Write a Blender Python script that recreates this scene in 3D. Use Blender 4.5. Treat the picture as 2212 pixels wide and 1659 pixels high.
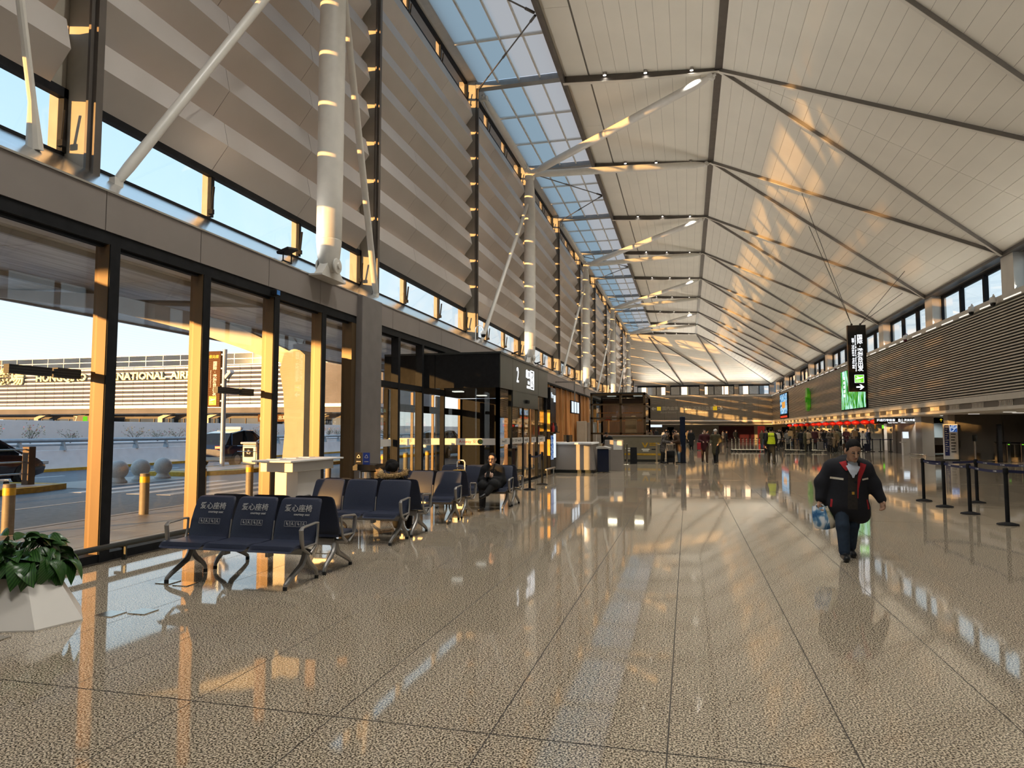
import bpy, math, random
import numpy as np
from mathutils import Vector, Matrix

for _o in list(bpy.data.objects):
    bpy.data.objects.remove(_o)
SC = bpy.context.scene
COL = SC.collection
RND = random.Random(7)
PI = math.pi
R = math.radians

# ------------------------------------------------------------------ camera
YAW, PITCH, CAMH, FPX = R(14.186), R(3.795), 1.65, 1500.0
cam_d = bpy.data.cameras.new('camera')
cam = bpy.data.objects.new('camera', cam_d)
COL.objects.link(cam)
cam_d.sensor_fit = 'HORIZONTAL'
cam_d.sensor_width = 36.0
cam_d.lens = FPX / 2212.0 * 36.0
cam_d.clip_start = 0.05
cam_d.clip_end = 600
_f = Vector((-math.sin(YAW) * math.cos(PITCH), math.cos(YAW) * math.cos(PITCH), math.sin(PITCH)))
_r = Vector((math.cos(YAW), math.sin(YAW), 0))
_u = _r.cross(_f)
cam.matrix_world = Matrix(((_r.x, _u.x, -_f.x, 0), (_r.y, _u.y, -_f.y, 0), (_r.z, _u.z, -_f.z, CAMH), (0, 0, 0, 1)))
SC.camera = cam

# ------------------------------------------------------------------ view
SC.view_settings.view_transform = 'Standard'
SC.view_settings.look = 'None'
SC.view_settings.exposure = 0.0
SC.view_settings.gamma = 1.0
SC.view_settings.use_curve_mapping = False

# ------------------------------------------------------------------ sky
world = bpy.data.worlds.new('evening_sky')
SC.world = world
world.use_nodes = True
_nt = world.node_tree
_nt.nodes.clear()
_out = _nt.nodes.new('ShaderNodeOutputWorld')
_bg = _nt.nodes.new('ShaderNodeBackground')
_tc = _nt.nodes.new('ShaderNodeTexCoord')
_sep = _nt.nodes.new('ShaderNodeSeparateXYZ')
_cr = _nt.nodes.new('ShaderNodeValToRGB')
_cr.color_ramp.elements[0].position = 0.0
_cr.color_ramp.elements[0].color = (0.92, 0.86, 0.82, 1)
_cr.color_ramp.elements[1].position = 1.0
_cr.color_ramp.elements[1].color = (0.30, 0.50, 0.80, 1)
for _p, _c in ((0.10, (0.80, 0.86, 0.92, 1)), (0.26, (0.58, 0.77, 0.92, 1)), (0.5, (0.42, 0.63, 0.86, 1))):
    _e = _cr.color_ramp.elements.new(_p)
    _e.color = _c
_nt.links.new(_tc.outputs['Generated'], _sep.inputs[0])
_nt.links.new(_sep.outputs['Z'], _cr.inputs[0])
_nt.links.new(_cr.outputs[0], _bg.inputs[0])
_nt.links.new(_bg.outputs[0], _out.inputs[0])
_bg.inputs[1].default_value = 1.45

# ------------------------------------------------------------------ sun, low and warm from behind on the left
SUN_AZ, SUN_EL = R(31.5), R(4.9)
sun_d = bpy.data.lights.new('sun', 'SUN')
sun_d.energy = 13.0
sun_d.color = (1.0, 0.50, 0.155)
sun_d.angle = R(0.6)
sun = bpy.data.objects.new('sun', sun_d)
COL.objects.link(sun)
_d = Vector((math.sin(SUN_AZ) * math.cos(SUN_EL), math.cos(SUN_AZ) * math.cos(SUN_EL), -math.sin(SUN_EL)))
sun.rotation_euler = _d.to_track_quat('-Z', 'Y').to_euler()
sun.location = (-30, -30, 20)


def area_light(name, loc, direction, sx, sy, power, color=(1.0, 0.93, 0.82), spread=PI, along=(0, 1, 0)):
    d = bpy.data.lights.new(name, 'AREA')
    d.shape = 'RECTANGLE'
    d.size, d.size_y = sx, sy
    d.energy = power
    d.color = color
    d.spread = spread
    o = bpy.data.objects.new(name, d)
    COL.objects.link(o)
    o.location = loc
    z = -Vector(direction).normalized()          # long side runs along the hall
    x = Vector(along).cross(z).normalized()
    y = z.cross(x)
    o.matrix_world = Matrix(((x.x, y.x, z.x, loc[0]), (x.y, y.y, z.y, loc[1]), (x.z, y.z, z.z, loc[2]), (0, 0, 0, 1)))
    return o


# long uplight troughs on the two ledges that wash the ceiling (the white tubes along the louvred wall)
area_light('ledge_uplight_lamp', (12.30, 48, 7.12), (-0.80, 0, 0.60), 0.12, 122.0, 1050, (1.0, 0.95, 0.85), R(110))
area_light('sill_uplight_lamp', (-7.55, 48, 5.12), (0.75, 0, 0.66), 0.12, 122.0, 1500, (1.0, 0.97, 0.91), R(95))
area_light('end_ledge_lamp', (2.2, 109.85, 7.1), (0, -0.75, 0.66), 0.12, 18.0, 460, (1.0, 0.93, 0.80), R(78), (1, 0, 0))

# ------------------------------------------------------------------ helpers
BAY = 9.2
P0Y = -1.35


def PY(k):
    return P0Y + BAY * k


class MB:
    """collects shapes; build() links them as ONE mesh object"""

    def __init__(s):
        s.v = []
        s.f = []
        s.m = []

    def add(s, vs, fs, mi=0):
        o = len(s.v)
        s.v += [tuple(p) for p in vs]
        for f in fs:
            s.f.append(tuple(i + o for i in f))
            s.m.append(mi)
        return s

    def box(s, x0, x1, y0, y1, z0, z1, mi=0):
        vs = [(x0, y0, z0), (x1, y0, z0), (x1, y1, z0), (x0, y1, z0), (x0, y0, z1), (x1, y0, z1), (x1, y1, z1), (x0, y1, z1)]
        return s.add(vs, [(0, 3, 2, 1), (4, 5, 6, 7), (0, 1, 5, 4), (1, 2, 6, 5), (2, 3, 7, 6), (3, 0, 4, 7)], mi)

    def bbox(s, x0, x1, y0, y1, z0, z1, b=0.01, mi=0):
        """box with chamfered vertical and horizontal edges"""
        vs = []
        for z, i in ((z0, b), (z0 + b, 0), (z1 - b, 0), (z1, b)):
            vs += [(x0 + i + b * (i == 0), y0 + i, z), (x1 - i - b * (i == 0), y0 + i, z), (x1 - i, y0 + i + b * (i == 0), z), (x1 - i, y1 - i - b * (i == 0), z),
                   (x1 - i - b * (i == 0), y1 - i, z), (x0 + i + b * (i == 0), y1 - i, z), (x0 + i, y1 - i - b * (i == 0), z), (x0 + i, y0 + i + b * (i == 0), z)]
        fs = [tuple(range(7, -1, -1)), tuple(range(24, 32))]
        for l in range(3):
            for j in range(8):
                a, c = l * 8 + j, l * 8 + (j + 1) % 8
                fs.append((a, c, c + 8, a + 8))
        return s.add(vs, fs, mi)

    def prism(s, poly, axis, a, b, mi=0):
        """2-D polygon extruded along an axis. axis Y: poly=(x,z); X: (y,z); Z: (x,y)"""
        n = len(poly)

        def P(p, t):
            return {'Y': (p[0], t, p[1]), 'X': (t, p[0], p[1]), 'Z': (p[0], p[1], t)}[axis]
        vs = [P(p, a) for p in poly] + [P(p, b) for p in poly]
        area = sum(poly[i][0] * poly[(i + 1) % n][1] - poly[(i + 1) % n][0] * poly[i][1] for i in range(n))
        flip = (area > 0) == (axis == 'Y')
        c0, c1 = tuple(range(n)), tuple(range(n, 2 * n))
        fs = [c0 if flip else c0[::-1], c1[::-1] if flip else c1]
        for i in range(n):
            j = (i + 1) % n
            q = (i, j, j + n, i + n)
            fs.append(q[::-1] if flip else q)
        return s.add(vs, fs, mi)

    def tube(s, p0, p1, r0, r1=None, n=12, caps=True, mi=0):
        return s.pipe([p0, p1], [r0, r0 if r1 is None else r1], n, caps, mi)

    def pipe(s, pts, rs, n=10, caps=True, mi=0, sq=1.0):
        """tube through points with a radius each; parallel frames"""
        pts = [Vector(p) for p in pts]
        if not isinstance(rs, (list, tuple)):
            rs = [rs] * len(pts)
        T = []
        for i in range(len(pts)):
            a = pts[max(0, i - 1)]
            b = pts[min(len(pts) - 1, i + 1)]
            T.append((b - a).normalized())
        ref = Vector((0, 0, 1)) if abs(T[0].z) < 0.9 else Vector((1, 0, 0))
        u = T[0].cross(ref).normalized()
        vs = []
        for i, p in enumerate(pts):
            u = (u - T[i] * u.dot(T[i])).normalized()
            w = T[i].cross(u)
            for k in range(n):
                a = 2 * PI * k / n
                vs.append(p + (u * math.cos(a) + w * math.sin(a) * sq) * rs[i])
        fs = []
        for i in range(len(pts) - 1):
            for k in range(n):
                k2 = (k + 1) % n
                fs.append((i * n + k, i * n + k2, (i + 1) * n + k2, (i + 1) * n + k))
        if caps:
            fs.append(tuple(range(n - 1, -1, -1)))
            e = (len(pts) - 1) * n
            fs.append(tuple(range(e, e + n)))
        return s.add(vs, fs, mi)

    def lathe(s, prof, c=(0, 0, 0), n=16, mi=0, sx=1.0, sy=1.0):
        """profile (r,z) turned about the vertical axis through c"""
        vs = []
        for r, z in prof:
            for k in range(n):
                a = 2 * PI * k / n
                vs.append((c[0] + r * math.cos(a) * sx, c[1] + r * math.sin(a) * sy, c[2] + z))
        fs = []
        for i in range(len(prof) - 1):
            for k in range(n):
                k2 = (k + 1) % n
                fs.append((i * n + k, i * n + k2, (i + 1) * n + k2, (i + 1) * n + k))
        fs.append(tuple(range(n - 1, -1, -1)))
        e = (len(prof) - 1) * n
        fs.append(tuple(range(e, e + n)))
        return s.add(vs, fs, mi)

    def grid(s, P, mi=0, closed=False):
        """quad sheet through a list of rows of points"""
        nr, nc = len(P), len(P[0])
        vs = [p for r in P for p in r]
        fs = []
        for i in range(nr - 1):
            for j in range(nc - (0 if closed else 1)):
                j2 = (j + 1) % nc
                fs.append((i * nc + j, i * nc + j2, (i + 1) * nc + j2, (i + 1) * nc + j))
        return s.add(vs, fs, mi)

    def xf(s, M):
        s.v = [tuple(M @ Vector(p)) for p in s.v]
        return s

    def merge(s, o, M=None):
        vs = o.v if M is None else [tuple(M @ Vector(p)) for p in o.v]
        off = len(s.v)
        s.v += vs
        s.f += [tuple(i + off for i in f) for f in o.f]
        s.m += o.m
        return s

    def mesh(s, name, mats, off=(0, 0, 0), smooth=0.6):
        me = bpy.data.meshes.new(name)
        if off[0] or off[1] or off[2]:
            vs = [(p[0] - off[0], p[1] - off[1], p[2] - off[2]) for p in s.v]
        else:
            vs = s.v
        me.from_pydata(vs, [], s.f)
        if not isinstance(mats, (list, tuple)):
            mats = [mats]
        for m in mats:
            me.materials.append(m)
        if len(mats) > 1:
            me.polygons.foreach_set('material_index', s.m)
        if smooth:
            me.shade_smooth()
            me.set_sharp_from_angle(angle=smooth)
        me.update()
        return me

    def build(s, name, mats, parent=None, smooth=0.6):
        off = tuple(parent['_o']) if parent is not None and '_o' in parent else (0, 0, 0)
        return place(name, s.mesh(name, mats, off, smooth), parent)


def place(name, me, parent=None, loc=(0, 0, 0), rz=0.0):
    o = bpy.data.objects.new(name, me)
    COL.objects.link(o)
    o.location = loc
    if rz:
        o.rotation_euler = (0, 0, rz)
    if parent is not None:
        o.parent = parent
        if '_o' in parent:
            o['_o'] = list(parent['_o'])
    return o


def tag(o, label=None, cat=None, group=None, kind=None):
    if label:
        o['label'] = label
    if cat:
        o['category'] = cat
    if group:
        o['group'] = group
    if kind:
        o['kind'] = kind
    return o


def thing(name, label=None, cat=None, loc=(0, 0, 0), group=None, kind=None):
    """Empty at the base of a thing; its parts are given in world coordinates and shifted"""
    o = bpy.data.objects.new(name, None)
    COL.objects.link(o)
    o.location = loc
    o['_o'] = list(loc)
    o.empty_display_size = 0.2
    return tag(o, label, cat, group, kind)


def solo(name, mb, mats, label, cat, group=None, kind=None, base=None):
    """a thing that is one mesh, origin at its base"""
    if base is None:
        xs = [p[0] for p in mb.v]
        ys = [p[1] for p in mb.v]
        zs = [p[2] for p in mb.v]
        base = ((min(xs) + max(xs)) / 2, (min(ys) + max(ys)) / 2, min(zs))
    o = place(name, mb.mesh(name, mats, base), None, base)
    return tag(o, label, cat, group, kind)


def kids(o):
    return [c for c in COL.objects if c.parent == o]


def copy_tree(root, loc, rz=0.0, label=None, group=None, cache={}):
    key = root.name
    if key not in cache:
        ch = [c for c in root.children]
        cache[key] = [(c, list(c.children)) for c in ch]
    r = root.copy()
    COL.objects.link(r)
    r.location = loc
    r.rotation_euler = (0, 0, rz)
    if label:
        r['label'] = label
    if group:
        r['group'] = group
    for c, gs in cache[key]:
        n = c.copy()
        COL.objects.link(n)
        n.parent = r
        for g in gs:
            m = g.copy()
            COL.objects.link(m)
            m.parent = n
    return r


# ------------------------------------------------------------------ materials
def principled(name, color, rough=0.5, metal=0.0, noise=None, bump=None, spec=0.5, ior=1.45, emit=None, estr=0.0, coat=0.0, sub=0.0):
    m = bpy.data.materials.new(name)
    m.use_nodes = True
    nt = m.node_tree
    b = nt.nodes['Principled BSDF']
    b.inputs['Base Color'].default_value = (*color, 1)
    b.inputs['Roughness'].default_value = rough
    b.inputs['Metallic'].default_value = metal
    b.inputs['Specular IOR Level'].default_value = spec
    b.inputs['IOR'].default_value = ior
    if coat:
        b.inputs['Coat Weight'].default_value = coat
        b.inputs['Coat Roughness'].default_value = 0.08
    if emit:
        b.inputs['Emission Color'].default_value = (*emit, 1)
        b.inputs['Emission Strength'].default_value = estr
    if noise or bump:
        geo = nt.nodes.new('ShaderNodeNewGeometry')
    if noise:
        sc, amt = noise[0], noise[1]
        t = nt.nodes.new('ShaderNodeTexNoise')
        t.inputs['Scale'].default_value = sc
        t.inputs['Detail'].default_value = 3
        if len(noise) > 2:
            mp = nt.nodes.new('ShaderNodeMapping')
            mp.inputs['Scale'].default_value = noise[2]
            nt.links.new(geo.outputs['Position'], mp.inputs[0])
            nt.links.new(mp.outputs[0], t.inputs['Vector'])
        else:
            nt.links.new(geo.outputs['Position'], t.inputs['Vector'])
        r = nt.nodes.new('ShaderNodeValToRGB')
        r.color_ramp.elements[0].position = 0.3
        r.color_ramp.elements[1].position = 0.7
        r.color_ramp.elements[0].color = (*[c * (1 - amt) for c in color], 1)
        r.color_ramp.elements[1].color = (*[min(1, c * (1 + amt)) for c in color], 1)
        nt.links.new(t.outputs['Fac'], r.inputs[0])
        nt.links.new(r.outputs[0], b.inputs['Base Color'])
    if bump:
        t2 = nt.nodes.new('ShaderNodeTexNoise')
        t2.inputs['Scale'].default_value = bump[0]
        nt.links.new(geo.outputs['Position'], t2.inputs['Vector'])
        bm = nt.nodes.new('ShaderNodeBump')
        bm.inputs['Strength'].default_value = bump[1]
        bm.inputs['Distance'].default_value = bump[2] if len(bump) > 2 else 0.01
        nt.links.new(t2.outputs['Fac'], bm.inputs['Height'])
        nt.links.new(bm.outputs[0], b.inputs['Normal'])
    return m


def glass_mat(name, tint=(0.93, 0.96, 0.96), ior=1.5, rough=0.0):
    m = bpy.data.materials.new(name)
    m.use_nodes = True
    nt = m.node_tree
    nt.nodes.clear()
    out = nt.nodes.new('ShaderNodeOutputMaterial')
    tr = nt.nodes.new('ShaderNodeBsdfTransparent')
    tr.inputs[0].default_value = (*tint, 1)
    gl = nt.nodes.new('ShaderNodeBsdfGlossy')
    gl.inputs['Roughness'].default_value = rough
    geo = nt.nodes.new('ShaderNodeNewGeometry')       # Schlick reflectance, the same from both sides of the pane
    dt = nt.nodes.new('ShaderNodeVectorMath')
    dt.operation = 'DOT_PRODUCT'
    nt.links.new(geo.outputs['Incoming'], dt.inputs[0])
    nt.links.new(geo.outputs['Normal'], dt.inputs[1])

    def mth(op, a, b=None):
        n = nt.nodes.new('ShaderNodeMath')
        n.operation = op
        for i, v in enumerate((a, b)):
            if v is None:
                continue
            if isinstance(v, (int, float)):
                n.inputs[i].default_value = v
            else:
                nt.links.new(v, n.inputs[i])
        return n.outputs[0]
    c = mth('SUBTRACT', 1.0, mth('ABSOLUTE', dt.outputs['Value']))
    r0 = ((ior - 1) / (ior + 1)) ** 2
    fr = mth('ADD', r0, mth('MULTIPLY', 1 - r0, mth('POWER', c, 5.0)))
    mx = nt.nodes.new('ShaderNodeMixShader')
    nt.links.new(fr, mx.inputs[0])
    nt.links.new(tr.outputs[0], mx.inputs[1])
    nt.links.new(gl.outputs[0], mx.inputs[2])
    nt.links.new(mx.outputs[0], out.inputs[0])
    return m


def frosted_mat(name, color, clear):
    m = bpy.data.materials.new(name)
    m.use_nodes = True
    nt = m.node_tree
    nt.nodes.clear()
    out = nt.nodes.new('ShaderNodeOutputMaterial')
    tl = nt.nodes.new('ShaderNodeBsdfTranslucent')
    tl.inputs[0].default_value = (*color, 1)
    tr = nt.nodes.new('ShaderNodeBsdfTransparent')
    tr.inputs[0].default_value = (*color, 1)
    mx = nt.nodes.new('ShaderNodeMixShader')
    mx.inputs[0].default_value = clear
    nt.links.new(tl.outputs[0], mx.inputs[1])
    nt.links.new(tr.outputs[0], mx.inputs[2])
    nt.links.new(mx.outputs[0], out.inputs[0])
    return m


def emit_mat(name, color, strength):
    m = bpy.data.materials.new(name)
    m.use_nodes = True
    nt = m.node_tree
    nt.nodes.clear()
    out = nt.nodes.new('ShaderNodeOutputMaterial')
    e = nt.nodes.new('ShaderNodeEmission')
    e.inputs[0].default_value = (*color, 1)
    e.inputs[1].default_value = strength
    nt.links.new(e.outputs[0], out.inputs[0])
    return m


def granite_mat():
    m = principled('polished_granite', (0.5, 0.43, 0.34), 0.045, ior=1.56)
    nt = m.node_tree
    b = nt.nodes['Principled BSDF']
    geo = nt.nodes.new('ShaderNodeNewGeometry')
    n1 = nt.nodes.new('ShaderNodeTexNoise')
    n1.inputs['Scale'].default_value = 88
    n1.inputs['Detail'].default_value = 2.5
    n1.inputs['Roughness'].default_value = 0.6
    n2 = nt.nodes.new('ShaderNodeTexNoise')
    n2.inputs['Scale'].default_value = 0.55
    n2.inputs['Detail'].default_value = 2
    r = nt.nodes.new('ShaderNodeValToRGB')
    els = r.color_ramp.elements
    els[0].position, els[0].color = 0.425, (0.045, 0.031, 0.021, 1)
    els[1].position, els[1].color = 0.57, (0.78, 0.675, 0.52, 1)
    e = els.new(0.49)
    e.color = (0.31, 0.255, 0.185, 1)
    mx = nt.nodes.new('ShaderNodeMixRGB')
    mx.blend_type = 'MULTIPLY'
    mx.inputs[0].default_value = 1.0
    r2 = nt.nodes.new('ShaderNodeValToRGB')
    r2.color_ramp.elements[0].color = (0.80, 0.79, 0.78, 1)
    r2.color_ramp.elements[1].color = (1, 1, 1, 1)
    nt.links.new(geo.outputs['Position'], n1.inputs['Vector'])
    nt.links.new(geo.outputs['Position'], n2.inputs['Vector'])
    nt.links.new(n1.outputs['Fac'], r.inputs[0])
    nt.links.new(n2.outputs['Fac'], r2.inputs[0])
    nt.links.new(r.outputs[0], mx.inputs[1])
    nt.links.new(r2.outputs[0], mx.inputs[2])
    nt.links.new(mx.outputs[0], b.inputs['Base Color'])
    bt = nt.nodes.new('ShaderNodeTexNoise')
    bt.inputs['Scale'].default_value = 1.3
    bt.inputs['Detail'].default_value = 1.0
    bp = nt.nodes.new('ShaderNodeBump')
    bp.inputs['Strength'].default_value = 0.05
    bp.inputs['Distance'].default_value = 0.02
    nt.links.new(geo.outputs['Position'], bt.inputs['Vector'])
    nt.links.new(bt.outputs['Fac'], bp.inputs['Height'])
    nt.links.new(bp.outputs[0], b.inputs['Normal'])
    return m


M = {}
M['granite'] = granite_mat()
M['joint'] = principled('dark_floor_joint', (0.05, 0.042, 0.035), 0.5, noise=(8, 0.2))
M['brass_strip'] = principled('pale_metal_strip', (0.62, 0.60, 0.55), 0.25, 0.9, noise=(6, 0.1))
M['ceil'] = principled('warm_white_ceiling_panel', (0.70, 0.655, 0.57), 0.55, noise=(0.6, 0.04))
M['ceil_joint'] = principled('ceiling_shadow_gap', (0.16, 0.145, 0.125), 0.7, noise=(2, 0.1))
M['steel_dark'] = principled('dark_bronze_steel', (0.115, 0.10, 0.088), 0.45, 0.3, noise=(3, 0.12))
M['rafter_steel'] = principled('grey_brown_rafter_steel', (0.20, 0.18, 0.16), 0.45, 0.2, noise=(3, 0.1))
M['steel_grey'] = principled('grey_steel_beam', (0.26, 0.265, 0.265), 0.5, 0.2, noise=(3, 0.1))
M['white_steel'] = principled('off_white_painted_steel', (0.62, 0.595, 0.545), 0.38, noise=(5, 0.04))
M['fin'] = principled('champagne_aluminium_panel', (0.50, 0.465, 0.44), 0.36, 0.25, noise=(0.8, 0.05))
M['web'] = principled('beige_painted_column_web', (0.34, 0.31, 0.26), 0.6, noise=(4, 0.06))
M['frame'] = principled('black_window_frame', (0.014, 0.015, 0.017), 0.6, noise=(6, 0.2), spec=.15)
M['bronze'] = principled('bronze_mullion', (0.10, 0.062, 0.028), 0.42, 0.3, noise=(3, 0.1, (1, 1, 0.2)))
M['sill'] = principled('brushed_aluminium_sill', (0.62, 0.62, 0.62), 0.17, 0.95, noise=(4, 0.05, (1, 0.1, 1)))
M['fascia'] = principled('taupe_fascia_panel', (0.235, 0.205, 0.19), 0.55, noise=(1.5, 0.05))
M['pillar'] = principled('grey_stone_cladding', (0.17, 0.155, 0.148), 0.5, noise=(3, 0.08))
M['glass'] = glass_mat('clear_glass')
M['glass_dark'] = glass_mat('tinted_glass', (0.55, 0.58, 0.58), 1.55)
M['skyglass'] = frosted_mat('fritted_skylight_glass', (0.66, 0.64, 0.60), 0.02)
M['black'] = principled('matt_black', (0.012, 0.012, 0.013), 0.75, noise=(10, 0.2), spec=.2)
M['black_gloss'] = principled('black_glossy_panel', (0.010, 0.010, 0.011), 0.16, noise=(3, 0.2))
M['gunmetal'] = principled('dark_grey_metal_panel', (0.055, 0.06, 0.058), 0.32, 0.5, noise=(2, 0.1))
M['beige'] = principled('beige_metal_coping', (0.64, 0.60, 0.53), 0.42, 0.2, noise=(1.5, 0.06))
M['louver'] = principled('satin_champagne_louvre', (0.66, 0.61, 0.53), 0.36, 0.3, noise=(2, 0.06))
M['louver_back'] = principled('dark_louvre_backing', (0.05, 0.044, 0.038), 0.6, noise=(2, 0.1))
M['grey_panel'] = principled('grey_metal_wall_panel', (0.30, 0.28, 0.255), 0.38, 0.3, noise=(1.2, 0.06))
M['grey_dark'] = principled('dark_taupe_wall_panel', (0.135, 0.12, 0.10), 0.32, 0.3, noise=(1.2, 0.08))
M['white_soffit'] = principled('off_white_soffit', (0.60, 0.57, 0.52), 0.55, noise=(2, 0.05))
M['lamp_white'] = emit_mat('white_lamp', (1.0, 0.95, 0.86), 45.0)
M['lamp_tube'] = emit_mat('white_tube_lamp', (1.0, 0.95, 0.84), 1.1)
M['sign_white'] = emit_mat('lit_white_lettering', (0.95, 0.97, 1.0), 1.6)
M['sign_green'] = emit_mat('lit_green_sign', (0.22, 0.80, 0.03), 1.1)
M['sign_yellow'] = emit_mat('lit_yellow_sign', (0.95, 0.72, 0.02), 0.9)
M['chrome'] = principled('polished_steel', (0.72, 0.71, 0.69), 0.12, 1.0, noise=(5, 0.05))
M['alu_grey'] = principled('grey_cast_aluminium', (0.34, 0.32, 0.30), 0.4, 0.6, noise=(8, 0.08))
M['white_paint'] = principled('white_painted_surface', (0.78, 0.77, 0.75), 0.45, noise=(3, 0.03))
M['navy_vinyl'] = principled('navy_vinyl', (0.030, 0.036, 0.062), 0.38, noise=(140, 0.18), bump=(400, 0.08, 0.002))
M['silver_print'] = principled('silver_print', (0.55, 0.54, 0.52), 0.4, 0.3, noise=(20, 0.05))
M['rubber'] = principled('black_rubber', (0.02, 0.02, 0.02), 0.7, noise=(10, 0.2))


# ------------------------------------------------------------------ lettering
def text_mesh(s, size, extrude=0.004, align='CENTER', bold=0.0, italic=0.0, width=1.0):
    c = bpy.data.curves.new('lettering', 'FONT')
    c.body = s
    c.size = size
    c.extrude = extrude
    c.align_x = align
    c.align_y = 'CENTER'
    c.offset = bold
    c.shear = italic
    c.resolution_u = 2
    o = bpy.data.objects.new('lettering_tmp', c)
    COL.objects.link(o)
    dg = bpy.context.evaluated_depsgraph_get()
    me = bpy.data.meshes.new_from_object(o.evaluated_get(dg))
    bpy.data.objects.remove(o)
    bpy.data.curves.remove(c)
    if width != 1.0:
        for v in me.vertices:
            v.co.x *= width
    return me


_TXT = {}


def lettering(s, size, loc, facing, mat, parent=None, extrude=0.004, align='CENTER', bold=0.0, italic=0.0, width=1.0, name='lettering', roll=0.0):
    """flat raised letters; facing '-Y' read from -Y, '-X' read from -X, '+X' read from +X, 'Z' from above"""
    key = (s, size, extrude, align, bold, italic, width, mat.name)
    if key not in _TXT:
        me = text_mesh(s, size, extrude, align, bold, italic, width)
        me.materials.clear()
        me.materials.append(mat)
        _TXT[key] = me
    o = bpy.data.objects.new(name, _TXT[key])
    COL.objects.link(o)
    if isinstance(facing, tuple):
        rot = Matrix.Rotation(facing[1], 4, 'Z') @ Matrix.Rotation(facing[0], 4, 'X')
    else:
        rot = {'-Y': Matrix.Rotation(PI / 2, 4, 'X'),
               '+Y': Matrix.Rotation(PI, 4, 'Z') @ Matrix.Rotation(PI / 2, 4, 'X'),
               '-X': Matrix.Rotation(-PI / 2, 4, 'Z') @ Matrix.Rotation(PI / 2, 4, 'X'),
               '+X': Matrix.Rotation(PI / 2, 4, 'Z') @ Matrix.Rotation(PI / 2, 4, 'X'),
               'Z': Matrix.Identity(4)}[facing]
    if roll:
        rot = rot @ Matrix.Rotation(roll, 4, 'Z')
    l = Vector(loc)
    if parent is not None:
        o.parent = parent
        if '_o' in parent:
            l = l - Vector(parent['_o'])
    o.matrix_local = Matrix.Translation(l) @ rot
    return o

# ================================================================== STRUCTURE
def struct(name, mb=None, mats=None, label=None):
    o = mb.build(name, mats) if mb else thing(name)
    o['kind'] = 'structure'
    if label:
        o['label'] = label
    return o


# ------------------------------------------------------------------ floor
floor = struct('floor', MB().box(-7.2, 27, -14, 127, -0.30, -0.0015), M['joint'], 'polished speckled granite floor of long slabs')
XS = [-0.13 + 0.94 * n for n in range(-8, 15)]
XS[0] = -7.1
YS = [-14, 3.75, 13.95, 24.12, 34.3, 44.5]
for j in range(len(YS) - 1):
    for i in range(len(XS) - 1):
        x0, x1, y0, y1 = XS[i] + .004, XS[i + 1] - .004, YS[j] + .006, YS[j + 1] - .006
        me_key = ('tile', i == 0, j)
        MB().box(x0, x1, y0, y1, -0.0015, 0.0).build('floor_slab', M['granite'], floor, 0)
MB().box(XS[-1] + .003, 27, -14, 44.497, -0.0015, 0).build('floor_slab', M['granite'], floor, 0)
MB().box(-7.1, 27, 44.503, 127, -0.0015, 0).build('floor_slab', M['granite'], floor, 0)
MB().box(-7.0, 12.6, 24.10, 24.15, -0.011, 0.0015).build('metal_strip', M['brass_strip'], floor)
M['hatch'] = principled('brushed_floor_hatch', (0.42, 0.39, 0.34), 0.12, 0.8, noise=(20, 0.1))
for hx, hy in ((-5.05, 5.28), (-4.83, 5.42), (-5.35, 4.42), (-5.62, 4.42), (-5.5, 6.52), (-5.25, 6.48), (-5.05, 8.55), (-4.78, 8.6)):
    MB().box(hx - .09, hx + .09, hy - .09, hy + .09, 0.0, 0.008).build('floor_hatch', M['hatch'], floor)

# ------------------------------------------------------------------ left wall: fins, posts, windows, sill, fascia, glazing
NB = 12                                        # bays 0..11 between posts P0..P12
WL = struct('wall_left', None, None, 'tall glazed wall with rows of folded champagne fins')
FZ0, FP, NR = 6.38, 1.05, 8                   # first fin, pitch, rows


def fin_mesh(length):
    t = 0.03
    prof = [(-0.38, 0.03), (0.0, 0.52), (-0.10, 0.962), (-0.40, 0.962), (-0.40, 0.03)]      # solid folded cassette
    return MB().prism(prof, 'Y', 0.006, length - 0.006).mesh('fin_panel', M['fin'], smooth=0)


FLEN = (BAY - 0.11 - 0.36) / 3
FM = fin_mesh(FLEN)
FX = -8.17
for k in range(NB):
    for r in range(NR):
        for q in range(3):
            place('fin_panel', FM, WL, (FX, PY(k) + 0.11 + q * FLEN, FZ0 + r * FP))
post_web = MB().box(-8.85, -8.14, -0.06, 0.06, 5.0, 15.9).mesh('post_web', M['web'])
post_fl = MB().box(-8.14, -8.10, -0.12, 0.12, 5.0, 15.72).box(-8.10, -8.03, -0.06, 0.06, 5.0, 15.72).mesh('post_flange', M['steel_dark'])
cpl = MB().box(-8.575, -8.555, -.075, -.06, FZ0, FZ0 + NR * FP)
for r in range(NR):
    cpl.box(-8.575, -8.555, -.40, -.06, FZ0 + r * FP + .03, FZ0 + r * FP + .962)
cpl_m = cpl.mesh('closing_plate', M['web'])
for k in range(NB + 1):
    place('closing_plate', cpl_m, WL, (0, PY(k), 0))['kind'] = 'stuff'
    w = place('post', post_web, WL, (0, PY(k), 0))
    place('flange', post_fl, w)
MB().box(-8.75, -8.55, PY(0) - 12, PY(NB), 14.70, 14.74).build('fin_cap_rail', M['fin'], WL)
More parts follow.
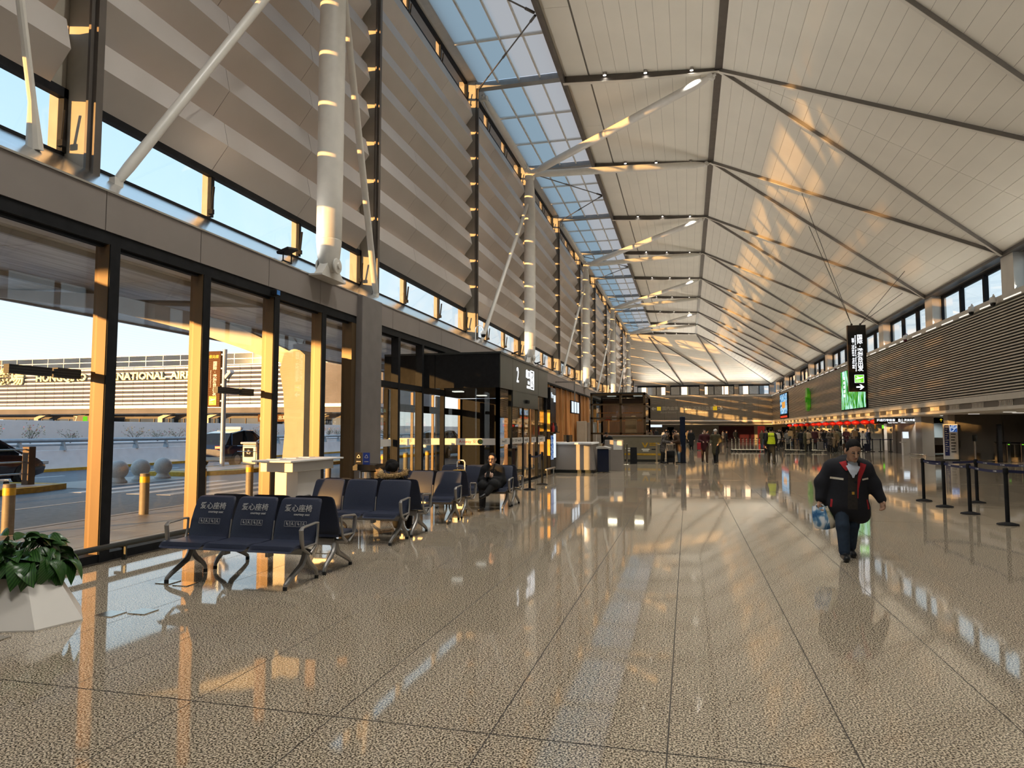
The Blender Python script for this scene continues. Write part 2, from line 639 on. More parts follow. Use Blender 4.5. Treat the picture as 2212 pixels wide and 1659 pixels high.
# sloping aluminium sill and its lip
MB().prism([(-7.13, 4.69), (-7.13, 4.715), (-8.66, 5.61), (-8.66, 5.3), (-7.3, 4.69)], 'Y', -14, 110).build('sill', M['sill'], WL)
FASC = MB().box(-7.24, -7.15, 0.007, 1.773, 4.19, 4.69).mesh('fascia_panel', M['fascia'])
for i in range(70):
    y = 7.16 + 1.78 * (i - 12)
    if y > 108:
        break
    place('fascia_panel', FASC, WL, (0, y, 0))
MB().box(-7.3, -7.245, -14, 110, 4.0, 4.69).build('fascia_backing', M['frame'], WL)
MB().box(-7.42, -7.17, -14, 110, 4.03, 4.19).build('header', M['frame'], WL)
# solid stretch behind the viewer (it shades the fins there)
MB().box(-9.6, -8.6, -14, 2.6, 0, 15.7).box(-7.45, -7.18, -14, 2.6, 0, 4.05).build('solid_wall', M['grey_panel'], WL)


def strip_window(n, k, z0, z1, x, transom, label):
    W = struct('window_%d' % n)
    W['label'] = label
    ya, yb = PY(k) + 0.07, PY(k + 1) - 0.07
    f = MB()
    f.box(x - .06, x + .05, ya, yb, z1 - 0.14, z1).box(x - .05, x + .02, ya, yb, z0 - .03, z0 + 0.012)
    f.box(x - .05, x + .05, ya, ya + .07, z0, z1).box(x - .05, x + .05, yb - .07, yb, z0, z1)
    f.build('window_frame', M['frame'], W)
    step = (yb - ya) / 3
    for q in range(3):
        a, b = ya + q * step, ya + (q + 1) * step
        MB().box(x - .012, x - .004, a + .02, b - .02, z0 + .03, z1 - .12).build('pane', M['glass'], W)
        if q:
            m = MB().box(x - .05, x + .02, a - .045, a + .045, z0 + .04, z1 - .12).build('mullion', M['frame'], W)
            MB().box(x - .17, x - .05, a - .05, a + .02, z0, z1).build('mullion_fin', M['web'], m)
        if transom:
            MB().box(x - .03, x + .04, a, b, transom - .045, transom + .045).build('transom', M['frame'], W)
    for q in (1, 2, 3):
        y = ya + q * step - .12
        o = MB().tube((x + .10, y, z0 + .12), (x + .16, y - .03, z0 + .55), .022, .022, 6).box(x + .04, x + .14, y - .03, y + .03, z0 + .05, z0 + .14).build('opener', M['black'], W)
    return W


for k in range(NB):
    strip_window(1 + k, k, 5.57, 6.50, -8.55, None, 'low strip window above the sloping sill, bay %d' % (k + 1))
    strip_window(21 + k, k, 14.76, 15.86, -8.55, 15.10, 'high strip window under the roof edge, bay %d' % (k + 1))

# lower glazing of the left wall
M['actuator'] = principled('black_ribbed_actuator', (0.014, 0.014, 0.016), 0.5, noise=(60, 0.3, (1, 30, 1)))
MB().box(-7.40, -7.16, 2.6, 18.0, 0.0, 0.10).build('base_frame', M['frame'], WL)
mulY = [3.55, 5.37, 7.24, 9.02, 10.9, 12.58]
for i, y in enumerate(mulY):
    w = 0.17
    m = MB().box(-7.30, -7.162, y, y + w, 0.0, 4.03).build('mullion', M['bronze'], WL)
    MB().box(-7.17, -7.145, y + .01, y + w, 0.0, 4.03).build('cover_strip', M['frame'], m)
    MB().box(-7.40, -7.306, y + .03, y + w - .03, 0.0, 4.03).build('outer_fin', M['bronze'], m)
gl = [2.6] + mulY + [14.1]
for i in range(len(gl) - 1):
    a, b = gl[i] + (0.17 if i else 0), gl[i + 1]
    MB().box(-7.335, -7.325, a, b, 0.10, 4.04).build('glass_pane', M['glass'], WL)
MB().box(-7.40, -7.162, 13.9, 14.1, 0, 4.03).build('mullion', M['bronze'], WL)
# window opener arms on two mullions
for y, zz in ((7.26, 2.36), (10.92, 2.32)):
    MB().box(-7.62, -7.52, y - .36, y - .02, zz - .06, zz + .06).box(-7.62, -7.54, y - .98, y - .42, zz - .055, zz + .05).tube((-7.58, y - .43, zz), (-7.58, y - .34, zz), .02).build('opener_arm', M['actuator'], WL)
# bumper rail along the glass
rail = MB().pipe([(-7.0, 3.0, .205), (-7.0, 13.6, .205)], .036, 10)
rl = rail.build('bumper_rail', M['gunmetal'], WL)
for y in (3.4, 5.6, 7.5, 9.3, 11.2, 13.2):
    MB().box(-7.03, -6.97, y - .012, y + .012, 0, .19).box(-7.14, -7.0, y - .012, y + .012, .15, .19).build('rail_bracket', M['gunmetal'], rl)
# clad pillar between the glazing and the lobby
MB().bbox(-7.5, -7.02, 14.12, 15.15, 0, 4.68, .012).build('pillar', M['pillar'], WL)
for y in (15.15, 16.45, 18.1):
    MB().box(-7.36, -7.162, y, y + .14, 0.0, 4.03).build('mullion', M['frame'], WL)  # black in place of bronze: shade behind the pillar put into the colour
for a, b in ((15.29, 16.45), (16.59, 18.1)):
    MB().box(-7.335, -7.325, a, b, 0.10, 2.72).build('glass_pane', M['glass'], WL)
    MB().box(-7.335, -7.325, a, b, 2.86, 4.03).build('glass_pane', M['glass'], WL)
    MB().box(-7.4, -7.17, a, b, 2.72, 2.86).build('transom', M['frame'], WL)
MB().box(-7.335, -7.325, 18.24, 26.5, 3.0, 4.03).build('glass_pane', M['glass'], WL)
for y in (20.0, 21.8, 23.6, 25.4):
    MB().box(-7.40, -7.162, y, y + .12, 3.0, 4.03).build('mullion', M['frame'], WL)
for i in range(14):
    y = 52 + i * 4.1
    MB().box(-7.40, -7.162, y, y + .17, 0.0, 4.03).build('mullion', M['bronze'], WL)
    MB().box(-7.335, -7.325, y + .17, y + 4.1, 0.05, 4.03).build('glass_pane', M['glass_dark'], WL)

# ------------------------------------------------------------------ ceiling
CE = struct('ceiling', None, None, 'folded warm white plank ceiling falling from the ridge to the right wall')
RX, RZ, EX, EZ = 1.35, 15.15, 12.2, 8.6
SL = math.hypot(EX - RX, RZ - EZ)
ux, uz = (EX - RX) / SL, (EZ - RZ) / SL          # down the slope
nx, nz = -uz, ux                                 # up, away from the hall
if nz < 0:
    nx, nz = -nx, -nz
Y_A, Y_B = -14.0, 99.85


def slope_poly(s0, s1, d0, d1):
    return [(RX + ux * s + nx * d, RZ + uz * s + nz * d) for s, d in ((s0, d0), (s1, d0), (s1, d1), (s0, d1))]


NPK = 25
pw = (SL - 0.16) / NPK
plank_r = MB().prism([(x - RX, z - RZ) for x, z in slope_poly(0.004, pw - 0.004, 0, .03)], 'Y', 0.006, BAY - 0.006).mesh('ceiling_plank', M['ceil'], smooth=0)
MB().prism(slope_poly(0, SL + .3, .035, .25), 'Y', Y_A, Y_B).build('roof_backing', M['ceil_joint'], CE)
LX0, LX1 = -3.5, 1.2                             # flat part left of the ridge


def lz(x):
    return 15.15 + (RX - x) / (RX + 4.6) * 0.42


NPL = 9
lw = (LX1 - LX0) / NPL


def left_poly(x0, x1, d0, d1):
    return [(x0, lz(x0) + d0), (x1, lz(x1) + d0), (x1, lz(x1) + d1), (x0, lz(x0) + d1)]


plank_l = MB().prism([(x - LX0, z - lz(LX0)) for x, z in left_poly(LX0 + .004, LX0 + lw - .004, 0, .03)], 'Y', 0.006, BAY - .006).mesh('ceiling_plank', M['ceil'], smooth=0)
MB().prism(left_poly(-4.6, 1.3, .035, .3), 'Y', Y_A, Y_B).build('roof_backing', M['ceil_joint'], CE)
edge_panel = MB().prism(left_poly(-4.48, -3.56, -.01, .03), 'Y', .006, BAY / 2 - .006).mesh('edge_panel', M['ceil'], smooth=0)
for k in range(-1, 11):
    solo_b = 2 <= k <= 8
    mbr, mbl = MB(), MB()
    for i in range(NPK):
        s = .08 + i * pw
        off = (RX + ux * s, PY(k), RZ + uz * s)
        if solo_b:
            place('ceiling_plank', plank_r, CE, off)
        else:
            o = len(mbr.v)
            mbr.v += [(v.co.x + off[0], v.co.y + off[1], v.co.z + off[2]) for v in plank_r.vertices]
            mbr.f += [tuple(j + o for j in p.vertices) for p in plank_r.polygons]
    for i in range(NPL):
        x = LX0 + i * lw
        off = (x, PY(k), lz(x))
        if solo_b:
            place('ceiling_plank', plank_l, CE, off)
        else:
            o = len(mbr.v)
            mbr.v += [(v.co.x + off[0], v.co.y + off[1], v.co.z + off[2]) for v in plank_l.vertices]
            mbr.f += [tuple(j + o for j in p.vertices) for p in plank_l.polygons]
    if not solo_b:
        mbr.m = [0] * len(mbr.f)
        mbr.build('ceiling_planks', M['ceil'], CE, 0)['kind'] = 'stuff'
    for h in range(2):
        place('edge_panel', edge_panel, CE, (0, PY(k) + h * BAY / 2, 0))
# ridge channel, valley beams, V rafters
MB().box(RX - .16, RX + .14, Y_A, Y_B, 15.08, 15.16).build('ridge_channel', M['steel_dark'], CE)
MB().box(-4.62, -4.47, Y_A, Y_B + 8, 15.28, 15.62).build('edge_beam', M['steel_dark'], CE)
MB().box(EX - .12, EX + .55, Y_A, 110.2, EZ - .10, EZ + .02).build('eave_beam', M['steel_dark'], CE)
raf = {}
for sgn in (-1, 1):
    a, b = Vector((RX, 0, RZ - .10)), Vector((EX - .1, sgn * BAY / 2, EZ - .06))
    mb = MB()
    t = (b - a).normalized()
    side = t.cross(Vector((nx, 0, nz))).normalized()
    up = side.cross(t)
    vs = []
    for p in (a, b):
        for su, sv in ((-.045, -.05), (.045, -.05), (.045, .09), (-.045, .09)):
            vs.append(p + side * su + up * sv)
    mb.add(vs, [(0, 1, 2, 3), (7, 6, 5, 4), (0, 4, 5, 1), (1, 5, 6, 2), (2, 6, 7, 3), (3, 7, 4, 0)])
    raf[sgn] = mb.mesh('rafter', M['rafter_steel'])
    mb2 = MB()
    vs = []
    for p in (a, b):
        for su, sv in ((-.06, -.062), (.06, -.062), (.06, -.05), (-.06, -.05)):
            vs.append(p + side * su + up * sv)
    mb2.add(vs, [(0, 1, 2, 3), (7, 6, 5, 4), (0, 4, 5, 1), (1, 5, 6, 2), (2, 6, 7, 3), (3, 7, 4, 0)])
    raf[('f', sgn)] = mb2.mesh('rafter_flange', M['beige'])
bm_mesh = MB().prism([(-4.55, 15.28), (-2.0, 15.10), (RX, 15.02), (RX, 15.12), (-2.0, 15.36), (-4.55, 15.56)], 'Y', -.05, .05).mesh('cross_beam', M['steel_dark'])
bmf = MB().prism([(-4.55, 15.26), (-2.0, 15.08), (RX, 15.0), (RX, 15.02), (-2.0, 15.10), (-4.55, 15.28)], 'Y', -.09, .09).mesh('beam_flange', M['beige'])
for k in range(-1, 12):
    for sgn in (-1, 1):
        if k == 11 and sgn == 1:
            continue
        r_ = place('rafter', raf[sgn], CE, (0, PY(k), 0))
        place('rafter_flange', raf[('f', sgn)], r_)
    b_ = place('cross_beam', bm_mesh, CE, (0, PY(k), 0))
    place('beam_flange', bmf, b_)
# hipped far end
hz0, hz1, hy0, hy1 = 15.15, 8.6, 99.85, 110.0
hl = math.hypot(hz0 - hz1, hy1 - hy0)
MB().add([(-8.3, hy0, hz0 + .03), (EX + .3, hy0, hz0 + .03), (EX + .3, hy1, hz1 + .03), (-8.3, hy1, hz1 + .03), (-8.3, hy0, hz0 + .3), (EX + .3, hy0, hz0 + .3), (EX + .3, hy1, hz1 + .3), (-8.3, hy1, hz1 + .3)],
         [(0, 3, 2, 1), (4, 5, 6, 7), (0, 1, 5, 4), (1, 2, 6, 5), (2, 3, 7, 6), (3, 0, 4, 7)]).build('roof_backing', M['ceil_joint'], CE)
hp = MB()
for i in range(24):
    t0, t1 = i / 24 + .0007, (i + 1) / 24 - .0007
    y0, y1 = hy0 + (hy1 - hy0) * t0, hy0 + (hy1 - hy0) * t1
    z0, z1 = hz0 + (hz1 - hz0) * t0, hz0 + (hz1 - hz0) * t1
    xr = RX + (EX - RX) * min(1.0, t1 + .02)
    hp.add([(-8.2, y0, z0), (xr, y0, z0), (xr, y1, z1), (-8.2, y1, z1), (-8.2, y0, z0 + .025), (xr, y0, z0 + .025), (xr, y1, z1 + .025), (-8.2, y1, z1 + .025)],
           [(0, 3, 2, 1), (4, 5, 6, 7), (0, 1, 5, 4), (1, 2, 6, 5), (2, 3, 7, 6), (3, 0, 4, 7)])
hp.build('ceiling_planks', M['ceil'], CE, 0)['kind'] = 'stuff'
hs = MB()
for i in range(NPK):                              # right slope beyond the ridge end, cut along the hip
    s0, s1 = .08 + i * pw, .08 + (i + 1) * pw
    ye0, ye1 = hy0 + (hy1 - hy0) * s0 / SL, hy0 + (hy1 - hy0) * s1 / SL
    a = slope_poly(s0 + .008, s1 - .008, 0, .03)
    hs.add([(a[0][0], hy0, a[0][1]), (a[1][0], hy0, a[1][1]), (a[1][0], ye1, a[1][1]), (a[0][0], ye0, a[0][1])], [(0, 3, 2, 1)])
hs.build('ceiling_planks', M['ceil'], CE, 0)['kind'] = 'stuff'
for p, q, r_ in (((1.35, 99.9, 15.1), (6.0, 109.9, 8.55), .10), ((-5.2, 100.2, 14.9), (-0.6, 109.9, 8.55), .10), ((-4.9, 100.2, 14.9), (5.8, 109.9, 8.55), .06),
                 ((-8.0, 103, 13.2), (-1, 109.9, 8.6), .06), ((1.35, 99.9, 15.1), (EX, 109.9, 8.6), .08)):
    MB().pipe([p, q], r_, 6).build('rafter', M['steel_dark'], CE)

# ------------------------------------------------------------------ skylight strip along the left wall top
SK = struct('ceiling_skylight', None, None, 'fritted glass skylight strip above the fin wall')
pane_w, pane_l = 3.42 / 4, (BAY - .3) / 3
pane_m = MB().box(0, pane_w - .02, 0, pane_l - .03, 0, .02).mesh('skylight_pane', M['skyglass'], smooth=0)
barY = MB().box(-.03, .03, .15, BAY - .15, 15.58, 15.66).mesh('glazing_bar', M['white_steel'])
barX = MB().box(-8.0, -4.6, -.035, .035, 15.60, 15.67).mesh('glazing_bar', M['white_steel'])
skb = MB().box(-8.12, -4.6, -.12, .12, 15.48, 15.72).box(-8.12, -4.6, -.16, .16, 15.46, 15.48).mesh('skylight_beam', M['steel_grey'])
for k in range(-1, 12):
    place('skylight_beam', skb, SK, (0, PY(k), 0))
    if k == 11:
        break
    for i in range(4):
        for j in range(3):
            place('skylight_pane', pane_m, SK, (-8.02 + i * pane_w, PY(k) + .15 + j * pane_l, 15.70))
        if i:
            place('glazing_bar', barY, SK, (-8.02 + i * pane_w, PY(k), 0))
    for j in (1, 2):
        place('glazing_bar', barX, SK, (0, PY(k) + .15 + j * pane_l, 0))
    if k % 2 == 0:                                # tie rods in the bays without a column
        for e in (0, 1):
            a, b = Vector((-4.7, PY(k) + BAY / 2 + (.08 if e else -.08), 15.4)), Vector((-7.95, PY(k + e) + (-.2 if e else .2), 15.42))
            r_ = MB().tube(a, b, .028, n=6).tube(a.lerp(b, .0), a.lerp(b, .07), .05, n=6).tube(a.lerp(b, .93), b, .05, n=6).tube(a.lerp(b, .47), a.lerp(b, .53), .045, n=6)
            r_.build('tie_rod', M['steel_dark'], SK)
MB().box(-8.62, -8.02, -14, 110, 15.84, 15.98).build('edge_gutter', M['white_steel'], SK)
MB().box(-9.0, -8.6, -14, 110, 15.90, 16.1).build('roof_edge', M['steel_grey'], SK)

# ------------------------------------------------------------------ right wall: louvres, coping, strip windows
WR = struct('wall_right', None, None, 'right wall band of long horizontal champagne louvres')
LB0, LB1, LXR = 3.12, 6.72, 12.2
MB().box(LXR + .10, LXR + .35, -14, 110.2, LB0, LB1).build('louvre_backing', M['louver_back'], WR)
NS = 30
sp = (LB1 - LB0) / NS
slat = MB().prism([(0.0, 0.010), (0.0, 0.064), (0.085, 0.078), (0.085, 0.066), (0.02, 0.050), (0.02, 0.010)], 'Y', .006, BAY - .006).mesh('louvre_slat', M['louver'], smooth=0)
for k in range(-2, 12):
    y = PY(k) + BAY / 2
    if 2 <= k <= 8:
        for i in range(NS):
            place('louvre_slat', slat, WR, (LXR, y, LB0 + i * sp))
    else:
        mb = MB()
        for i in range(NS):
            o = len(mb.v)
            ye = min(1.0, (110 - y) / BAY)
            mb.v += [(v.co.x + LXR, v.co.y * ye + y, v.co.z + LB0 + i * sp) for v in slat.vertices]
            mb.f += [tuple(j + o for j in p.vertices) for p in slat.polygons]
        mb.m = [0] * len(mb.f)
        mb.build('louvre_slats', M['louver'], WR, 0)['kind'] = 'stuff'
MB().box(LXR - .06, LXR + .75, -14, 110.2, 6.74, 7.0).build('coping', M['beige'], WR)
FB = MB().box(LXR - .05, LXR + .25, .005, BAY / 3 - .005, 2.86, 3.10).mesh('fascia_panel', M['beige'])
for i in range(31):
    place('fascia_panel', FB, WR, (0, 14.6 + i * BAY / 3, 0))
MB().box(LXR + .05, LXR + .30, -14, 110.2, 2.60, 2.86).build('vent_recess', M['grey_dark'], WR)
GR = MB()
for q in range(9):
    GR.box(LXR + .02, LXR + .05, .06 + q * .14, .11 + q * .14, 2.63, 2.83)
GR.box(LXR + .02, LXR + .05, 0.02, 1.32, 2.62, 2.64).box(LXR + .02, LXR + .05, .02, 1.32, 2.82, 2.84)
grm = GR.mesh('vent_grille', M['louver'], smooth=0)
for i in range(34):
    place('vent_grille', grm, WR, (0, 17 + i * 2.76, 0))
MB().box(LXR - .02, LXR + .40, -14, 110.2, 2.47, 2.60).build('soffit_lip', M['beige'], WR)
MB().box(LXR + .3, 27, -14, 110.2, 2.50, 2.62).build('soffit', M['white_soffit'], WR)
# strip windows above the coping
for k in range(-1, 11):
    ya, yb = PY(k) + BAY / 2 + .55, PY(k + 1) + BAY / 2 - .55
    if yb > 110:
        yb = 109.8
    W = struct('window_%d' % (41 + k))
    W['label'] = 'dark framed strip window above the louvred wall, bay %d' % (k + 2)
    x = 12.72
    f = MB().box(x - .05, x + .06, ya, yb, 8.34, 8.5).box(x - .05, x + .06, ya, yb, 7.0, 7.08).box(x - .05, x + .06, ya, ya + .1, 7.0, 8.5).box(x - .05, x + .06, yb - .1, yb, 7.0, 8.5)
    f.build('window_frame', M['frame'], W)
    for q in range(3):
        a, b = ya + (yb - ya) * q / 3, ya + (yb - ya) * (q + 1) / 3
        MB().box(x, x + .01, a + .03, b - .03, 7.06, 8.36).build('pane', M['glass'], W)
        if q:
            MB().box(x - .12, x + .06, a - .09, a + .09, 7.0, 8.4).build('mullion', M['frame'], W)
    MB().box(12.25, 12.9, PY(k + 1) + BAY / 2 - .55, PY(k + 1) + BAY / 2 + .55, 7.0, 8.55).build('pier', M['beige'], WR)
MB().box(12.72, 12.9, -14, 110.2, 8.45, 8.62).build('window_head', M['grey_dark'], WR)
# tube lamps along the coping
for i in range(40):
    y = 18 + i * 2.3
    MB().box(LXR - .07, LXR - .01, y, y + 1.5, 6.76, 6.81).build('tube_lamp', M['lamp_tube'], WR)

# ------------------------------------------------------------------ far end wall
WB = struct('wall_back', None, None, 'far end wall with louvre band and strip windows above')
EY = 110.0
MB().box(-8, LXR + .2, EY + .1, EY + .35, LB0, LB1).build('louvre_backing', M['louver_back'], WB)
sl = MB()
for s_ in range(10):
    xa = -7.4 + s_ * 1.97
    m_ = MB()
    for i in range(NS):
        z = LB0 + i * sp
        m_.prism([(EY, z + .012), (EY, z + .058), (EY + .085, z + .075), (EY + .085, z + .062), (EY + .02, z + .045), (EY + .02, z + .012)], 'X', xa, xa + 1.95)
    m_.build('louvre_panel', M['louver'], WB, 0)['kind'] = 'stuff'
MB().box(-8, LXR, EY - .06, EY + .7, 6.74, 7.0).build('coping', M['beige'], WB)
MB().box(-8, LXR, EY - .05, EY + .25, 2.86, 3.10).build('fascia', M['beige'], WB)
MB().box(-8, LXR, EY + .05, EY + .25, 2.6, 2.86).build('vent_recess', M['grey_dark'], WB)
MB().box(-8, LXR, EY - .02, EY + .3, 2.47, 2.6).build('soffit_lip', M['beige'], WB)
MB().box(-8, 27, EY + .25, 127, 2.5, 2.62).build('soffit', M['white_soffit'], WB)
for k in range(4):
    xa, xb = -8 + k * 5.05 + .4, -8 + (k + 1) * 5.05 - .25
    W = struct('window_%d' % (61 + k))
    W['label'] = 'strip window in the far end wall, number %d from the left' % (k + 1)
    y = EY + .4
    MB().box(xa, xb, y - .05, y + .05, 8.3, 8.5).box(xa, xb, y - .05, y + .05, 7.0, 7.08).box(xa, xa + .1, y - .05, y + .05, 7.0, 8.5).box(xb - .1, xb, y - .05, y + .05, 7.0, 8.5).build('window_frame', M['frame'], W)
    for q in range(3):
        a, b = xa + (xb - xa) * q / 3, xa + (xb - xa) * (q + 1) / 3
        MB().box(a + .03, b - .03, y, y + .01, 7.06, 8.32).build('pane', M['glass'], W)
        if q:
            MB().box(a - .06, a + .06, y - .08, y + .05, 7.0, 8.4).build('mullion', M['frame'], W)
    MB().box(xb, xb + .65, EY + .05, EY + .5, 7.0, 8.55).build('pier', M['grey_panel'], WB)
MB().box(-8, LXR + .6, EY + .35, EY + .55, 8.45, 8.7).build('window_head', M['grey_dark'], WB)
# low rear wall behind the far opening and the closed side behind the viewer
M['maroon'] = principled('maroon_panel', (0.10, 0.012, 0.03), 0.4, noise=(1, 0.1))
rw = struct('wall_rear', MB().box(-8, 27, 126, 126.4, 0, 2.6), M['white_soffit'], 'pale low wall at the far back of the hall')
MB().box(5.2, 11.0, 125.9, 126.02, 0, 2.35).build('maroon_panel', M['maroon'], rw)
for x in (-3.5, 13.0, 15.5, 19):
    MB().box(x, x + 1.1, 125.92, 126.02, 0, 2.15).build('doorway', M['black'], rw)
struct('wall_front', MB().box(-9, 27, -14.3, -14, 0, 16), M['grey_panel'], 'plain end wall behind the viewer')
struct('wall_side', MB().box(26.6, 27, -14, 127, 0, 2.6), M['grey_dark'], 'dark rear wall behind the check-in counters')
struct('trim_1', MB().box(-8.6, -7.3, 99.9, 127, 0, 6.2), M['grey_panel'], 'solid corner beyond the last glazed bay')

# ================================================================== TREE COLUMNS
def rot_to(v):
    return Vector(v).to_track_quat('Z', 'Y').to_matrix().to_4x4()


def cyl_axis(mb, c, axis, r, h, n=16):
    a = Vector(axis).normalized() * (h / 2)
    c = Vector(c)
    return mb.tube(c - a, c + a, r, r, n)


def tree_column(yc, label):
    T = thing('branching_column', label, 'column', (-6.95, yc, 4.70), 'branching steel columns on the sill')
    X = -6.95
    prof = [(.10, 4.80), (.185, 4.92), (.22, 5.10), (.245, 5.38), (.25, 5.45), (.244, 5.46), (.25, 5.47), (.255, 6.4), (.262, 9.0), (.25, 12.3), (.215, 12.9), (.17, 13.25)]
    sh = MB().lathe(prof, (X, yc, 0), 24).build('shaft', M['white_steel'], T)
    for sx in (1, -1):
        e = MB()
        e.lathe([(.02, -.02), (.155, -.02), (.165, 0), (.155, .02), (.02, .03)], (0, 0, 0), 20)
        e.xf(Matrix.Translation((X + sx * .19, yc, 4.93)) @ Matrix.Rotation(sx * PI / 2, 4, 'Y'))
        e.build('clevis_disc', M['white_steel'], sh)
    p = MB()
    cyl_axis(p, (X + .225, yc, 4.93), (1, 0, 0), .06, .05, 14)
    p.build('pin', M['white_steel'], sh)
    g = MB().prism([(yc - .40, 4.70), (yc + .52, 4.70), (yc + .45, 4.76), (yc + .16, 4.98), (yc + .1, 5.04), (yc - .1, 5.04), (yc - .16, 4.98), (yc - .34, 4.76)], 'X', X - .10, X + .08)
    g.box(X - .34, X + .10, yc - .42, yc + .54, 4.675, 4.71)
    g.build('base_bracket', M['white_steel'], T)
    # cast node at the top
    nd = MB().lathe([(.05, -.05), (.2, .0), (.24, .12), (.2, .3), (.1, .42), (.03, .45)], (X, yc, 13.22), 16)
    top = Vector((X, yc, 13.52))
    for dst in ((1.25, yc + 4.5, 14.98), (1.25, yc - 4.5, 14.98), (-7.98, yc + 4.3, 15.40), (-7.98, yc - 4.3, 15.40)):
        d = (Vector(dst) - top).normalized()
        nd.tube(top, top + d * .5, .16, .13, 10)
    nd.build('node', M['white_steel'], T)
    for dst, r in (((1.22, yc + 4.55, 14.96), .165), ((1.22, yc - 4.55, 14.96), .165), ((-7.98, yc + 4.3, 15.38), .15), ((-7.98, yc - 4.3, 15.38), .15)):
        dst = Vector(dst)
        d = (dst - top).normalized()
        a, b = top + d * .42, dst - d * .25
        br = MB().pipe([a, a + d * .22, a + d * .45, b - d * .55, b - d * .2, b], [.085, .13, r, r, .12, .085], 16).build('branch', M['white_steel'], T)
        e = MB()
        e.tube(b - d * .05, dst, .075, .06, 10)
        s_ = d.cross(Vector((0, 0, 1))).normalized()
        e.tube(b + d * .06 - s_ * .14, b + d * .06 + s_ * .14, .11, .11, 14)
        e.build('end_clevis', M['white_steel'], br)
    for sg in (-1, 1):
        a, b = Vector((X - .05, yc + sg * .22, 12.05)), Vector((-7.96, yc + sg * 4.32, 5.22))
        d = (b - a).normalized()
        br = MB().pipe([a, a + d * .25, b - d * .35, b - d * .1, b], [.05, .082, .082, .07, .04], 12).build('brace', M['white_steel'], T)
        MB().box(b.x - .05, b.x + .05, b.y - .08, b.y + .08, 5.0, 5.28).build('brace_shoe', M['white_steel'], br)
    return T


TL = ['large white branching column nearest the viewer, standing on the sill left of the black lobby',
      'second white branching column, rising behind the black entrance lobby',
      'third white branching column, above the wooden slat shop front',
      'fourth white branching column, far down the fin wall',
      'fifth and farthest white branching column before the end wall']
for i in range(5):
    tree_column(PY(1) + BAY / 2 + i * 2 * BAY, TL[i])
MB().pipe([(-7.98, 6.85, 5.2), (-7.9, 6.72, 5.75), (-7.6, 5.75, 9.4), (-7.3, 4.6, 13.0)], [.10, .05, .05, .05], 10).build('thin_brace', M['white_steel'], WL)

# ------------------------------------------------------------------ downlights on the cross beams
dl_h = MB().lathe([(.05, .10), (.075, .10), (.08, 0.0), (.06, 0.0), (.055, .04)], (0, 0, 0), 12).mesh('housing', M['alu_grey'])
dl_l = MB().lathe([(.01, .03), (.056, .03), (.056, .022), (.01, .02)], (0, 0, 0), 12).mesh('lamp', M['lamp_white'])
ORDW = ['first', 'second', 'third', 'fourth', 'fifth', 'sixth', 'seventh', 'eighth', 'ninth', 'tenth', 'eleventh', 'twelfth', 'thirteenth', 'fourteenth', 'fifteenth', 'sixteenth', 'seventeenth', 'eighteenth', 'nineteenth', 'twentieth',
        'twenty-first', 'twenty-second', 'twenty-third', 'twenty-fourth', 'twenty-fifth', 'twenty-sixth']
for k in range(1, 12):
    for sg in (-1, 1):
        for x, pos in ((-2.9, 'skylight end'), (-1.35, 'middle'), (.35, 'ridge end')):
            t = tag(bpy.data.objects.new('downlight', None), 'white downlight on %s side of the %s roof cross beam, %s' % ('near' if sg < 0 else 'far', ORDW[k - 1], pos), 'light', 'downlights along the roof cross beams')
            COL.objects.link(t)
            t.location = (x, PY(k) + sg * .17, lz(x) - .12)
            place('housing', dl_h, t)
            place('lamp', dl_l, t)

for k in range(0, 12):                            # the light those downlights give
    for x in (-2.9, -1.35, .35):
        d = bpy.data.lights.new('downlight_lamp', 'SPOT')
        d.energy = 920
        d.color = (1.0, .97, .90)
        d.spot_size = R(115)
        d.spot_blend = .7
        d.shadow_soft_size = .07
        o = bpy.data.objects.new('downlight_lamp', d)
        COL.objects.link(o)
        o.location = (x, PY(k) + .17, lz(x) - .16)

# ------------------------------------------------------------------ hanging double-sided direction sign
M['sign_black'] = principled('black_sign_panel', (0.012, 0.011, 0.010), 0.13, noise=(2, 0.2))
M['cable'] = principled('dark_steel_cable', (0.06, 0.055, 0.05), 0.4, 0.7, noise=(20, 0.1))
HS = thing('hanging_sign', 'tall black hanging sign with white vertical characters, green aeroplane square and arrow', 'sign', (8.27, 37.8, 3.58))
MB().bbox(7.86, 8.68, 37.72, 37.92, 3.58, 6.90, .012).build('panel', M['sign_black'], HS)
MB().box(7.845, 7.86, 37.71, 37.93, 3.58, 6.90).box(8.68, 8.695, 37.71, 37.93, 3.58, 6.90).box(7.845, 8.695, 37.71, 37.93, 3.565, 3.58).build('frame', M['bronze'], HS)
zz = 6.28
for ch in '国际·港澳台出发':
    lettering(ch, .27 if ch != '·' else .30, (8.40, 37.712, zz), '-Y', M['sign_white'], HS, .003, bold=.004)
    zz -= .225 if ch != '际' else .24
lettering('International, HK, Macau & Taiwan Departures', .095, (8.20, 37.712, 5.48), '-Y', M['sign_white'], HS, .003, bold=.0015, roll=-PI / 2)['kind'] = 'stuff'
lettering('国際・港澳台出發  국제선 출발', .115, (8.075, 37.712, 5.48), '-Y', M['sign_white'], HS, .003, bold=.002, roll=-PI / 2)['kind'] = 'stuff'


def arrow_mb(cx, y, cz, L, t, right=True, axis='X'):
    s = 1 if right else -1
    pts = [(-L / 2, -t / 2), (L * .12, -t / 2), (-L * .10, -L * .36), (L * .10, -L * .36), (L / 2, 0), (L * .10, L * .36), (-L * .10, L * .36), (L * .12, t / 2), (-L / 2, t / 2)]
    return MB().prism([(cx + s * p[0], cz + p[1]) for p in pts], 'Y', y - .006, y)


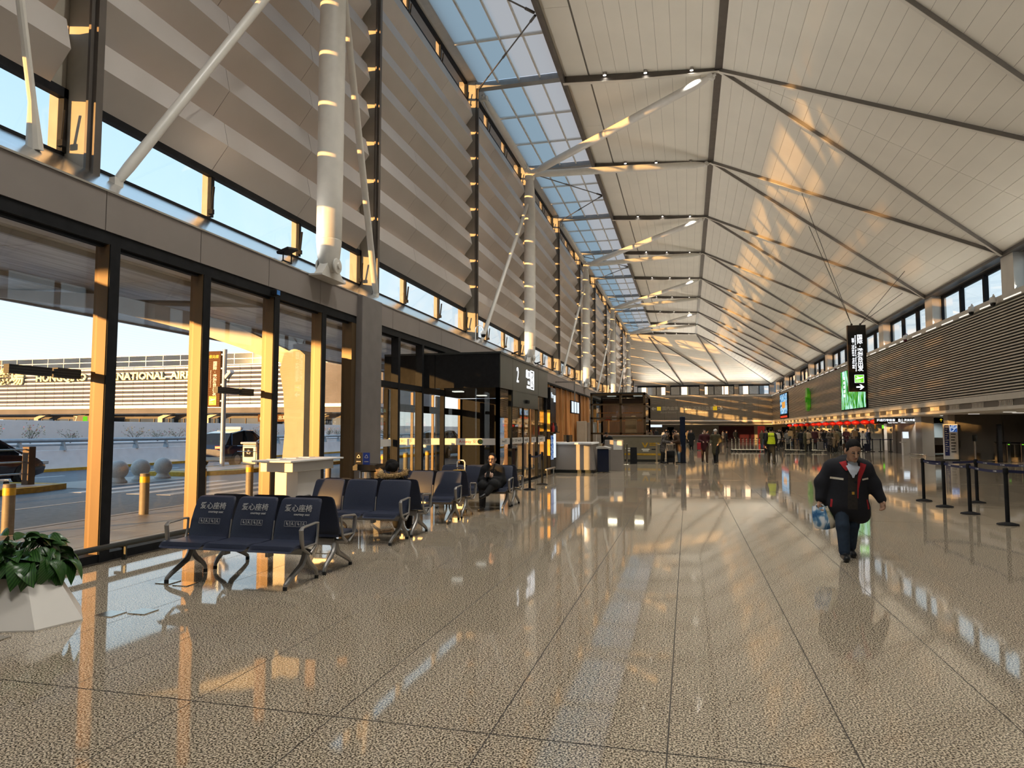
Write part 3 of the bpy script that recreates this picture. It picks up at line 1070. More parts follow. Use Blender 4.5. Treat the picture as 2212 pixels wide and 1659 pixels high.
def plane_icon(cx, y, cz, s):
    """little take-off aeroplane"""
    pts = [(-.42, -.10), (-.40, .02), (-.30, .00), (-.16, .04), (-.34, .24), (-.24, .26), (.10, .12), (.34, .20), (.44, .17), (.42, .10), (.20, .0), (-.10, -.10), (-.30, -.14)]
    return MB().prism([(cx + p[0] * s, cz + p[1] * s) for p in pts], 'Y', y - .008, y).prism([(cx - .4 * s, cz - .36 * s), (cx + .15 * s, cz - .36 * s), (cx + .15 * s, cz - .30 * s), (cx - .4 * s, cz - .30 * s)], 'Y', y - .008, y)


MB().box(8.11, 8.54, 37.708, 37.72, 4.0, 4.40).build('white_square', M['sign_white'], HS)
MB().box(8.125, 8.525, 37.704, 37.71, 4.015, 4.385).build('green_square', M['sign_green'], HS)
plane_icon(8.325, 37.705, 4.22, .40).build('plane_symbol', M['sign_white'], HS)
arrow_mb(8.36, 37.718, 3.79, .36, .07).build('arrow', M['sign_white'], HS)
for x, dst in ((8.07, ((5.35, 34.2, 12.72), (6.2, 37.9, 12.2))), (8.47, ((11.4, 41.3, 9.06), (10.6, 37.9, 9.55)))):
    s_ = MB()
    cyl_axis(s_, (x, 37.82, 6.95), (0, 1, 0), .05, .06, 12)
    s_.build('hanger', M['cable'], HS)
    for d in dst:
        MB().tube((x, 37.82, 6.95), d, .014, n=6).build('cable', M['cable'], HS)


# ------------------------------------------------------------------ screens and signs on the right wall
def screen_mat(name, ramp, scale, strength, dist=2.5):
    m = bpy.data.materials.new(name)
    m.use_nodes = True
    nt = m.node_tree
    nt.nodes.clear()
    out = nt.nodes.new('ShaderNodeOutputMaterial')
    e = nt.nodes.new('ShaderNodeEmission')
    e.inputs[1].default_value = strength
    geo = nt.nodes.new('ShaderNodeNewGeometry')
    mp = nt.nodes.new('ShaderNodeMapping')
    mp.inputs['Scale'].default_value = scale
    n = nt.nodes.new('ShaderNodeTexNoise')
    n.inputs['Scale'].default_value = 1.0
    n.inputs['Detail'].default_value = 4
    n.inputs['Distortion'].default_value = dist
    r = nt.nodes.new('ShaderNodeValToRGB')
    els = r.color_ramp.elements
    els[0].position, els[0].color = ramp[0][0], (*ramp[0][1], 1)
    els[1].position, els[1].color = ramp[-1][0], (*ramp[-1][1], 1)
    for p, c in ramp[1:-1]:
        els.new(p).color = (*c, 1)
    nt.links.new(geo.outputs['Position'], mp.inputs[0])
    nt.links.new(mp.outputs[0], n.inputs['Vector'])
    nt.links.new(n.outputs['Fac'], r.inputs[0])
    nt.links.new(r.outputs[0], e.inputs[0])
    nt.links.new(e.outputs[0], out.inputs[0])
    return m


M['ad_green'] = screen_mat('forest_waterfall_picture', [(.30, (.004, .05, .01)), (.42, (.03, .26, .03)), (.50, (.20, .55, .06)), (.56, (.35, .80, .75)), (.66, (.85, .95, .85)), (.75, (.20, .60, .65))], (1, 1.3, .45), 1.15)
M['ad_blue'] = screen_mat('blue_city_picture', [(.28, (.005, .01, .05)), (.42, (.02, .10, .35)), (.50, (.10, .50, .80)), (.56, (.80, .92, .95)), (.63, (.03, .25, .50)), (.75, (.9, .45, .08))], (1, .8, .8), 1.1)
S1 = thing('advertising_screen', 'bright green forest and waterfall screen on the louvred wall', 'screen', (12.1, 57, 3.24))
MB().box(12.06, 12.19, 52.9, 60.9, 3.2, 6.32).build('casing', M['black'], S1)
MB().box(12.05, 12.06, 52.98, 60.82, 3.26, 6.27).build('display', M['ad_green'], S1)
for i in range(5):
    MB().box(12.04, 12.05, 59.3, 59.8, 5.6 - i * .34, 5.82 - i * .34).build('character_block', M['sign_white'], S1)
S2 = thing('advertising_screen', 'dark blue city picture screen far along the louvred wall', 'screen', (12.1, 95.8, 3.2))
MB().box(12.06, 12.19, 92.2, 99.4, 3.15, 6.4).build('casing', M['black'], S2)
MB().box(12.05, 12.06, 92.5, 99.1, 3.75, 6.3).build('display', M['ad_blue'], S2)
M['red_lit'] = emit_mat('lit_red_strip', (.9, .08, .03), .9)
M['orange_lit'] = emit_mat('lit_orange_patch', (.95, .42, .08), .9)
MB().box(12.045, 12.06, 92.6, 99.0, 3.25, 3.5).build('red_strip', M['red_lit'], S2)
MB().box(12.04, 12.05, 94.3, 97.3, 4.5, 5.3).build('orange_picture', M['orange_lit'], S2)
M['leafgreen'] = principled('green_enamel', (0.04, 0.22, 0.01), 0.3, noise=(2, 0.2), emit=(0.05, 0.3, 0.01), estr=0.25)
LG = MB()
LG.box(12.0, 12.21, 76.2, 76.6, 4.0, 5.6)
cyl_axis(LG, (11.95, 76.4, 5.35), (1, 0, 0), .62, .25, 20)
cyl_axis(LG, (11.95, 76.4, 4.2), (1, 0, 0), .62, .25, 20)
cyl_axis(LG, (11.80, 76.3, 4.75), (1, 0, 0), .30, .2, 14)
solo('round_sign', LG, M['leafgreen'], 'glossy green round emblem sign projecting from louvred wall', 'sign', base=(12.19, 76.4, 3.6))

# direction lettering on the end wall louvres
M['print_white'] = principled('white_print', (0.80, 0.78, 0.70), 0.5, noise=(3, 0.03))
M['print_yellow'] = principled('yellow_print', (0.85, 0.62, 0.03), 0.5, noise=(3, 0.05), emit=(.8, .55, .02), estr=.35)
ES = thing('wall_sign', 'pale lettering with arrows and yellow squares on the far louvre band', 'sign', (-.5, EY - .03, 4.0))
arrow_mb(-5.1, EY - .01, 4.95, .75, .14, False).build('arrow', M['print_white'], ES)
MB().box(-4.6, -4.0, EY - .03, EY - .01, 4.65, 5.25).build('yellow_square', M['print_yellow'], ES)
lettering('国内出发', .62, (-2.6, EY - .02, 4.95), '-Y', M['print_white'], ES, .004)
lettering('Domestic Departures', .26, (-2.9, EY - .02, 4.35), '-Y', M['print_white'], ES, .004)
lettering('国际·港澳台出发', .62, (1.6, EY - .02, 4.95), '-Y', M['print_white'], ES, .004)
lettering('International Departures', .26, (1.8, EY - .02, 4.35), '-Y', M['print_white'], ES, .004)
MB().box(3.75, 4.35, EY - .03, EY - .01, 4.65, 5.25).build('yellow_square', M['print_yellow'], ES)
arrow_mb(4.85, EY - .01, 4.95, .75, .14).build('arrow', M['print_white'], ES)

# ------------------------------------------------------------------ floodlights, cameras and detectors on the ledges
def sill_z(x):
    return 4.715 + (-7.13 - x) / 1.53 * .895


fl = thing('floodlight', 'flat black floodlight on a bracket on the sill beside the nearest column', 'light', (-7.35, 11.6, sill_z(-7.35)), 'sill floodlights')
b = fl['_o']
MB().pipe([(b[0], b[1] - .14, b[2]), (b[0], b[1] - .14, b[2] + .16), (b[0] + .01, b[1] - .14, b[2] + .2)], .012, 6).pipe([(b[0], b[1] + .14, b[2]), (b[0], b[1] + .14, b[2] + .16), (b[0] + .01, b[1] + .14, b[2] + .2)], .012, 6).box(b[0] - .015, b[0] + .015, b[1] - .15, b[1] + .15, b[2], b[2] + .012).build('bracket', M['black'], fl)
h = MB().bbox(-.13, .13, -.19, .19, -.025, .03, .008).xf(Matrix.Translation((b[0], b[1], b[2] + .21)) @ Matrix.Rotation(R(-18), 4, 'Y') @ Matrix.Rotation(R(10), 4, 'X'))
h.build('head', M['black'], fl)
MB().box(-.10, .10, -.16, .16, .03, .034).xf(Matrix.Translation((b[0], b[1], b[2] + .21)) @ Matrix.Rotation(R(-18), 4, 'Y') @ Matrix.Rotation(R(10), 4, 'X')).build('lens', M['glass_dark'], fl)
for i, y in enumerate((29.6, 34.4, 45.5)):
    c = copy_tree(fl, (-7.35, y, sill_z(-7.35)), 0, ['flat black floodlight on the sill above the lobby, just before the second column', 'flat black floodlight on the sill just past the second column', 'flat black floodlight on the sill above the wooden slats'][i])


def dome_camera(loc, side, arm, label, group=None):
    """gooseneck arm with a dome; side is the direction it leans"""
    t = thing('dome_camera', label, 'camera', loc, group)
    x, y, z = loc
    dx, dy = side
    pts = [(x, y, z), (x, y, z + arm)]
    for a in range(1, 7):
        an = PI * a / 6
        pts.append((x + dx * .16 * (1 - math.cos(an)), y + dy * .16 * (1 - math.cos(an)), z + arm + .16 * math.sin(an)))
    e = pts[-1]
    pts.append((e[0], e[1], e[2] - .04))
    MB().pipe(pts, .018, 8).build('arm', M['white_paint'], t)
    MB().lathe([(.02, .02), (.085, .0), (.10, -.06), (.10, -.12), (.02, -.12)], (e[0], e[1], e[2] - .03), 16).build('housing', M['white_paint'], t)
    MB().lathe([(.085, -.12), (.082, -.17), (.06, -.21), (.02, -.225)], (e[0], e[1], e[2] - .03), 16).build('dome', M['black_gloss'], t)
    return t


dome_camera((-7.25, 23.4, sill_z(-7.25)), (.7, .7), .42, 'white gooseneck dome camera standing on the sill above the black lobby', 'dome cameras')


def wall_camera(y, label, red=False, z=6.9):
    t = thing('ledge_camera', label, 'camera', (12.14, y, z), 'cameras along the right wall ledge')
    arm = M['maroon'] if red else M['white_paint']
    MB().pipe([(12.3, y + .9, 7.06), (12.1, y + .3, 7.06), (11.95, y, 7.06), (11.92, y, 6.96)], .025, 8).build('arm', arm, t)
    MB().lathe([(.03, .05), (.10, .02), (.13, -.10), (.125, -.2), (.03, -.2)], (11.92, y, 6.93), 14).build('housing', M['white_paint'], t)
    MB().lathe([(.10, -.2), (.095, -.27), (.06, -.33), (.02, -.34)], (11.92, y, 6.93), 14).build('dome', M['maroon'] if red else M['black_gloss'], t)
    return t


wall_camera(31.4, 'white dome camera on bracket at the right wall ledge, nearest of the row')
wall_camera(33.6, 'smaller white dome camera, second along the right wall ledge')
for i, (y, r_) in enumerate(((43.0, 1), (62, 1), (75.5, 0), (84.5, 1), (98, 0))):
    wall_camera(y, ['white detector with red base on right wall ledge, third of the row', 'white detector with red base on ledge just past hanging sign', 'white camera on the right wall ledge above the green emblem', 'white detector with red base on ledge before blue screen', 'white camera on the right wall ledge above the blue screen'][i], bool(r_))
b_ = MB().bbox(-7.16, -7.06, 10.82, 10.94, 4.05, 4.15, .01)
sn = thing('blue_sensor', 'small blue sensor box under the taupe fascia', 'sensor', (-7.11, 10.88, 4.05))
b_.build('box', M['black'], sn)
M['blue_plastic'] = principled('blue_plastic', (0.04, 0.20, 0.55), 0.3, noise=(20, 0.1))
MB().box(-7.06, -7.05, 10.835, 10.925, 4.06, 4.14).build('face', M['blue_plastic'], sn)

# ================================================================== OUTSIDE
M['asphalt'] = principled('grey_asphalt', (0.105, 0.115, 0.135), 0.55, noise=(9, 0.25), bump=(60, 0.3, 0.01))
M['paving'] = principled('pale_pavement_stone', (0.36, 0.33, 0.30), 0.5, noise=(3, 0.08))
M['stripe'] = principled('white_road_paint', (0.72, 0.72, 0.70), 0.6, noise=(12, 0.1))
M['kerb_yellow'] = principled('yellow_painted_kerb', (0.55, 0.33, 0.03), 0.6, noise=(8, 0.2))
M['concrete'] = principled('pale_concrete', (0.85, 0.85, 0.85), 0.7, noise=(3, 0.06))
M['ball'] = principled('speckled_grey_granite', (0.58, 0.55, 0.51), 0.55, noise=(40, 0.15))
M['bollard'] = principled('grey_beige_bollard', (0.24, 0.21, 0.17), 0.5, noise=(6, 0.1))
M['yellow_band'] = principled('yellow_reflective_band', (0.75, 0.48, 0.03), 0.4, noise=(30, 0.1))
M['rail_grey'] = principled('galvanised_rail', (0.36, 0.42, 0.47), 0.4, 0.4, noise=(5, 0.1))
M['soffit_metal'] = principled('brushed_soffit_metal', (0.62, 0.62, 0.62), 0.4, 0.2, noise=(1.2, 0.25, (6, .4, 1)))
M['arm_grey'] = principled('grey_canopy_steel', (0.33, 0.32, 0.31), 0.5, 0.1, noise=(2, 0.08))
M['facade_fin'] = principled('brushed_aluminium_facade_panel', (0.31, 0.33, 0.38), 0.42, 0.9, noise=(.3, 0.06))
M['facade_glass'] = principled('reflecting_facade_glass', (0.10, 0.12, 0.14), 0.06, 0.6, noise=(.15, 0.3))
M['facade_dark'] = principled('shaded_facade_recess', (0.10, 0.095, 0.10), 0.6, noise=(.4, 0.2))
M['gold_letter'] = principled('pale_gold_letter', (0.78, 0.66, 0.36), 0.4, 0.2, noise=(1, 0.05))

ground = struct('ground', MB().box(-160, -7.2, -60, 180, -.30, -.10), M['asphalt'], 'grey asphalt forecourt road outside the glass')
MB().box(-27.5, -10.9, -60, 180, -.10, -.055).build('road_surface', M['asphalt'], ground, 0)
pv = MB().box(-10.9, -7.2, -60, 120, -.10, -.02).build('pavement', M['paving'], ground, 0)
for i in range(34):                                     # paving slabs along the glass
    y = 2.5 + i * 0.9
    for x0, x1 in ((-8.35, -7.42), (-9.3, -8.36), (-10.25, -9.31), (-10.75, -10.26)):
        MB().box(x0, x1 - .008, y, y + .892, -.02, -.006).build('paving_slab', M['paving'], ground, 0)
MB().box(-10.92, -10.76, -60, 120, -.10, 0.0).build('kerb', M['paving'], ground)
for x in (-11.5, -12.45, -13.4, -14.35, -15.3, -16.25):
    MB().box(x - .22, x + .22, 15.6, 20.6, -.055, -.05).build('crossing_stripe', M['stripe'], ground, 0)
for y in range(0, 80, 6):
    MB().box(-22.7, -22.55, y, y + 3.2, -.055, -.05).build('lane_mark', M['stripe'], ground, 0)
    MB().box(-14.2, -14.08, 22.5 + y, 25.5 + y, -.055, -.05).build('lane_mark', M['stripe'], ground, 0)
MB().box(-14.05, -13.95, 8, 14.5, -.055, -.05).build('lane_mark', M['stripe'], ground, 0)
for y0, y1 in ((-40, 16.6), (21.9, 110)):
    i_ = MB().prism([(-19.7, y0), (-17.25, y0), (-17.25, y1 - (1.2 if y1 < 30 else 0)), (-17.6 if y1 < 30 else -17.25, y1), (-19.7, y1)] if y1 < 30 else [(-19.7, y0), (-17.9, y0), (-17.0, y0 + 1.6), (-17.0, y1), (-19.7, y1)], 'Z', -.10, .10).build('traffic_island', M['kerb_yellow'], ground)
    MB().box(-19.5, -17.5, y0 + .9, y1 - .5, .10, .108).build('island_paving', M['paving'], i_)
MB().box(-19.7, -17.0, 16.7, 21.85, -.10, -.045).build('island_crossing', M['paving'], ground)
MB().box(-25.9, -25.2, -40, 110, -.10, .06).build('kerb', M['kerb_yellow'], ground)

# crash barrier wall with rail
bw = struct('trim_2', MB().prism([(-25.9, .06), (-25.35, .06), (-25.55, .55), (-25.62, .80), (-25.9, .80)], 'Y', -40, 112), M['concrete'], 'pale concrete crash barrier wall across the road')
rl2 = MB().pipe([(-25.7, -40, 1.22), (-25.7, 112, 1.22)], .085, 8).build('guard_rail', M['rail_grey'], bw)
MB().pipe([(-25.74, -40, 1.02), (-25.74, 112, 1.02)], .035, 6).build('lower_rail', M['rail_grey'], bw)
rp = MB().prism([(-25.85, .80), (-25.55, .80), (-25.62, 1.0), (-25.66, 1.16), (-25.76, 1.16), (-25.8, 1.0)], 'Y', -.05, .05).mesh('rail_post', M['rail_grey'])
for i in range(40):
    place('rail_post', rp, bw, (0, 6 + i * 2.0, 0))
pl = struct('trim_3', MB().box(-29.0, -27.6, -20, 110, -.10, 1.05).box(-31.4, -31.0, -20, 110, -.10, 2.12), M['concrete'], 'long planting trough in front of a low white parapet')
MB().box(-31.0, -30.98, -20, 110, 1.0, 2.1).build('parapet_face', M['white_paint'], pl)
# shrubs in the trough
M['shrub'] = principled('dusty_green_leaves', (0.17, 0.18, 0.08), 0.6, noise=(6, 0.5))
M['shrub_red'] = principled('red_flower', (0.42, 0.04, 0.05), 0.6, noise=(6, 0.3))
M['twig'] = principled('brown_twig', (0.13, 0.09, 0.06), 0.8, noise=(8, 0.3))


def shrub_proto(seed):
    rn = random.Random(seed)
    t = thing('trough_shrub', 'x', 'shrub')
    tw, lf, fl_ = MB(), MB(), MB()
    for s in range(9):
        a = rn.uniform(0, 2 * PI)
        l = rn.uniform(.3, .62)
        e = Vector((math.cos(a) * l * .8, math.sin(a) * l * 1.1, rn.uniform(.25, .72)))
        mid = e * .5 + Vector((0, 0, .1))
        tw.pipe([(0, 0, 0), mid, e], [.014, .009, .004], 4)
        for q in range(13):
            p = (mid if q < 4 else e) + Vector((rn.gauss(0, .09), rn.gauss(0, .11), rn.gauss(0, .07)))
            d = Vector((rn.uniform(-1, 1), rn.uniform(-1, 1), rn.uniform(-.3, 1))).normalized()
            w = d.cross(Vector((rn.uniform(-1, 1), rn.uniform(-1, 1), .3))).normalized() * .032
            tgt = fl_ if rn.random() < .09 else lf
            tgt.add([p - w, p + d * .05 - w * .2, p + w, p + d * .10], [(0, 1, 3), (0, 3, 2)] if False else [(0, 1, 3), (1, 2, 3)])
    tw.build('twigs', M['twig'], t)['kind'] = 'stuff'
    lf.build('leaves', M['shrub'], t)['kind'] = 'stuff'
    fl_.build('flowers', M['shrub_red'], t)['kind'] = 'stuff'
    return t


sp_ = [shrub_proto(3), shrub_proto(5)]
GRP = 'shrubs in the long trough across the road'
for i in range(26):
    y = 17.5 + i * 1.85 + RND.uniform(-.15, .15)
    lab = 'sparse leafy shrub, %s from the left in the trough behind the barrier' % ORDW[i]
    if i < 2:
        o = sp_[i]
        o['label'] = lab
        o['group'] = GRP
        o.location = (-28.2 + RND.uniform(-.3, .3), y, 1.04)
    else:
        o = copy_tree(sp_[i % 2], (-28.2 + RND.uniform(-.3, .3), y, 1.04), RND.uniform(0, 6), lab, GRP)
    o.scale = (1, 1, RND.uniform(.8, 1.2))

# stone balls at the crossing
ballm = MB().lathe([(.01, .14)] + [(.30 * math.sin(PI * a / 14), .42 - .30 * math.cos(PI * a / 14)) for a in range(1, 14)] + [(.01, .72)], (0, 0, 0), 24).mesh('ball', M['ball'])
ballb = MB().lathe([(.27, 0), (.27, .06), (.22, .10), (.18, .18), (.02, .18)], (0, 0, 0), 20).mesh('plinth', M['ball'])
for i, (x, y) in enumerate(((-17.75, 18.65), (-17.9, 19.75), (-18.0, 20.9))):
    t = thing('stone_ball', ['leftmost of three stone balls at the road crossing', 'middle of three stone balls at the road crossing', 'rightmost of three stone balls at the road crossing'][i], 'stone ball', (x, y, -.045), 'stone balls at the crossing')
    place('ball', ballm, t)
    place('plinth', ballb, t)

# bollards
bol = MB().lathe([(.088, 0), (.088, .79), (.080, .80), (.02, .80)], (0, 0, 0), 18).mesh('post', M['bollard'])
bolb = MB().lathe([(.086, .62), (.0905, .62), (.0905, .74), (.086, .74)], (0, 0, 0), 18).mesh('band', M['yellow_band'])
bl = ['bollard with yellow band at the far left edge, half hidden by the planter', 'bollard with yellow band before the stone balls', 'bollard with yellow band just right of the second mullion', 'bollard with yellow band behind the white writing desk',
      'bollard seen through the glass strip beside the grey pillar', 'first bollard seen through the lobby glass', 'second bollard seen through the lobby glass', 'third bollard seen through the lobby glass', 'fourth bollard seen through the lobby glass']
for i, (x, y) in enumerate(((-10.5, 8.85), (-10.45, 11.65), (-10.5, 13.4), (-10.55, 15.2), (-10.5, 19.0), (-10.5, 21.2), (-10.5, 22.9), (-10.5, 24.9), (-10.5, 27.2))):
    t = thing('bollard', bl[i], 'bollard', (x, y, -.006), 'bollards along the pavement edge')
    place('post', bol, t)
    place('yellow_band', bolb, t)

# ------------------------------------------------------------------ canopy outside
CN = thing('entrance_canopy', 'metal canopy with sloping arms over the pavement outside the glass', 'canopy', (-8.0, 20, 0))
cz0, cz1, cx0, cx1 = 4.72, 5.05, -8.6, -17.0


def cz(x):
    return cz0 + (cz1 - cz0) * (cx0 - x) / (cx0 - cx1)


for i in range(6):
    xa, xb = cx0 + (cx1 - cx0) * i / 6, cx0 + (cx1 - cx0) * (i + 1) / 6
    m_ = MB().prism([(xa - .01, cz(xa)), (xb + .01, cz(xb)), (xb + .01, cz(xb) + .05), (xa - .01, cz(xa) + .05)], 'Y', .01, 3.05)
    me = m_.mesh('soffit_panel', M['soffit_metal'], CN['_o'], smooth=0)
    for j in range(20):
        place('soffit_panel', me, CN, (0, -6 + j * 3.06, 0))
MB().prism([(cx0, cz0 + .06), (cx1, cz1 + .06), (cx1, cz1 + .18), (cx0, cz0 + .2)], 'Y', -6, 55).build('deck', M['arm_grey'], CN)
MB().box(cx1 - .10, cx1 + .02, -6, 55, cz1 - .06, cz1 + .2).build('edge_trim', M['arm_grey'], CN)
for x in (-10.2, -13.6):
    MB().box(x - .04, x + .04, -6, 55, cz(x) - .10, cz(x)).build('soffit_rib', M['arm_grey'], CN)
for y in (3.8, 13.05, 31.5, 40.7, 49.9):
    pts = [(-7.85, 3.02, .30), (-9.2, 3.55, .42), (-10.5, 3.98, .42), (-12.75, 4.52, .36), (-16.6, 4.98, .16)]
    a = MB().prism([(p[0], p[1] - p[2] * .4) for p in pts] + [(p[0], p[1] + p[2] * .6) for p in pts[::-1]], 'Y', y - .13, y + .13)
    ar = a.build('arm', M['arm_grey'], CN)
    e = MB()
    cyl_axis(e, (-7.95, y, 3.12), (0, 1, 0), .22, .34, 20)
    e.build('pivot', M['arm_grey'], ar)
    cl = MB().prism([(-8.35, -.02), (-7.62, -.02), (-7.62, 3.2), (-7.75, 3.3), (-8.1, 3.25), (-8.2, 2.9), (-8.1, 2.4), (-8.05, 1.6), (-8.12, .8)], 'Y', y - .30, y + .22)
    cl.build('support', M['web'], CN)
    MB().tube((-12.6, y + .3, 4.62), (-10.4, y + 2.6, 4.86), .07, .07, 8).build('stay', M['arm_grey'], CN)
for y in (8.2, 17.4):
    MB().box(-11.9, -11.6, y - .15, y + .15, cz(-11.75) - .16, cz(-11.75)).build('canopy_lamp', M['white_paint'], CN)

# ------------------------------------------------------------------ road sign
M['sign_brown'] = principled('brown_sign_face', (0.12, 0.058, 0.024), 0.75, noise=(3, 0.06), spec=.15)
RS = thing('road_sign', 'brown upright road sign with large 2 on a grey pole', 'sign', (-19.35, 25.85, .108))
MB().bbox(-20.46, -19.46, 25.78, 25.92, 2.64, 5.05, .01).build('panel', M['sign_brown'], RS)
MB().tube((-19.3, 25.85, .10), (-19.3, 25.85, 5.12), .10, .095, 14).build('pole', M['rail_grey'], RS)
for z in (2.9, 3.6, 4.3, 4.9):
    MB().box(-19.48, -19.3, 25.81, 25.89, z - .03, z + .03).build('clamp', M['rail_grey'], RS)
zz = 4.50
for ch in '国际·港澳台出发':
    lettering(ch, .20, (-19.72, 25.775, zz), '-Y', M['print_white'], RS, .003, bold=.003)
    zz -= .185
lettering('International Departures', .075, (-19.92, 25.775, 3.85), '-Y', M['print_white'], RS, .003, roll=-PI / 2)
lettering('1', .34, (-20.28, 25.775, 4.83), '-Y', M['print_yellow'], RS, .003)
lettering('号航站楼', .16, (-19.86, 25.775, 4.80), '-Y', M['print_yellow'], RS, .003)
lettering('2', .62, (-20.22, 25.775, 2.92), '-Y', M['print_white'], RS, .003)
MB().box(-19.98, -19.62, 25.77, 25.78, 2.72, 3.10).build('yellow_square', M['print_yellow'], RS)
plane_icon(-19.8, 25.77, 2.93, .34).build('plane_symbol', M['print_white'], RS)
cc = thing('pole_camera', 'white box camera fixed to the road sign pole', 'camera', (-19.05, 25.8, 3.9))
MB().bbox(-.10, .10, -.28, .28, -.08, .08, .02).xf(Matrix.Translation((-18.95, 25.7, 4.02)) @ Matrix.Rotation(R(60), 4, 'Z') @ Matrix.Rotation(R(-25), 4, 'X')).build('housing', M['white_paint'], cc)
MB().pipe([(-19.22, 25.85, 3.8), (-19.05, 25.8, 3.72), (-18.98, 25.75, 3.9)], .025, 8).build('bracket', M['black'], cc)

# outdoor litter bin in a steel cage, luggage trolley, corral post
M['bin_grey'] = principled('grey_bin_metal', (0.40, 0.38, 0.34), 0.45, 0.3, noise=(4, 0.1))
ob = thing('litter_bin', 'grey outdoor litter bin with dark opening behind road sign pole', 'bin', (-19.0, 27.5, .108))
MB().bbox(-19.35, -18.65, 27.3, 27.75, .11, 1.02, .03).build('body', M['bin_grey'], ob)
MB().box(-19.25, -18.8, 27.285, 27.30, .45, .85).build('opening', M['black'], ob)
MB().bbox(-19.42, -18.58, 27.22, 27.82, 1.02, 1.12, .03).build('lid', M['bin_grey'], ob)
lettering('♻', .2, (-19.02, 27.28, .66), '-Y', M['print_white'], ob, .002)
hr = MB().pipe([(-18.55, 27.2, .11), (-18.55, 27.2, 1.15), (-18.5, 27.25, 1.2), (-18.3, 27.9, 1.2)], .03, 8).pipe([(-19.5, 27.15, .7), (-18.3, 27.15, .7)], .012, 6).pipe([(-19.5, 27.15, .95), (-17.8, 27.15, .95)], .012, 6)
solo('tube_barrier', hr, M['chrome'], 'bent steel tube barrier beside the outdoor litter bin', 'barrier')
M['wood_brown'] = principled('dark_brown_post', (0.10, 0.06, 0.035), 0.5, noise=(5, 0.15))
M['stainless'] = principled('stainless_tube', (0.6, 0.58, 0.54), 0.25, 0.9, noise=(5, 0.06))
cp = thing('corral_rail', 'brown post with steel rails of the trolley corral at far left', 'railing', (-18.2, 15.9, .1))
MB().bbox(-18.32, -18.08, 15.78, 16.0, .10, 1.18, .01).build('post', M['wood_brown'], cp)
for z in (.42, .75, 1.1):
    MB().tube((-18.2, 8, z), (-18.2, 15.8, z), .022, n=8).build('rail', M['stainless'], cp)


def car(name, label, loc, rz, paint, taxi=False):
    t = thing(name, label, 'car')
    L = 2.35
    st = [(-L, .70, .45, .80, 0), (-L + .12, .84, .28, .98, 0), (-L + .5, .90, .24, 1.02, 0), (-1.0, .925, .22, 1.0, 0), (0.4, .925, .22, .97, 0), (1.25, .92, .22, .95, 0), (1.9, .86, .25, .84, 0), (L - .05, .72, .32, .66, 0), (L, .60, .40, .55, 0)]
    rows = []
    for y, w, z0, z1, _ in st:
        rows.append([(-w * .9, y, z0), (-w, y, z0 + .18), (-w * 1.01, y, (z0 + z1) / 2 + .05), (-w * .95, y, z1 - .03), (-w * .7, y, z1 + .02), (0, y, z1 + .04), (w * .7, y, z1 + .02), (w * .95, y, z1 - .03), (w * 1.01, y, (z0 + z1) / 2 + .05), (w, y, z0 + .18), (w * .9, y, z0)])
    b = MB()
    b.grid([r for r in rows], closed=True)
    b.f.append(tuple(range(11)))
    b.m.append(0)
    b.f.append(tuple(range(len(b.v) - 1, len(b.v) - 12, -1)))
    b.m.append(0)
    b.build('body', paint, t)
    g = MB()
    gs = [(-L + .28, .78, 1.0, 1.02), (-L + .75, .70, 1.0, 1.52), (-.6, .66, 1.0, 1.66), (.2, .66, .98, 1.64), (1.35, .74, .94, .97)]
    g.grid([[(-w * 1.18 if i in (1, 2, 3) else -w, y, z0 - .04), (-w, y, z1), (w, y, z1), (w * 1.18 if i in (1, 2, 3) else w, y, z0 - .04)] for i, (y, w, z0, z1) in enumerate(gs)])
    gl_ = g.build('windows', M['glass_car'], t)
    r_ = MB().grid([[(-.60, -1.55, 1.55), (.60, -1.55, 1.55)], [(-.63, -.6, 1.69), (.63, -.6, 1.69)], [(-.63, .2, 1.665), (.63, .2, 1.665)], [(-.6, .45, 1.58), (.6, .45, 1.58)]])
    r_.build('roof', paint, t)
    for sx in (-1, 1):
        MB().pipe([(sx * .88, -1.75, 1.0), (sx * .70, -1.5, 1.52), (sx * .69, -.6, 1.66), (sx * .69, .2, 1.645), (sx * .86, 1.35, .97)], .035, 6).build('roof_rail', paint, t)
        MB().pipe([(sx * .88, -.45, 1.0), (sx * .68, -.45, 1.66)], .04, 6).build('door_pillar', M['black'], t)
        for y in (-1.42, 1.42):
            w = MB()
            cyl_axis(w, (sx * .84, y, .34), (1, 0, 0), .34, .22, 20)
            wh = w.build('wheel', M['rubber'], t)
            h = MB()
            cyl_axis(h, (sx * .945, y, .34), (1, 0, 0), .22, .04, 14)
            h.build('hub', M['alu_grey'], wh)
        MB().bbox(sx * .62 - .2, sx * .62 + .2, -L - .02, -L + .16, .84, .98, .02).build('tail_light', M['tail_red'], t)
        MB().bbox(sx * .6 - .2, sx * .6 + .2, L - .18, L + .01, .60, .72, .02).build('head_light', M['white_paint'], t)
    MB().box(-.75, .75, -L - .03, -L + .1, .32, .48).build('rear_bumper', M['bin_grey'], t)
    if taxi:
        tx = MB().bbox(-.42, .42, -.35, -.15, 1.70, 1.86, .03).build('taxi_light', M['white_paint'], t)
    t.location = loc
    t.rotation_euler = (0, 0, rz)
    return t


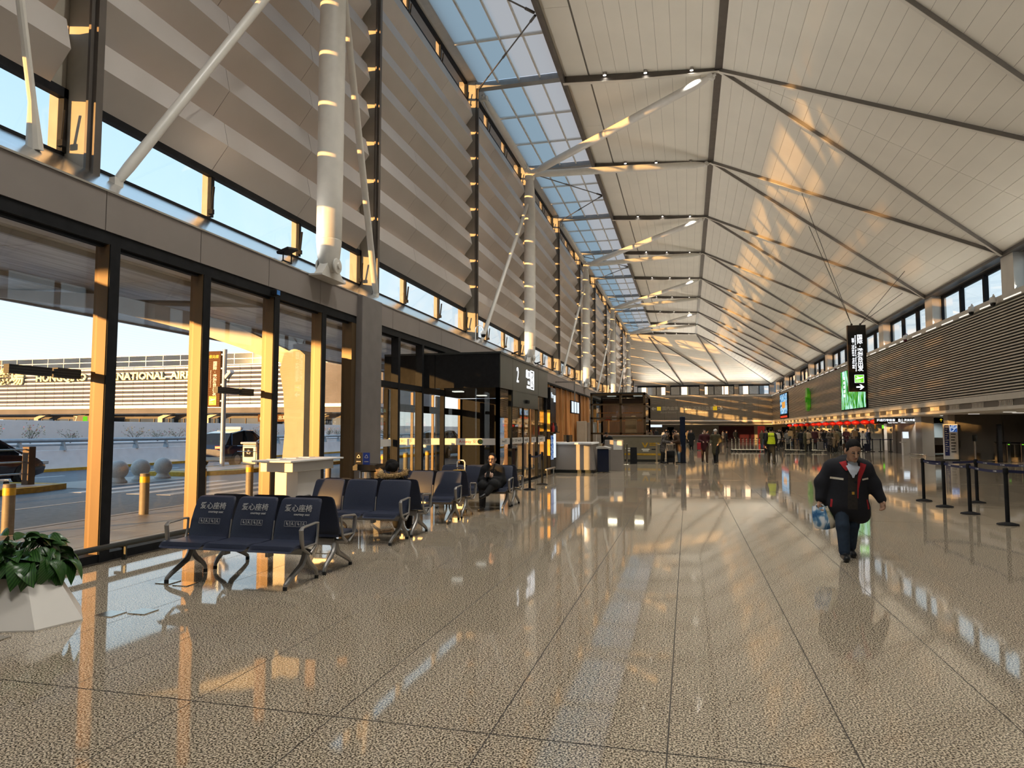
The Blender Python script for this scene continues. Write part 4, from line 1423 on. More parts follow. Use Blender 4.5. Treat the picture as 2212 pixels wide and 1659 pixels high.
M['glass_car'] = principled('dark_car_glass', (0.012, 0.014, 0.016), 0.05, noise=(1, 0.2))
M['tail_red'] = principled('red_tail_lamp', (0.35, 0.01, 0.01), 0.2, noise=(10, 0.2), emit=(.8, .02, .01), estr=.5)
M['paint_navy'] = principled('navy_car_paint', (0.012, 0.02, 0.05), 0.15, 0.3, noise=(2, 0.1), coat=.8)
M['paint_dark'] = principled('dark_red_brown_car_paint', (0.035, 0.014, 0.013), 0.2, 0.2, noise=(2, 0.1), coat=.8)
car('suv', 'dark blue taxi with roof sign driving past the road sign', (-21.3, 29.6, -.05), R(3), M['paint_navy'], True)
car('saloon_car', 'dark car partly hidden at the left edge behind the trolley corral', (-21.0, 16.0, -.05), 0, M['paint_dark'])
car('saloon_car', 'pale blue parked car seen through the lobby glass', (-15.2, 42.0, -.05), 0, M['rail_grey'])

# ------------------------------------------------------------------ the other wing of the terminal across the forecourt
FW = thing('terminal_wing', 'long terminal wing with white louvre facade and gold lettering across the forecourt', 'building', (-90, 102, -.10))
FY = 100.0
fprof = [(0.0, 0.0), (-.16, .20), (-.22, .42), (-.16, .62), (-.02, .66), (0.12, .66), (.12, 0)]
fpm = MB().prism([(FY + y, z) for y, z in fprof], 'X', .03, 2.07).mesh('facade_panel', M['facade_fin'], (0, 0, 0))
for r in range(9):
    for c in range(30):
        place('facade_panel', fpm, FW, (-122 + c * 2.1 + 90, -102, 5.85 + r * .735 + .10))
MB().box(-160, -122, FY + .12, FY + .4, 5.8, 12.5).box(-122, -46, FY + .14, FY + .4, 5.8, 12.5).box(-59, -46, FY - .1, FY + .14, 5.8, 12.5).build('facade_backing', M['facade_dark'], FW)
for c in range(22):
    x = -122 + c * 3.5
    for z0, z1 in ((12.62, 13.45), (13.55, 14.4)):
        p = MB().box(x + .05, x + 3.45, FY + .25, FY + .3, z0, z1).build('upper_pane', M['facade_glass'], FW)
    MB().box(x - .05, x + .05, FY + .2, FY + .35, 12.55, 14.5).build('upper_mullion', M['rail_grey'], FW)
for z in (12.55, 13.5, 14.45):
    MB().box(-160, -46, FY + .18, FY + .36, z - .06, z + .06).build('upper_rail', M['rail_grey'], FW)
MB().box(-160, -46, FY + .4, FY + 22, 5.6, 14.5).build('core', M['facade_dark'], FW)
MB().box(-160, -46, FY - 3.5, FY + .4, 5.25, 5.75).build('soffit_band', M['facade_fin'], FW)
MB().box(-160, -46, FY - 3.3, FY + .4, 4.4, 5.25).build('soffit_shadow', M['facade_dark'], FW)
for c in range(26):
    x = -122 + c * 3.0
    MB().box(x, x + 2.85, FY + 1.0, FY + 1.05, -.1, 3.6).build('ground_pane', M['facade_glass'], FW)
    MB().box(x + 2.85, x + 3.0, FY + .9, FY + 1.1, -.1, 3.6).build('ground_mullion', M['facade_dark'], FW)
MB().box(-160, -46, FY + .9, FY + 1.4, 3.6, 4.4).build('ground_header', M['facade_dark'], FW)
for x in (-112, -103.5, -86, -77, -66, -57):
    MB().prism([(x - .5, -.1), (x + .5, -.1), (x + .45, 3.6), (x + 2.6, 4.4), (x + 2.1, 4.6), (x, 4.0), (x - .45, 3.8)], 'Y', FY - 1.2, FY - .6).build('prop', M['arm_grey'], FW)
lettering('HONGQIAO  INTERNATIONAL  AIRPORT', 1.75, (-113.3, FY - .40, 10.85), '-Y', M['gold_letter'], FW, .12, 'LEFT', bold=.05, width=1.12)
lettering('機場', 3.3, (-119.3, FY - .40, 11.1), '-Y', M['gold_letter'], FW, .12, 'CENTER', bold=.06)
for x, s in ((-103, '7'), (-66.5, '6')):
    MB().box(x - .6, x + 6.5, FY - 1.5, FY - 1.3, 3.0, 4.15).build('gate_sign', M['sign_brown'] if s == '6' else M['facade_dark'], FW)
    lettering(s, 1.3, (x, FY - 1.52, 3.55), '-Y', M['print_white'], FW, .02)
    MB().box(x + 1.5, x + 2.4, FY - 1.54, FY - 1.5, 3.2, 4.0).build('gate_symbol', M['sign_green'] if s == '7' else M['print_yellow'], FW)
    lettering('出发', .7, (x + 3.8, FY - 1.52, 3.6), '-Y', M['print_white'], FW, .02)

# long low building beyond the far end wall, seen through its strip windows
FBd = thing('office_building', 'grey office building glimpsed through the far end windows', 'building', (5, 150, -.10))
MB().box(-45, 60, 146, 160, -.1, 13.0).build('body', M['concrete'], FBd)
for i in range(26):
    MB().box(-44 + i * 4, -41.2 + i * 4, 145.9, 146.02, 8.6, 11.4).build('window', M['facade_glass'], FBd)
MB().box(-46, 61, 145.5, 160.5, 13.0, 13.5).build('roof', M['facade_dark'], FBd)

# ================================================================== SEATING
def rr_loft(stations, n_side=4):
    """loft of rounded slabs: stations (centre, half width vec along X, thickness dir vec)"""
    pass


def slab(rows, wx, t, edge=.012):
    """rows: list of (y,z,halfwidth, normal y, normal z); closed cushion-like sheet of thickness t"""
    mb = MB()
    P = []
    for (y, z, hw, ny, nz_) in rows:
        ring = []
        for sx, st in ((-1, -.0), (-.97, -.5), (-.85, -.5), (0, -.5), (.85, -.5), (.97, -.5), (1, -.0), (.97, .5), (.85, .5), (0, .5), (-.85, .5), (-.97, .5)):
            k = st * t * (1 if abs(sx) < .9 else .8)
            ring.append((sx * hw, y + ny * k, z + nz_ * k))
        P.append(ring)
    mb.grid(P, closed=True)
    n = 12
    mb.f.append(tuple(range(n)))
    mb.m.append(0)
    mb.f.append(tuple(range(len(mb.v) - 1, len(mb.v) - 1 - n, -1)))
    mb.m.append(0)
    return mb


SEATP = .55


def bench(label, loc, rz, lettered=False, group='blue three-seat airport benches'):
    B = thing('airport_bench', label, 'bench', (0, 0, 0), group)
    for i in (-1, 0, 1):
        ox = i * SEATP
        b = slab([(.135, .415, .24, -.97, -.25), (.15, .43, .262, -.97, -.25), (.175, .52, .264, -.97, -.2), (.195, .62, .262, -.96, -.22), (.235, .74, .256, -.94, -.3), (.285, .85, .25, -.94, -.3), (.297, .875, .235, -.94, -.3), (.30, .882, .20, -.94, -.3)], 0, .05)
        b.xf(Matrix.Translation((ox, 0, 0)))
        bk = b.build('backrest', M['navy_vinyl'], B)
        s = slab([(.17, .425, .25, 0, 1), (.10, .418, .262, 0, 1), (-.05, .415, .265, 0, 1), (-.20, .425, .265, 0, 1), (-.29, .42, .262, .4, .9), (-.315, .40, .255, .8, .5), (-.32, .39, .24, .9, .3)], 0, .05)
        s.xf(Matrix.Translation((ox, 0, 0)))
        s.build('seat', M['navy_vinyl'], B)
        MB().pipe([(ox + .272, .145, .40), (ox + .272, .165, .52), (ox + .27, .19, .64)], .008, 6).build('edge_trim', M['alu_grey'], B)
        if lettered:
            ang = PI / 2 - R(17)
            for j, (s_, sz, z, dx) in enumerate((('爱心座椅', .085, .775, .0), ('courtesy seat', .036, .715, .055))):
                y = .235 + (z - .74) * .45 - .030
                lettering(s_, sz, (ox + dx, y, z), (ang, 0), M['silver_print'], bk, .001, italic=.15 if j else 0, bold=.0008)
            for q in range(4):
                cx = ox - .105 + q * .07
                fr = MB()
                for a, c, e, f in ((-.031, .031, -.031, -.028), (-.031, .031, .028, .031), (-.031, -.028, -.031, .031), (.028, .031, -.031, .031)):
                    fr.box(a, c, e, f, 0, .001)
                # seated figure: head, torso, seat, leg and a stick or bump
                fr.lathe([(.001, 0), (.006, 0), (.006, .001), (.001, .001)], (-.004, .017, 0), 8)
                fr.prism([(-.009, .010), (.001, .010), (.003, -.004), (.013, -.004), (.013, -.022), (.009, -.022), (.009, -.009), (-.007, -.009)], 'Z', 0, .001)
                if q % 2:
                    fr.box(-.016, -.013, -.022, .006, 0, .001)
                else:
                    fr.prism([(.006, .004), (.014, .002), (.012, -.006), (.004, -.004)], 'Z', 0, .001)
                z = .615
                fr.xf(Matrix.Translation((cx, .183 + (z - .6) * .25 - .026, z)) @ Matrix.Rotation(PI / 2 - R(13), 4, 'X'))
                fr.build('pictogram', M['silver_print'], bk)
    MB().bbox(-.72, .72, .06, .13, .30, .385, .008).build('beam', M['alu_grey'], B)
    for i in (-.275, .275):
        MB().box(i - .02, i + .02, -.18, .16, .375, .40).box(i - .02, i + .02, .05, .15, .26, .40).build('seat_bracket', M['alu_grey'], B)
    for sx in (-.72, .72):
        lg = MB().pipe([(sx, .095, .36), (sx, .07, .27), (sx, .02, .20), (sx, -.22, .09), (sx, -.285, .05), (sx, -.29, 0.02)], [.032, .034, .033, .026, .023, .02], 8)
        lg.pipe([(sx, .095, .34), (sx, .12, .26), (sx, .17, .20), (sx, .30, .11), (sx, .335, .06), (sx, .338, .02)], [.032, .032, .03, .025, .022, .02], 8)
        L = lg.build('leg', M['alu_grey'], B)
        MB().lathe([(.023, 0), (.023, .035), (.018, .04)], (sx, -.29, 0), 10).lathe([(.023, 0), (.023, .035), (.018, .04)], (sx, .338, 0), 10).build('rubber_foot', M['rubber'], L)
    for sx in (-.83, .83):
        a = MB().pipe([(sx, -.02, .33), (sx, -.14, .40), (sx, -.165, .46), (sx, -.185, .60), (sx, -.16, .625), (sx, .10, .645), (sx, .16, .64)], [.018, .02, .028, .028, .022, .018, .016], 8, sq=.7)
        a.pipe([(sx, .16, .64), (sx, .15, .50), (sx, .12, .40), (sx, .02, .33)], [.016, .016, .02, .022], 8, sq=.7)
        a.pipe([(sx, -.14, .41), (sx, .12, .42)], [.012, .012], 6)
        a.tube((sx, .04, .345), (sx * .88, .09, .345), .025, n=8)
        a.build('armrest', M['alu_grey'], B)
    B.location = loc
    B.rotation_euler = (0, 0, rz)
    return B


b1 = bench('front blue bench with courtesy seat lettering on its three backs', (-4.77, 6.77, 0), 0, True)
b2 = bench('plain blue bench backed against the lettered courtesy bench', (-4.77, 7.62, 0), PI)
for (x, y, rz, lab) in ((-4.88, 9.62, 0, 'second blue bench row facing the viewer, behind the courtesy bench'),
                        (-4.88, 10.47, PI, 'blue bench facing away where the person in the fur hood sits'),
                        (-4.85, 11.98, 0, 'third blue bench row facing the viewer, beside the suitcase'),
                        (-4.85, 12.83, PI, 'blue bench facing away behind the third row'),
                        (-4.45, 14.25, 0, 'farthest blue bench with the seated phone user'),
                        (-4.45, 15.10, PI, 'blue bench facing the black lobby')):
    copy_tree(b2, (x, y, 0), rz, lab)

# ------------------------------------------------------------------ planter with broad leaves
M['planter'] = principled('white_planter', (0.72, 0.68, 0.63), 0.5, noise=(3, 0.03))
M['soil'] = principled('dark_soil', (0.03, 0.022, 0.015), 0.9, noise=(20, 0.4))


def leaf_mat():
    m = principled('striped_green_leaf', (0.05, 0.12, 0.03), 0.28)
    nt = m.node_tree
    b = nt.nodes['Principled BSDF']
    tc = nt.nodes.new('ShaderNodeTexCoord')
    w = nt.nodes.new('ShaderNodeTexWave')
    w.inputs['Scale'].default_value = 16
    w.inputs['Distortion'].default_value = 1.5
    mp = nt.nodes.new('ShaderNodeMapping')
    mp.inputs['Rotation'].default_value = (0, 0, R(35))
    r = nt.nodes.new('ShaderNodeValToRGB')
    r.color_ramp.elements[0].color = (0.012, 0.045, 0.010, 1)
    r.color_ramp.elements[1].color = (0.045, 0.12, 0.025, 1)
    nt.links.new(tc.outputs['Object'], mp.inputs[0])
    nt.links.new(mp.outputs[0], w.inputs['Vector'])
    nt.links.new(w.outputs['Fac'], r.inputs[0])
    nt.links.new(r.outputs[0], b.inputs['Base Color'])
    return m


M['leaf'] = leaf_mat()
PL = thing('planter', 'faceted white planter full of broad dark green leaves', 'planter', (-5.88, 5.02, 0))
cx, cy = -5.88, 5.02


def ring8(k, z, base):
    return [(cx + (p[0] - cx) * k, cy + (p[1] - cy) * k, z) for p in base]


base = [(-5.13, 5.06), (-5.22, 4.68), (-5.75, 4.47), (-6.35, 4.62), (-6.62, 5.05), (-6.35, 5.45), (-5.85, 5.55), (-5.5, 5.40)]
P = [ring8(1, 0, base), ring8(1, .012, base), ring8(.60, .385, base), ring8(.56, .385, base), ring8(.54, .34, base)]
mbp = MB().grid(P, closed=True)
mbp.f += [tuple(range(7, -1, -1)), tuple(range(32, 40))]
mbp.m += [0, 0]
mbp.build('pot', M['planter'], PL, 0.2)
MB().prism([(p[0], p[1]) for p in ring8(.55, 0, base)], 'Z', .33, .345).build('soil', M['soil'], PL)


def leaf_mesh(l, w, droop):
    rows = []
    for i in range(9):
        t = i / 8
        hw = w * (math.sin(PI * min(1, t * .97 + .03)) ** .75) * (1 - .25 * t)
        y = l * (t - droop * t * t * .25)
        z = -droop * l * t * t * .6 + .10 * l * math.sin(PI * t)
        rows.append([(-hw, y, z + hw * .30), (-hw * .5, y, z + hw * .02), (0, y, z - hw * .08), (hw * .5, y, z + hw * .02), (hw, y, z + hw * .30)])
    return MB().grid(rows).mesh('leaf', M['leaf'], smooth=2)


lm = [leaf_mesh(.26, .095, .7), leaf_mesh(.22, .085, .35), leaf_mesh(.30, .10, 1.0), leaf_mesh(.2, .07, .1)]
rn = random.Random(11)
stems = MB()
for i in range(135):
    a = rn.uniform(0, 2 * PI)
    rr = math.sqrt(rn.random()) * .43
    h = .68 - .22 * (rr / .43) ** 2 + rn.uniform(-.05, .05)
    px, py = cx + math.cos(a) * rr * 1.05, cy + math.sin(a) * rr * .85
    o = place('leaf', lm[2 if rr > .33 else rn.choice([0, 0, 1, 3])], PL, (px - PL['_o'][0], py - PL['_o'][1], h))
    o.rotation_euler = (R(rn.uniform(-40, 8)) if rr > .33 else R(rn.uniform(-25, 35)), R(rn.uniform(-25, 25)), a - PI / 2 + rn.uniform(-.6, .6))
    k = rn.uniform(.7, .98)
    o.scale = (k, k, k)
    stems.pipe([(cx + math.cos(a) * rr * .5, cy + math.sin(a) * rr * .4, .34), ((px + cx) / 2, (py + cy) / 2, h * .75), (px, py, h)], [.006, .005, .004], 4)
stems.build('stems', M['leaf'], PL)['kind'] = 'stuff'

# ------------------------------------------------------------------ writing desk, recycling bin
WD = thing('writing_desk', 'white stand-up writing desk with overhanging top beside the glass', 'desk', (-6.55, 11.0, 0))
MB().bbox(-6.98, -6.18, 9.98, 11.75, 1.125, 1.155, .006).build('top', M['white_paint'], WD)
MB().bbox(-6.88, -6.28, 10.2, 11.55, .96, 1.122, .006).build('drawer_box', M['white_paint'], WD)
MB().bbox(-6.80, -6.36, 10.5, 11.25, 0, .958, .006).build('pedestal', M['white_paint'], WD)
for y in (10.4, 10.9, 11.35):
    MB().box(-6.9, -6.65, y, y + .2, 1.156, 1.162).build('form_tray', M['silver_print'], WD)
RB = thing('recycling_bin', 'steel recycling bin with black slanted lid and blue and black sign plates', 'bin', (-6.1, 13.0, 0))
MB().lathe([(.24, 0), (.25, .02), (.25, .82), (.235, .84)], (-6.2, 13.0, 0), 24, sx=1.0, sy=1.15).build('steel_body', M['chrome'], RB)
MB().bbox(-6.12, -5.86, 12.73, 13.25, .02, .84, .02).build('black_body', M['black_gloss'], RB)
MB().prism([(-6.48, .85), (-5.83, .85), (-5.83, .88), (-6.05, .96), (-6.42, .97), (-6.48, .93)], 'Y', 12.70, 13.30).build('lid', M['black_gloss'], RB)
M['sign_blue'] = principled('blue_sign_plate', (0.01, 0.05, 0.32), 0.4, noise=(5, 0.1))
for y, m_, x in ((12.80, M['black'], -6.40), (12.80, M['sign_blue'], -6.23)):
    p_ = MB().box(x - .075, x + .07, 12.79, 12.80, .96, 1.20).build('sign_plate', m_, RB)
    lettering('♺', .09, (x, 12.785, 1.12), '-Y', M['print_white'], p_, .001)
    lettering('可回收物' if m_ is M['sign_blue'] else '其他垃圾', .024, (x, 12.785, 1.02), '-Y', M['print_white'], p_, .001)
for x in (-6.02, -5.93):
    lettering('♺', .07, (x, 12.725, .62), '-Y', M['print_white'], RB, .001)

# ------------------------------------------------------------------ belt stanchions
M['belt'] = principled('navy_belt_webbing', (0.012, 0.016, 0.06), 0.6, noise=(80, 0.2))


def stanchion_proto():
    t = thing('belt_stanchion', 'x', 'stanchion')
    MB().lathe([(.165, 0), (.17, .012), (.16, .022), (.06, .045), (.034, .05), (.02, .05)], (0, 0, 0), 24).build('base', M['black'], t)
    MB().lathe([(.034, .045), (.034, .90), (.03, .905)], (0, 0, 0), 16).build('post', M['black'], t)
    MB().lathe([(.038, .88), (.042, .89), (.042, .965), (.036, .985), (.01, .99)], (0, 0, 0), 16).build('head', M['black'], t)
    return t


st0 = stanchion_proto()
ROWA = [(5.38, 13.98), (5.37, 15.62), (5.33, 16.9), (5.32, 18.22)]
ROWB = [(6.72, 16.2), (6.36, 18.05)]
STL = ['nearest black belt stanchion at the right edge', 'second black belt stanchion of the front row', 'third black belt stanchion of the front row', 'farthest black belt stanchion of the front row, left end',
       'black belt stanchion of the rear row at the right edge', 'rear row belt stanchion behind the front ones', 'belt stanchion at the lobby corner, nearer of the pair', 'belt stanchion beside the lobby doors, farther of the pair']
allst = ROWA + ROWB + [(-4.27, 18.9), (-4.30, 20.75)]
for i, (x, y) in enumerate(allst):
    if i == 0:
        st0.location = (x, y, 0)
        st0['label'] = STL[0]
        st0['group'] = 'belt stanchions'
    else:
        copy_tree(st0, (x, y, 0), 0, STL[i], 'belt stanchions')


def belt(a, b, label, zs=.03, txt=True):
    a, b = Vector((a[0], a[1], .93)), Vector((b[0], b[1], .93))
    d = (b - a)
    n = Vector((-d.y, d.x, 0)).normalized() * .0015
    L = d.length
    d.normalize()
    a, b = a + d * .042, b - d * .042
    rows = []
    for i in range(9):
        t = i / 8
        p = a.lerp(b, t) - Vector((0, 0, zs * 4 * t * (1 - t)))
        rows.append([p - n - Vector((0, 0, .025)), p + n - Vector((0, 0, .025)), p + n + Vector((0, 0, .025)), p - n + Vector((0, 0, .025))])
    mb = MB().grid(rows, closed=True)
    mb.f += [(3, 2, 1, 0), (32, 33, 34, 35)]
    mb.m += [0, 0]
    t_ = thing('queue_belt', label, 'belt', tuple(a - Vector((0, 0, .025))), 'queue belts')
    mb.build('webbing', M['belt'], t_)
    if txt:
        ang = math.atan2(d.y, d.x)
        if d.x < 0:
            ang += PI
        for q in range(int(L / .55)):
            t = (q + .5) / int(L / .55)
            p = a.lerp(b, t) - Vector((0, 0, zs * 4 * t * (1 - t)))
            nn = Vector((math.sin(ang), -math.cos(ang), 0)) * .003
            lettering('✈ 上海机场', .026, p + nn, (PI / 2, ang), M['print_white'], t_, .0005)


belt(ROWA[0], ROWA[1], 'navy belt between the two nearest front stanchions')
belt(ROWA[1], ROWA[2], 'navy belt between second and third front stanchions')
belt(ROWA[2], ROWA[3], 'navy belt at the far end of the front row')
belt(ROWB[1], ROWA[3], 'navy belt joining front row end to rear row')
belt(ROWB[0], ROWB[1], 'navy belt between the two rear stanchions')
belt(ROWA[0], (7.4, 14.1), 'navy belt leaving the frame from nearest stanchion')
belt(ROWB[0], (8.6, 16.3), 'navy belt leaving the frame from rear row')
belt((-4.27, 18.9), (-4.30, 20.75), 'navy belt in front of the lobby doors', .05, False)
for i, (x, y) in enumerate(((7.4, 14.1), (8.6, 16.3))):
    copy_tree(st0, (x, y, 0), 0, ['black belt stanchion just past the right edge, front row', 'black belt stanchion just past the right edge, rear row'][i], 'belt stanchions')

# ================================================================== BLACK ENTRANCE LOBBY
M['decal'] = principled('white_glass_decal', (0.62, 0.60, 0.57), 0.6, noise=(4, 0.04))
M['decal_text'] = principled('black_print', (0.02, 0.02, 0.02), 0.6, noise=(4, 0.1))
M['decal_red'] = principled('red_print', (0.45, 0.03, 0.02), 0.6, noise=(4, 0.1))
LO = thing('entrance_lobby', 'black glazed entrance lobby with lit 2 and exit sign', 'lobby', (-6.6, 21.7, 0))
lx0, lx1, ly0, ly1, lzb, lzt = -8.4, -5.0, 18.35, 25.0, 2.82, 3.76
MB().box(lx0, lx1, ly0, ly1, lzb + .02, lzt).build('header_box', M['black'], LO)
MB().box(lx1, lx1 + .03, ly0, 19.75, lzb, lzt).build('header_panel', M['gunmetal'], LO)
MB().box(lx1, lx1 + .03, 19.77, 23.35, lzb, lzt).build('header_panel', M['gunmetal'], LO)
MB().box(lx1, lx1 + .03, 23.37, ly1, lzb, lzt).build('header_panel', M['gunmetal'], LO)
MB().box(lx0, lx1 + .06, ly0 - .04, ly1 + .03, lzt, lzt + .05).build('cornice', M['gunmetal'], LO)
for x0, x1 in ((-6.85, -5.0), (-8.4, -6.87)):
    MB().box(x0, x1, ly0 - .03, ly0, lzb, lzt).build('side_panel', M['black'], LO)
# lit signs on the front
lettering('2', .66, (lx1 + .035, 20.35, 3.29), '+X', M['sign_white'], LO, .008, width=.8)
lettering('出口', .30, (lx1 + .035, 21.75, 3.42), '+X', M['sign_white'], LO, .006, bold=.004)
lettering('Exit', .16, (lx1 + .035, 21.85, 3.17), '+X', M['sign_white'], LO, .006)
lettering('出口 出口', .10, (lx1 + .035, 21.8, 3.02), '+X', M['sign_white'], LO, .006)
fr = MB()
for a, b, c, d in ((22.12, 22.62, 2.98, 3.01), (22.12, 22.62, 3.57, 3.60), (22.12, 22.15, 2.98, 3.60), (22.59, 22.62, 2.98, 3.60)):
    fr.box(lx1 + .03, lx1 + .045, a, b, c, d)
fr.build('exit_frame', M['sign_white'], LO)
ex = MB()
for a, b, c, d in ((22.22, 22.27, 3.06, 3.52), (22.22, 22.44, 3.06, 3.11), (22.22, 22.44, 3.47, 3.52), (22.39, 22.44, 3.06, 3.17), (22.39, 22.44, 3.41, 3.52)):
    ex.box(lx1 + .03, lx1 + .042, a, b, c, d)
ex.build('exit_bracket', M['sign_white'], LO)
aa = [(-.14, -.03), (.03, -.03), (-.03, -.10), (.04, -.10), (.14, 0), (.04, .10), (-.03, .10), (.03, .03), (-.14, .03)]
MB().prism([(22.44 + p[0], 3.29 + p[1]) for p in aa], 'X', lx1 + .03, lx1 + .045).build('exit_arrow', M['sign_white'], LO)
# posts, frames and panes
M['bronze_lit'] = M['bronze']
for y, w in ((ly0, .10), (19.72, .10), (23.36, .10), (24.9, .10)):
    MB().box(lx1 - .10, lx1, y, y + w, 0, lzb).build('post', M['black'], LO)
MB().box(lx1 - .10, lx1 + .02, 19.8, 23.36, 2.35, lzb).build('door_operator', M['gunmetal'], LO)
sn = MB().bbox(lx1 + .02, lx1 + .09, 21.45, 21.75, 2.50, 2.60, .01)
sn.build('door_sensor', M['black'], LO)


def lobby_pane(y0, y1, kind, txt, inset=.05, z1=None):
    z1 = z1 or lzb
    p = MB().box(lx1 - inset - .008, lx1 - inset, y0, y1, .06, z1).build(kind, M['glass'], LO)
    MB().box(lx1 - inset - .02, lx1 - inset + .012, y0, y1, 0, .08).build('bottom_rail', M['black'], p)
    MB().box(lx1 - inset, lx1 - inset + .003, y0 + .02, y1 - .02, 1.24, 1.42).build('decal_band', M['decal'], p)
    lettering(txt, .10, (lx1 - inset + .004, (y0 + y1) / 2, 1.33), '+X', M['decal_text'], p, .0005)
    return p


lobby_pane(ly0 + .10, 19.72, 'pane', 'Amway安利')
lobby_pane(19.82, 20.7, 'pane', '安利一下 美好', .05, 2.35)
for a, b in ((20.72, 21.62), (21.66, 22.56)):
    d = lobby_pane(a, b, 'sliding_door', 'Amway安利', .11, 2.35)
    MB().box(lx1 - .135, lx1 - .095, a, a + .05, .0, 2.35).box(lx1 - .135, lx1 - .095, b - .05, b, 0, 2.35).build('stile', M['black'], d)
    lettering('自动门' if a < 21 else '当心夹手', .15, (lx1 - .10, (a + b) / 2, 1.95), '+X', M['print_white'], d, .0005)
    lettering('请勿倚靠', .10, (lx1 - .10, (a + b) / 2, 1.78), '+X', M['print_white'], d, .0005)
    lettering('Please do not\nlean on door', .06, (lx1 - .10, (a + b) / 2, 1.62), '+X', M['print_white'], d, .0005)
lobby_pane(22.6, 23.36, 'pane', '安利一下', .05, 2.35)
lobby_pane(23.46, 24.9, 'pane', 'Amway安利')
for x0, x1, txt in ((-8.3, -6.72, '安利一下  美好发生'), (-6.60, -5.10, 'Amway 安利')):
    p = MB().box(x0, x1, ly0 + .04, ly0 + .048, .06, lzb).build('pane', M['glass'], LO)
    MB().box(x0 + .02, x1 - .02, ly0 + .035, ly0 + .039, 1.24, 1.42).build('decal_band', M['decal'], p)
    lettering(txt, .12, ((x0 + x1) / 2, ly0 + .033, 1.33), '-Y', M['decal_text'] if x0 < -7 else M['decal_red'], p, .0005)
    MB().box(x0, x1, ly0 + .02, ly0 + .07, 0, .08).build('bottom_rail', M['black'], p)
M['emblem'] = screen_mat('ring_emblem', [(.3, (.4, .02, .01)), (.45, (.5, .3, .02)), (.55, (.05, .2, .05)), (.7, (.02, .05, .3))], (9, 9, 9), .25)
em = MB().lathe([(.05, 0), (.075, 0), (.075, .004), (.05, .004)], (0, 0, 0), 20)
for x in (-5.55, -8.65):
    e_ = MB().merge(em, Matrix.Translation((x if x > -8 else -5.55, ly0 + .033, 1.33)) @ Matrix.Rotation(PI / 2, 4, 'X'))
    if x > -8:
        e_.build('emblem', M['emblem'], LO)
for x, w in ((-6.72, .12), (-5.10, .10), (-8.42, .12)):
    MB().box(x, x + w, ly0, ly0 + .09, 0, lzb).build('post', M['black'], LO)
MB().box(-8.4, -6.9, 24.9, 25.0, 0, 2.82).box(-6.9, -6.0, 24.9, 25.0, 2.1, 2.82).build('far_side_panel', M['black'], LO)
MB().box(-8.45, -8.38, 18.4, 18.95, 0, 2.82).box(-8.45, -8.38, 22.6, 23.4, 0, 2.82).build('outer_panel', M['black'], LO)
# outer doors of the lobby (bronze frames seen through the glass)
for y in (18.5, 20.2, 22.0, 24.8):
    MB().box(-8.36, -8.28, y, y + .07, 0, 2.82).build('outer_frame', M['bronze'], LO)
MB().box(-8.36, -8.24, 18.4, 25, 2.2, 2.42).build('outer_header', M['black'], LO)
MB().box(-8.3, -8.295, 18.6, 24.8, 0.05, 2.2).build('outer_pane', M['glass'], LO)
for y in (19.9, 22.4):
    MB().box(-6.9, -6.6, y, y + .25, 2.80, 2.83).build('ceiling_lamp', M['lamp_tube'], LO)
lb = MB().pipe([(-4.72, 23.4, .30), (-4.72, 25.0, .30)], .03, 8).pipe([(-4.72, 23.6, 0), (-4.72, 23.6, .30)], .02, 6).pipe([(-4.72, 24.8, 0), (-4.72, 24.8, .30)], .02, 6)
solo('bumper_rail', lb, M['stainless'], 'low steel bumper rail at the foot of the lobby glass', 'railing')
MB().box(-7.14, -7.13, 17.0, 17.16, 1.25, 1.42).build('switch_plate', M['white_paint'], WL)
dc = MB().box(-7.32, -7.315, 15.3, 16.4, 1.24, 1.42).build('decal_band', M['decal'], WL)

# ================================================================== SHOP FRONTS BEYOND THE LOBBY
M['wood'] = principled('orange_brown_wood', (0.50, 0.235, 0.08), 0.45, noise=(3, 0.25, (6, 6, .4)))
M['wood_dark'] = principled('dark_brown_wood', (0.10, 0.045, 0.02), 0.5, noise=(3, 0.25, (6, 6, .4)))
M['poster'] = screen_mat('lit_blue_poster', [(.3, (.01, .02, .10)), (.45, (.03, .12, .42)), (.55, (.6, .7, .85)), (.7, (.02, .06, .25))], (3, 3, 2.2), .8)
M['screen_white'] = emit_mat('white_screen', (.80, .90, 1.0), 1.1)
VD = thing('display_unit', 'tall black display unit with lit poster and white panel beside the lobby', 'display', (-5.2, 25.8, 0))
MB().bbox(-5.4, -4.95, 25.45, 26.5, 0, 3.25, .02).build('cabinet', M['black_gloss'], VD)
MB().box(-4.95, -4.94, 25.5, 25.95, .55, 1.45).build('poster', M['poster'], VD)
MB().box(-4.95, -4.94, 26.02, 26.45, .6, 1.5).build('white_panel', M['screen_white'], VD)
for y, m_ in ((25.66, M['kerb_yellow']),):
    MB().box(-5.36, -4.97, 25.435, 25.45, 1.6, 2.4).build('yellow_panel', m_, VD)
    MB().box(-5.36, -4.97, 25.435, 25.45, 0.7, 1.3).build('yellow_panel', m_, VD)
lettering('Pre', .3, (-4.935, 25.75, 2.95), '+X', M['screen_white'], VD, .003)
MB().box(-4.945, -4.935, 26.1, 26.4, 2.72, 2.98).build('lit_symbol', M['screen_white'], VD)
for y, c in ((25.7, 'decal_red'), (26.05, 'decal_text'), (26.3, 'decal_text')):
    MB().lathe([(.05, 0), (.05, .2), (.02, .26), (.02, .34), (.01, .34)], (-4.9, y, 1.58), 10).build('bottle', M[c], VD)
MB().box(-4.95, -4.80, 25.45, 26.5, 1.55, 1.58).build('shelf', M['black'], VD)

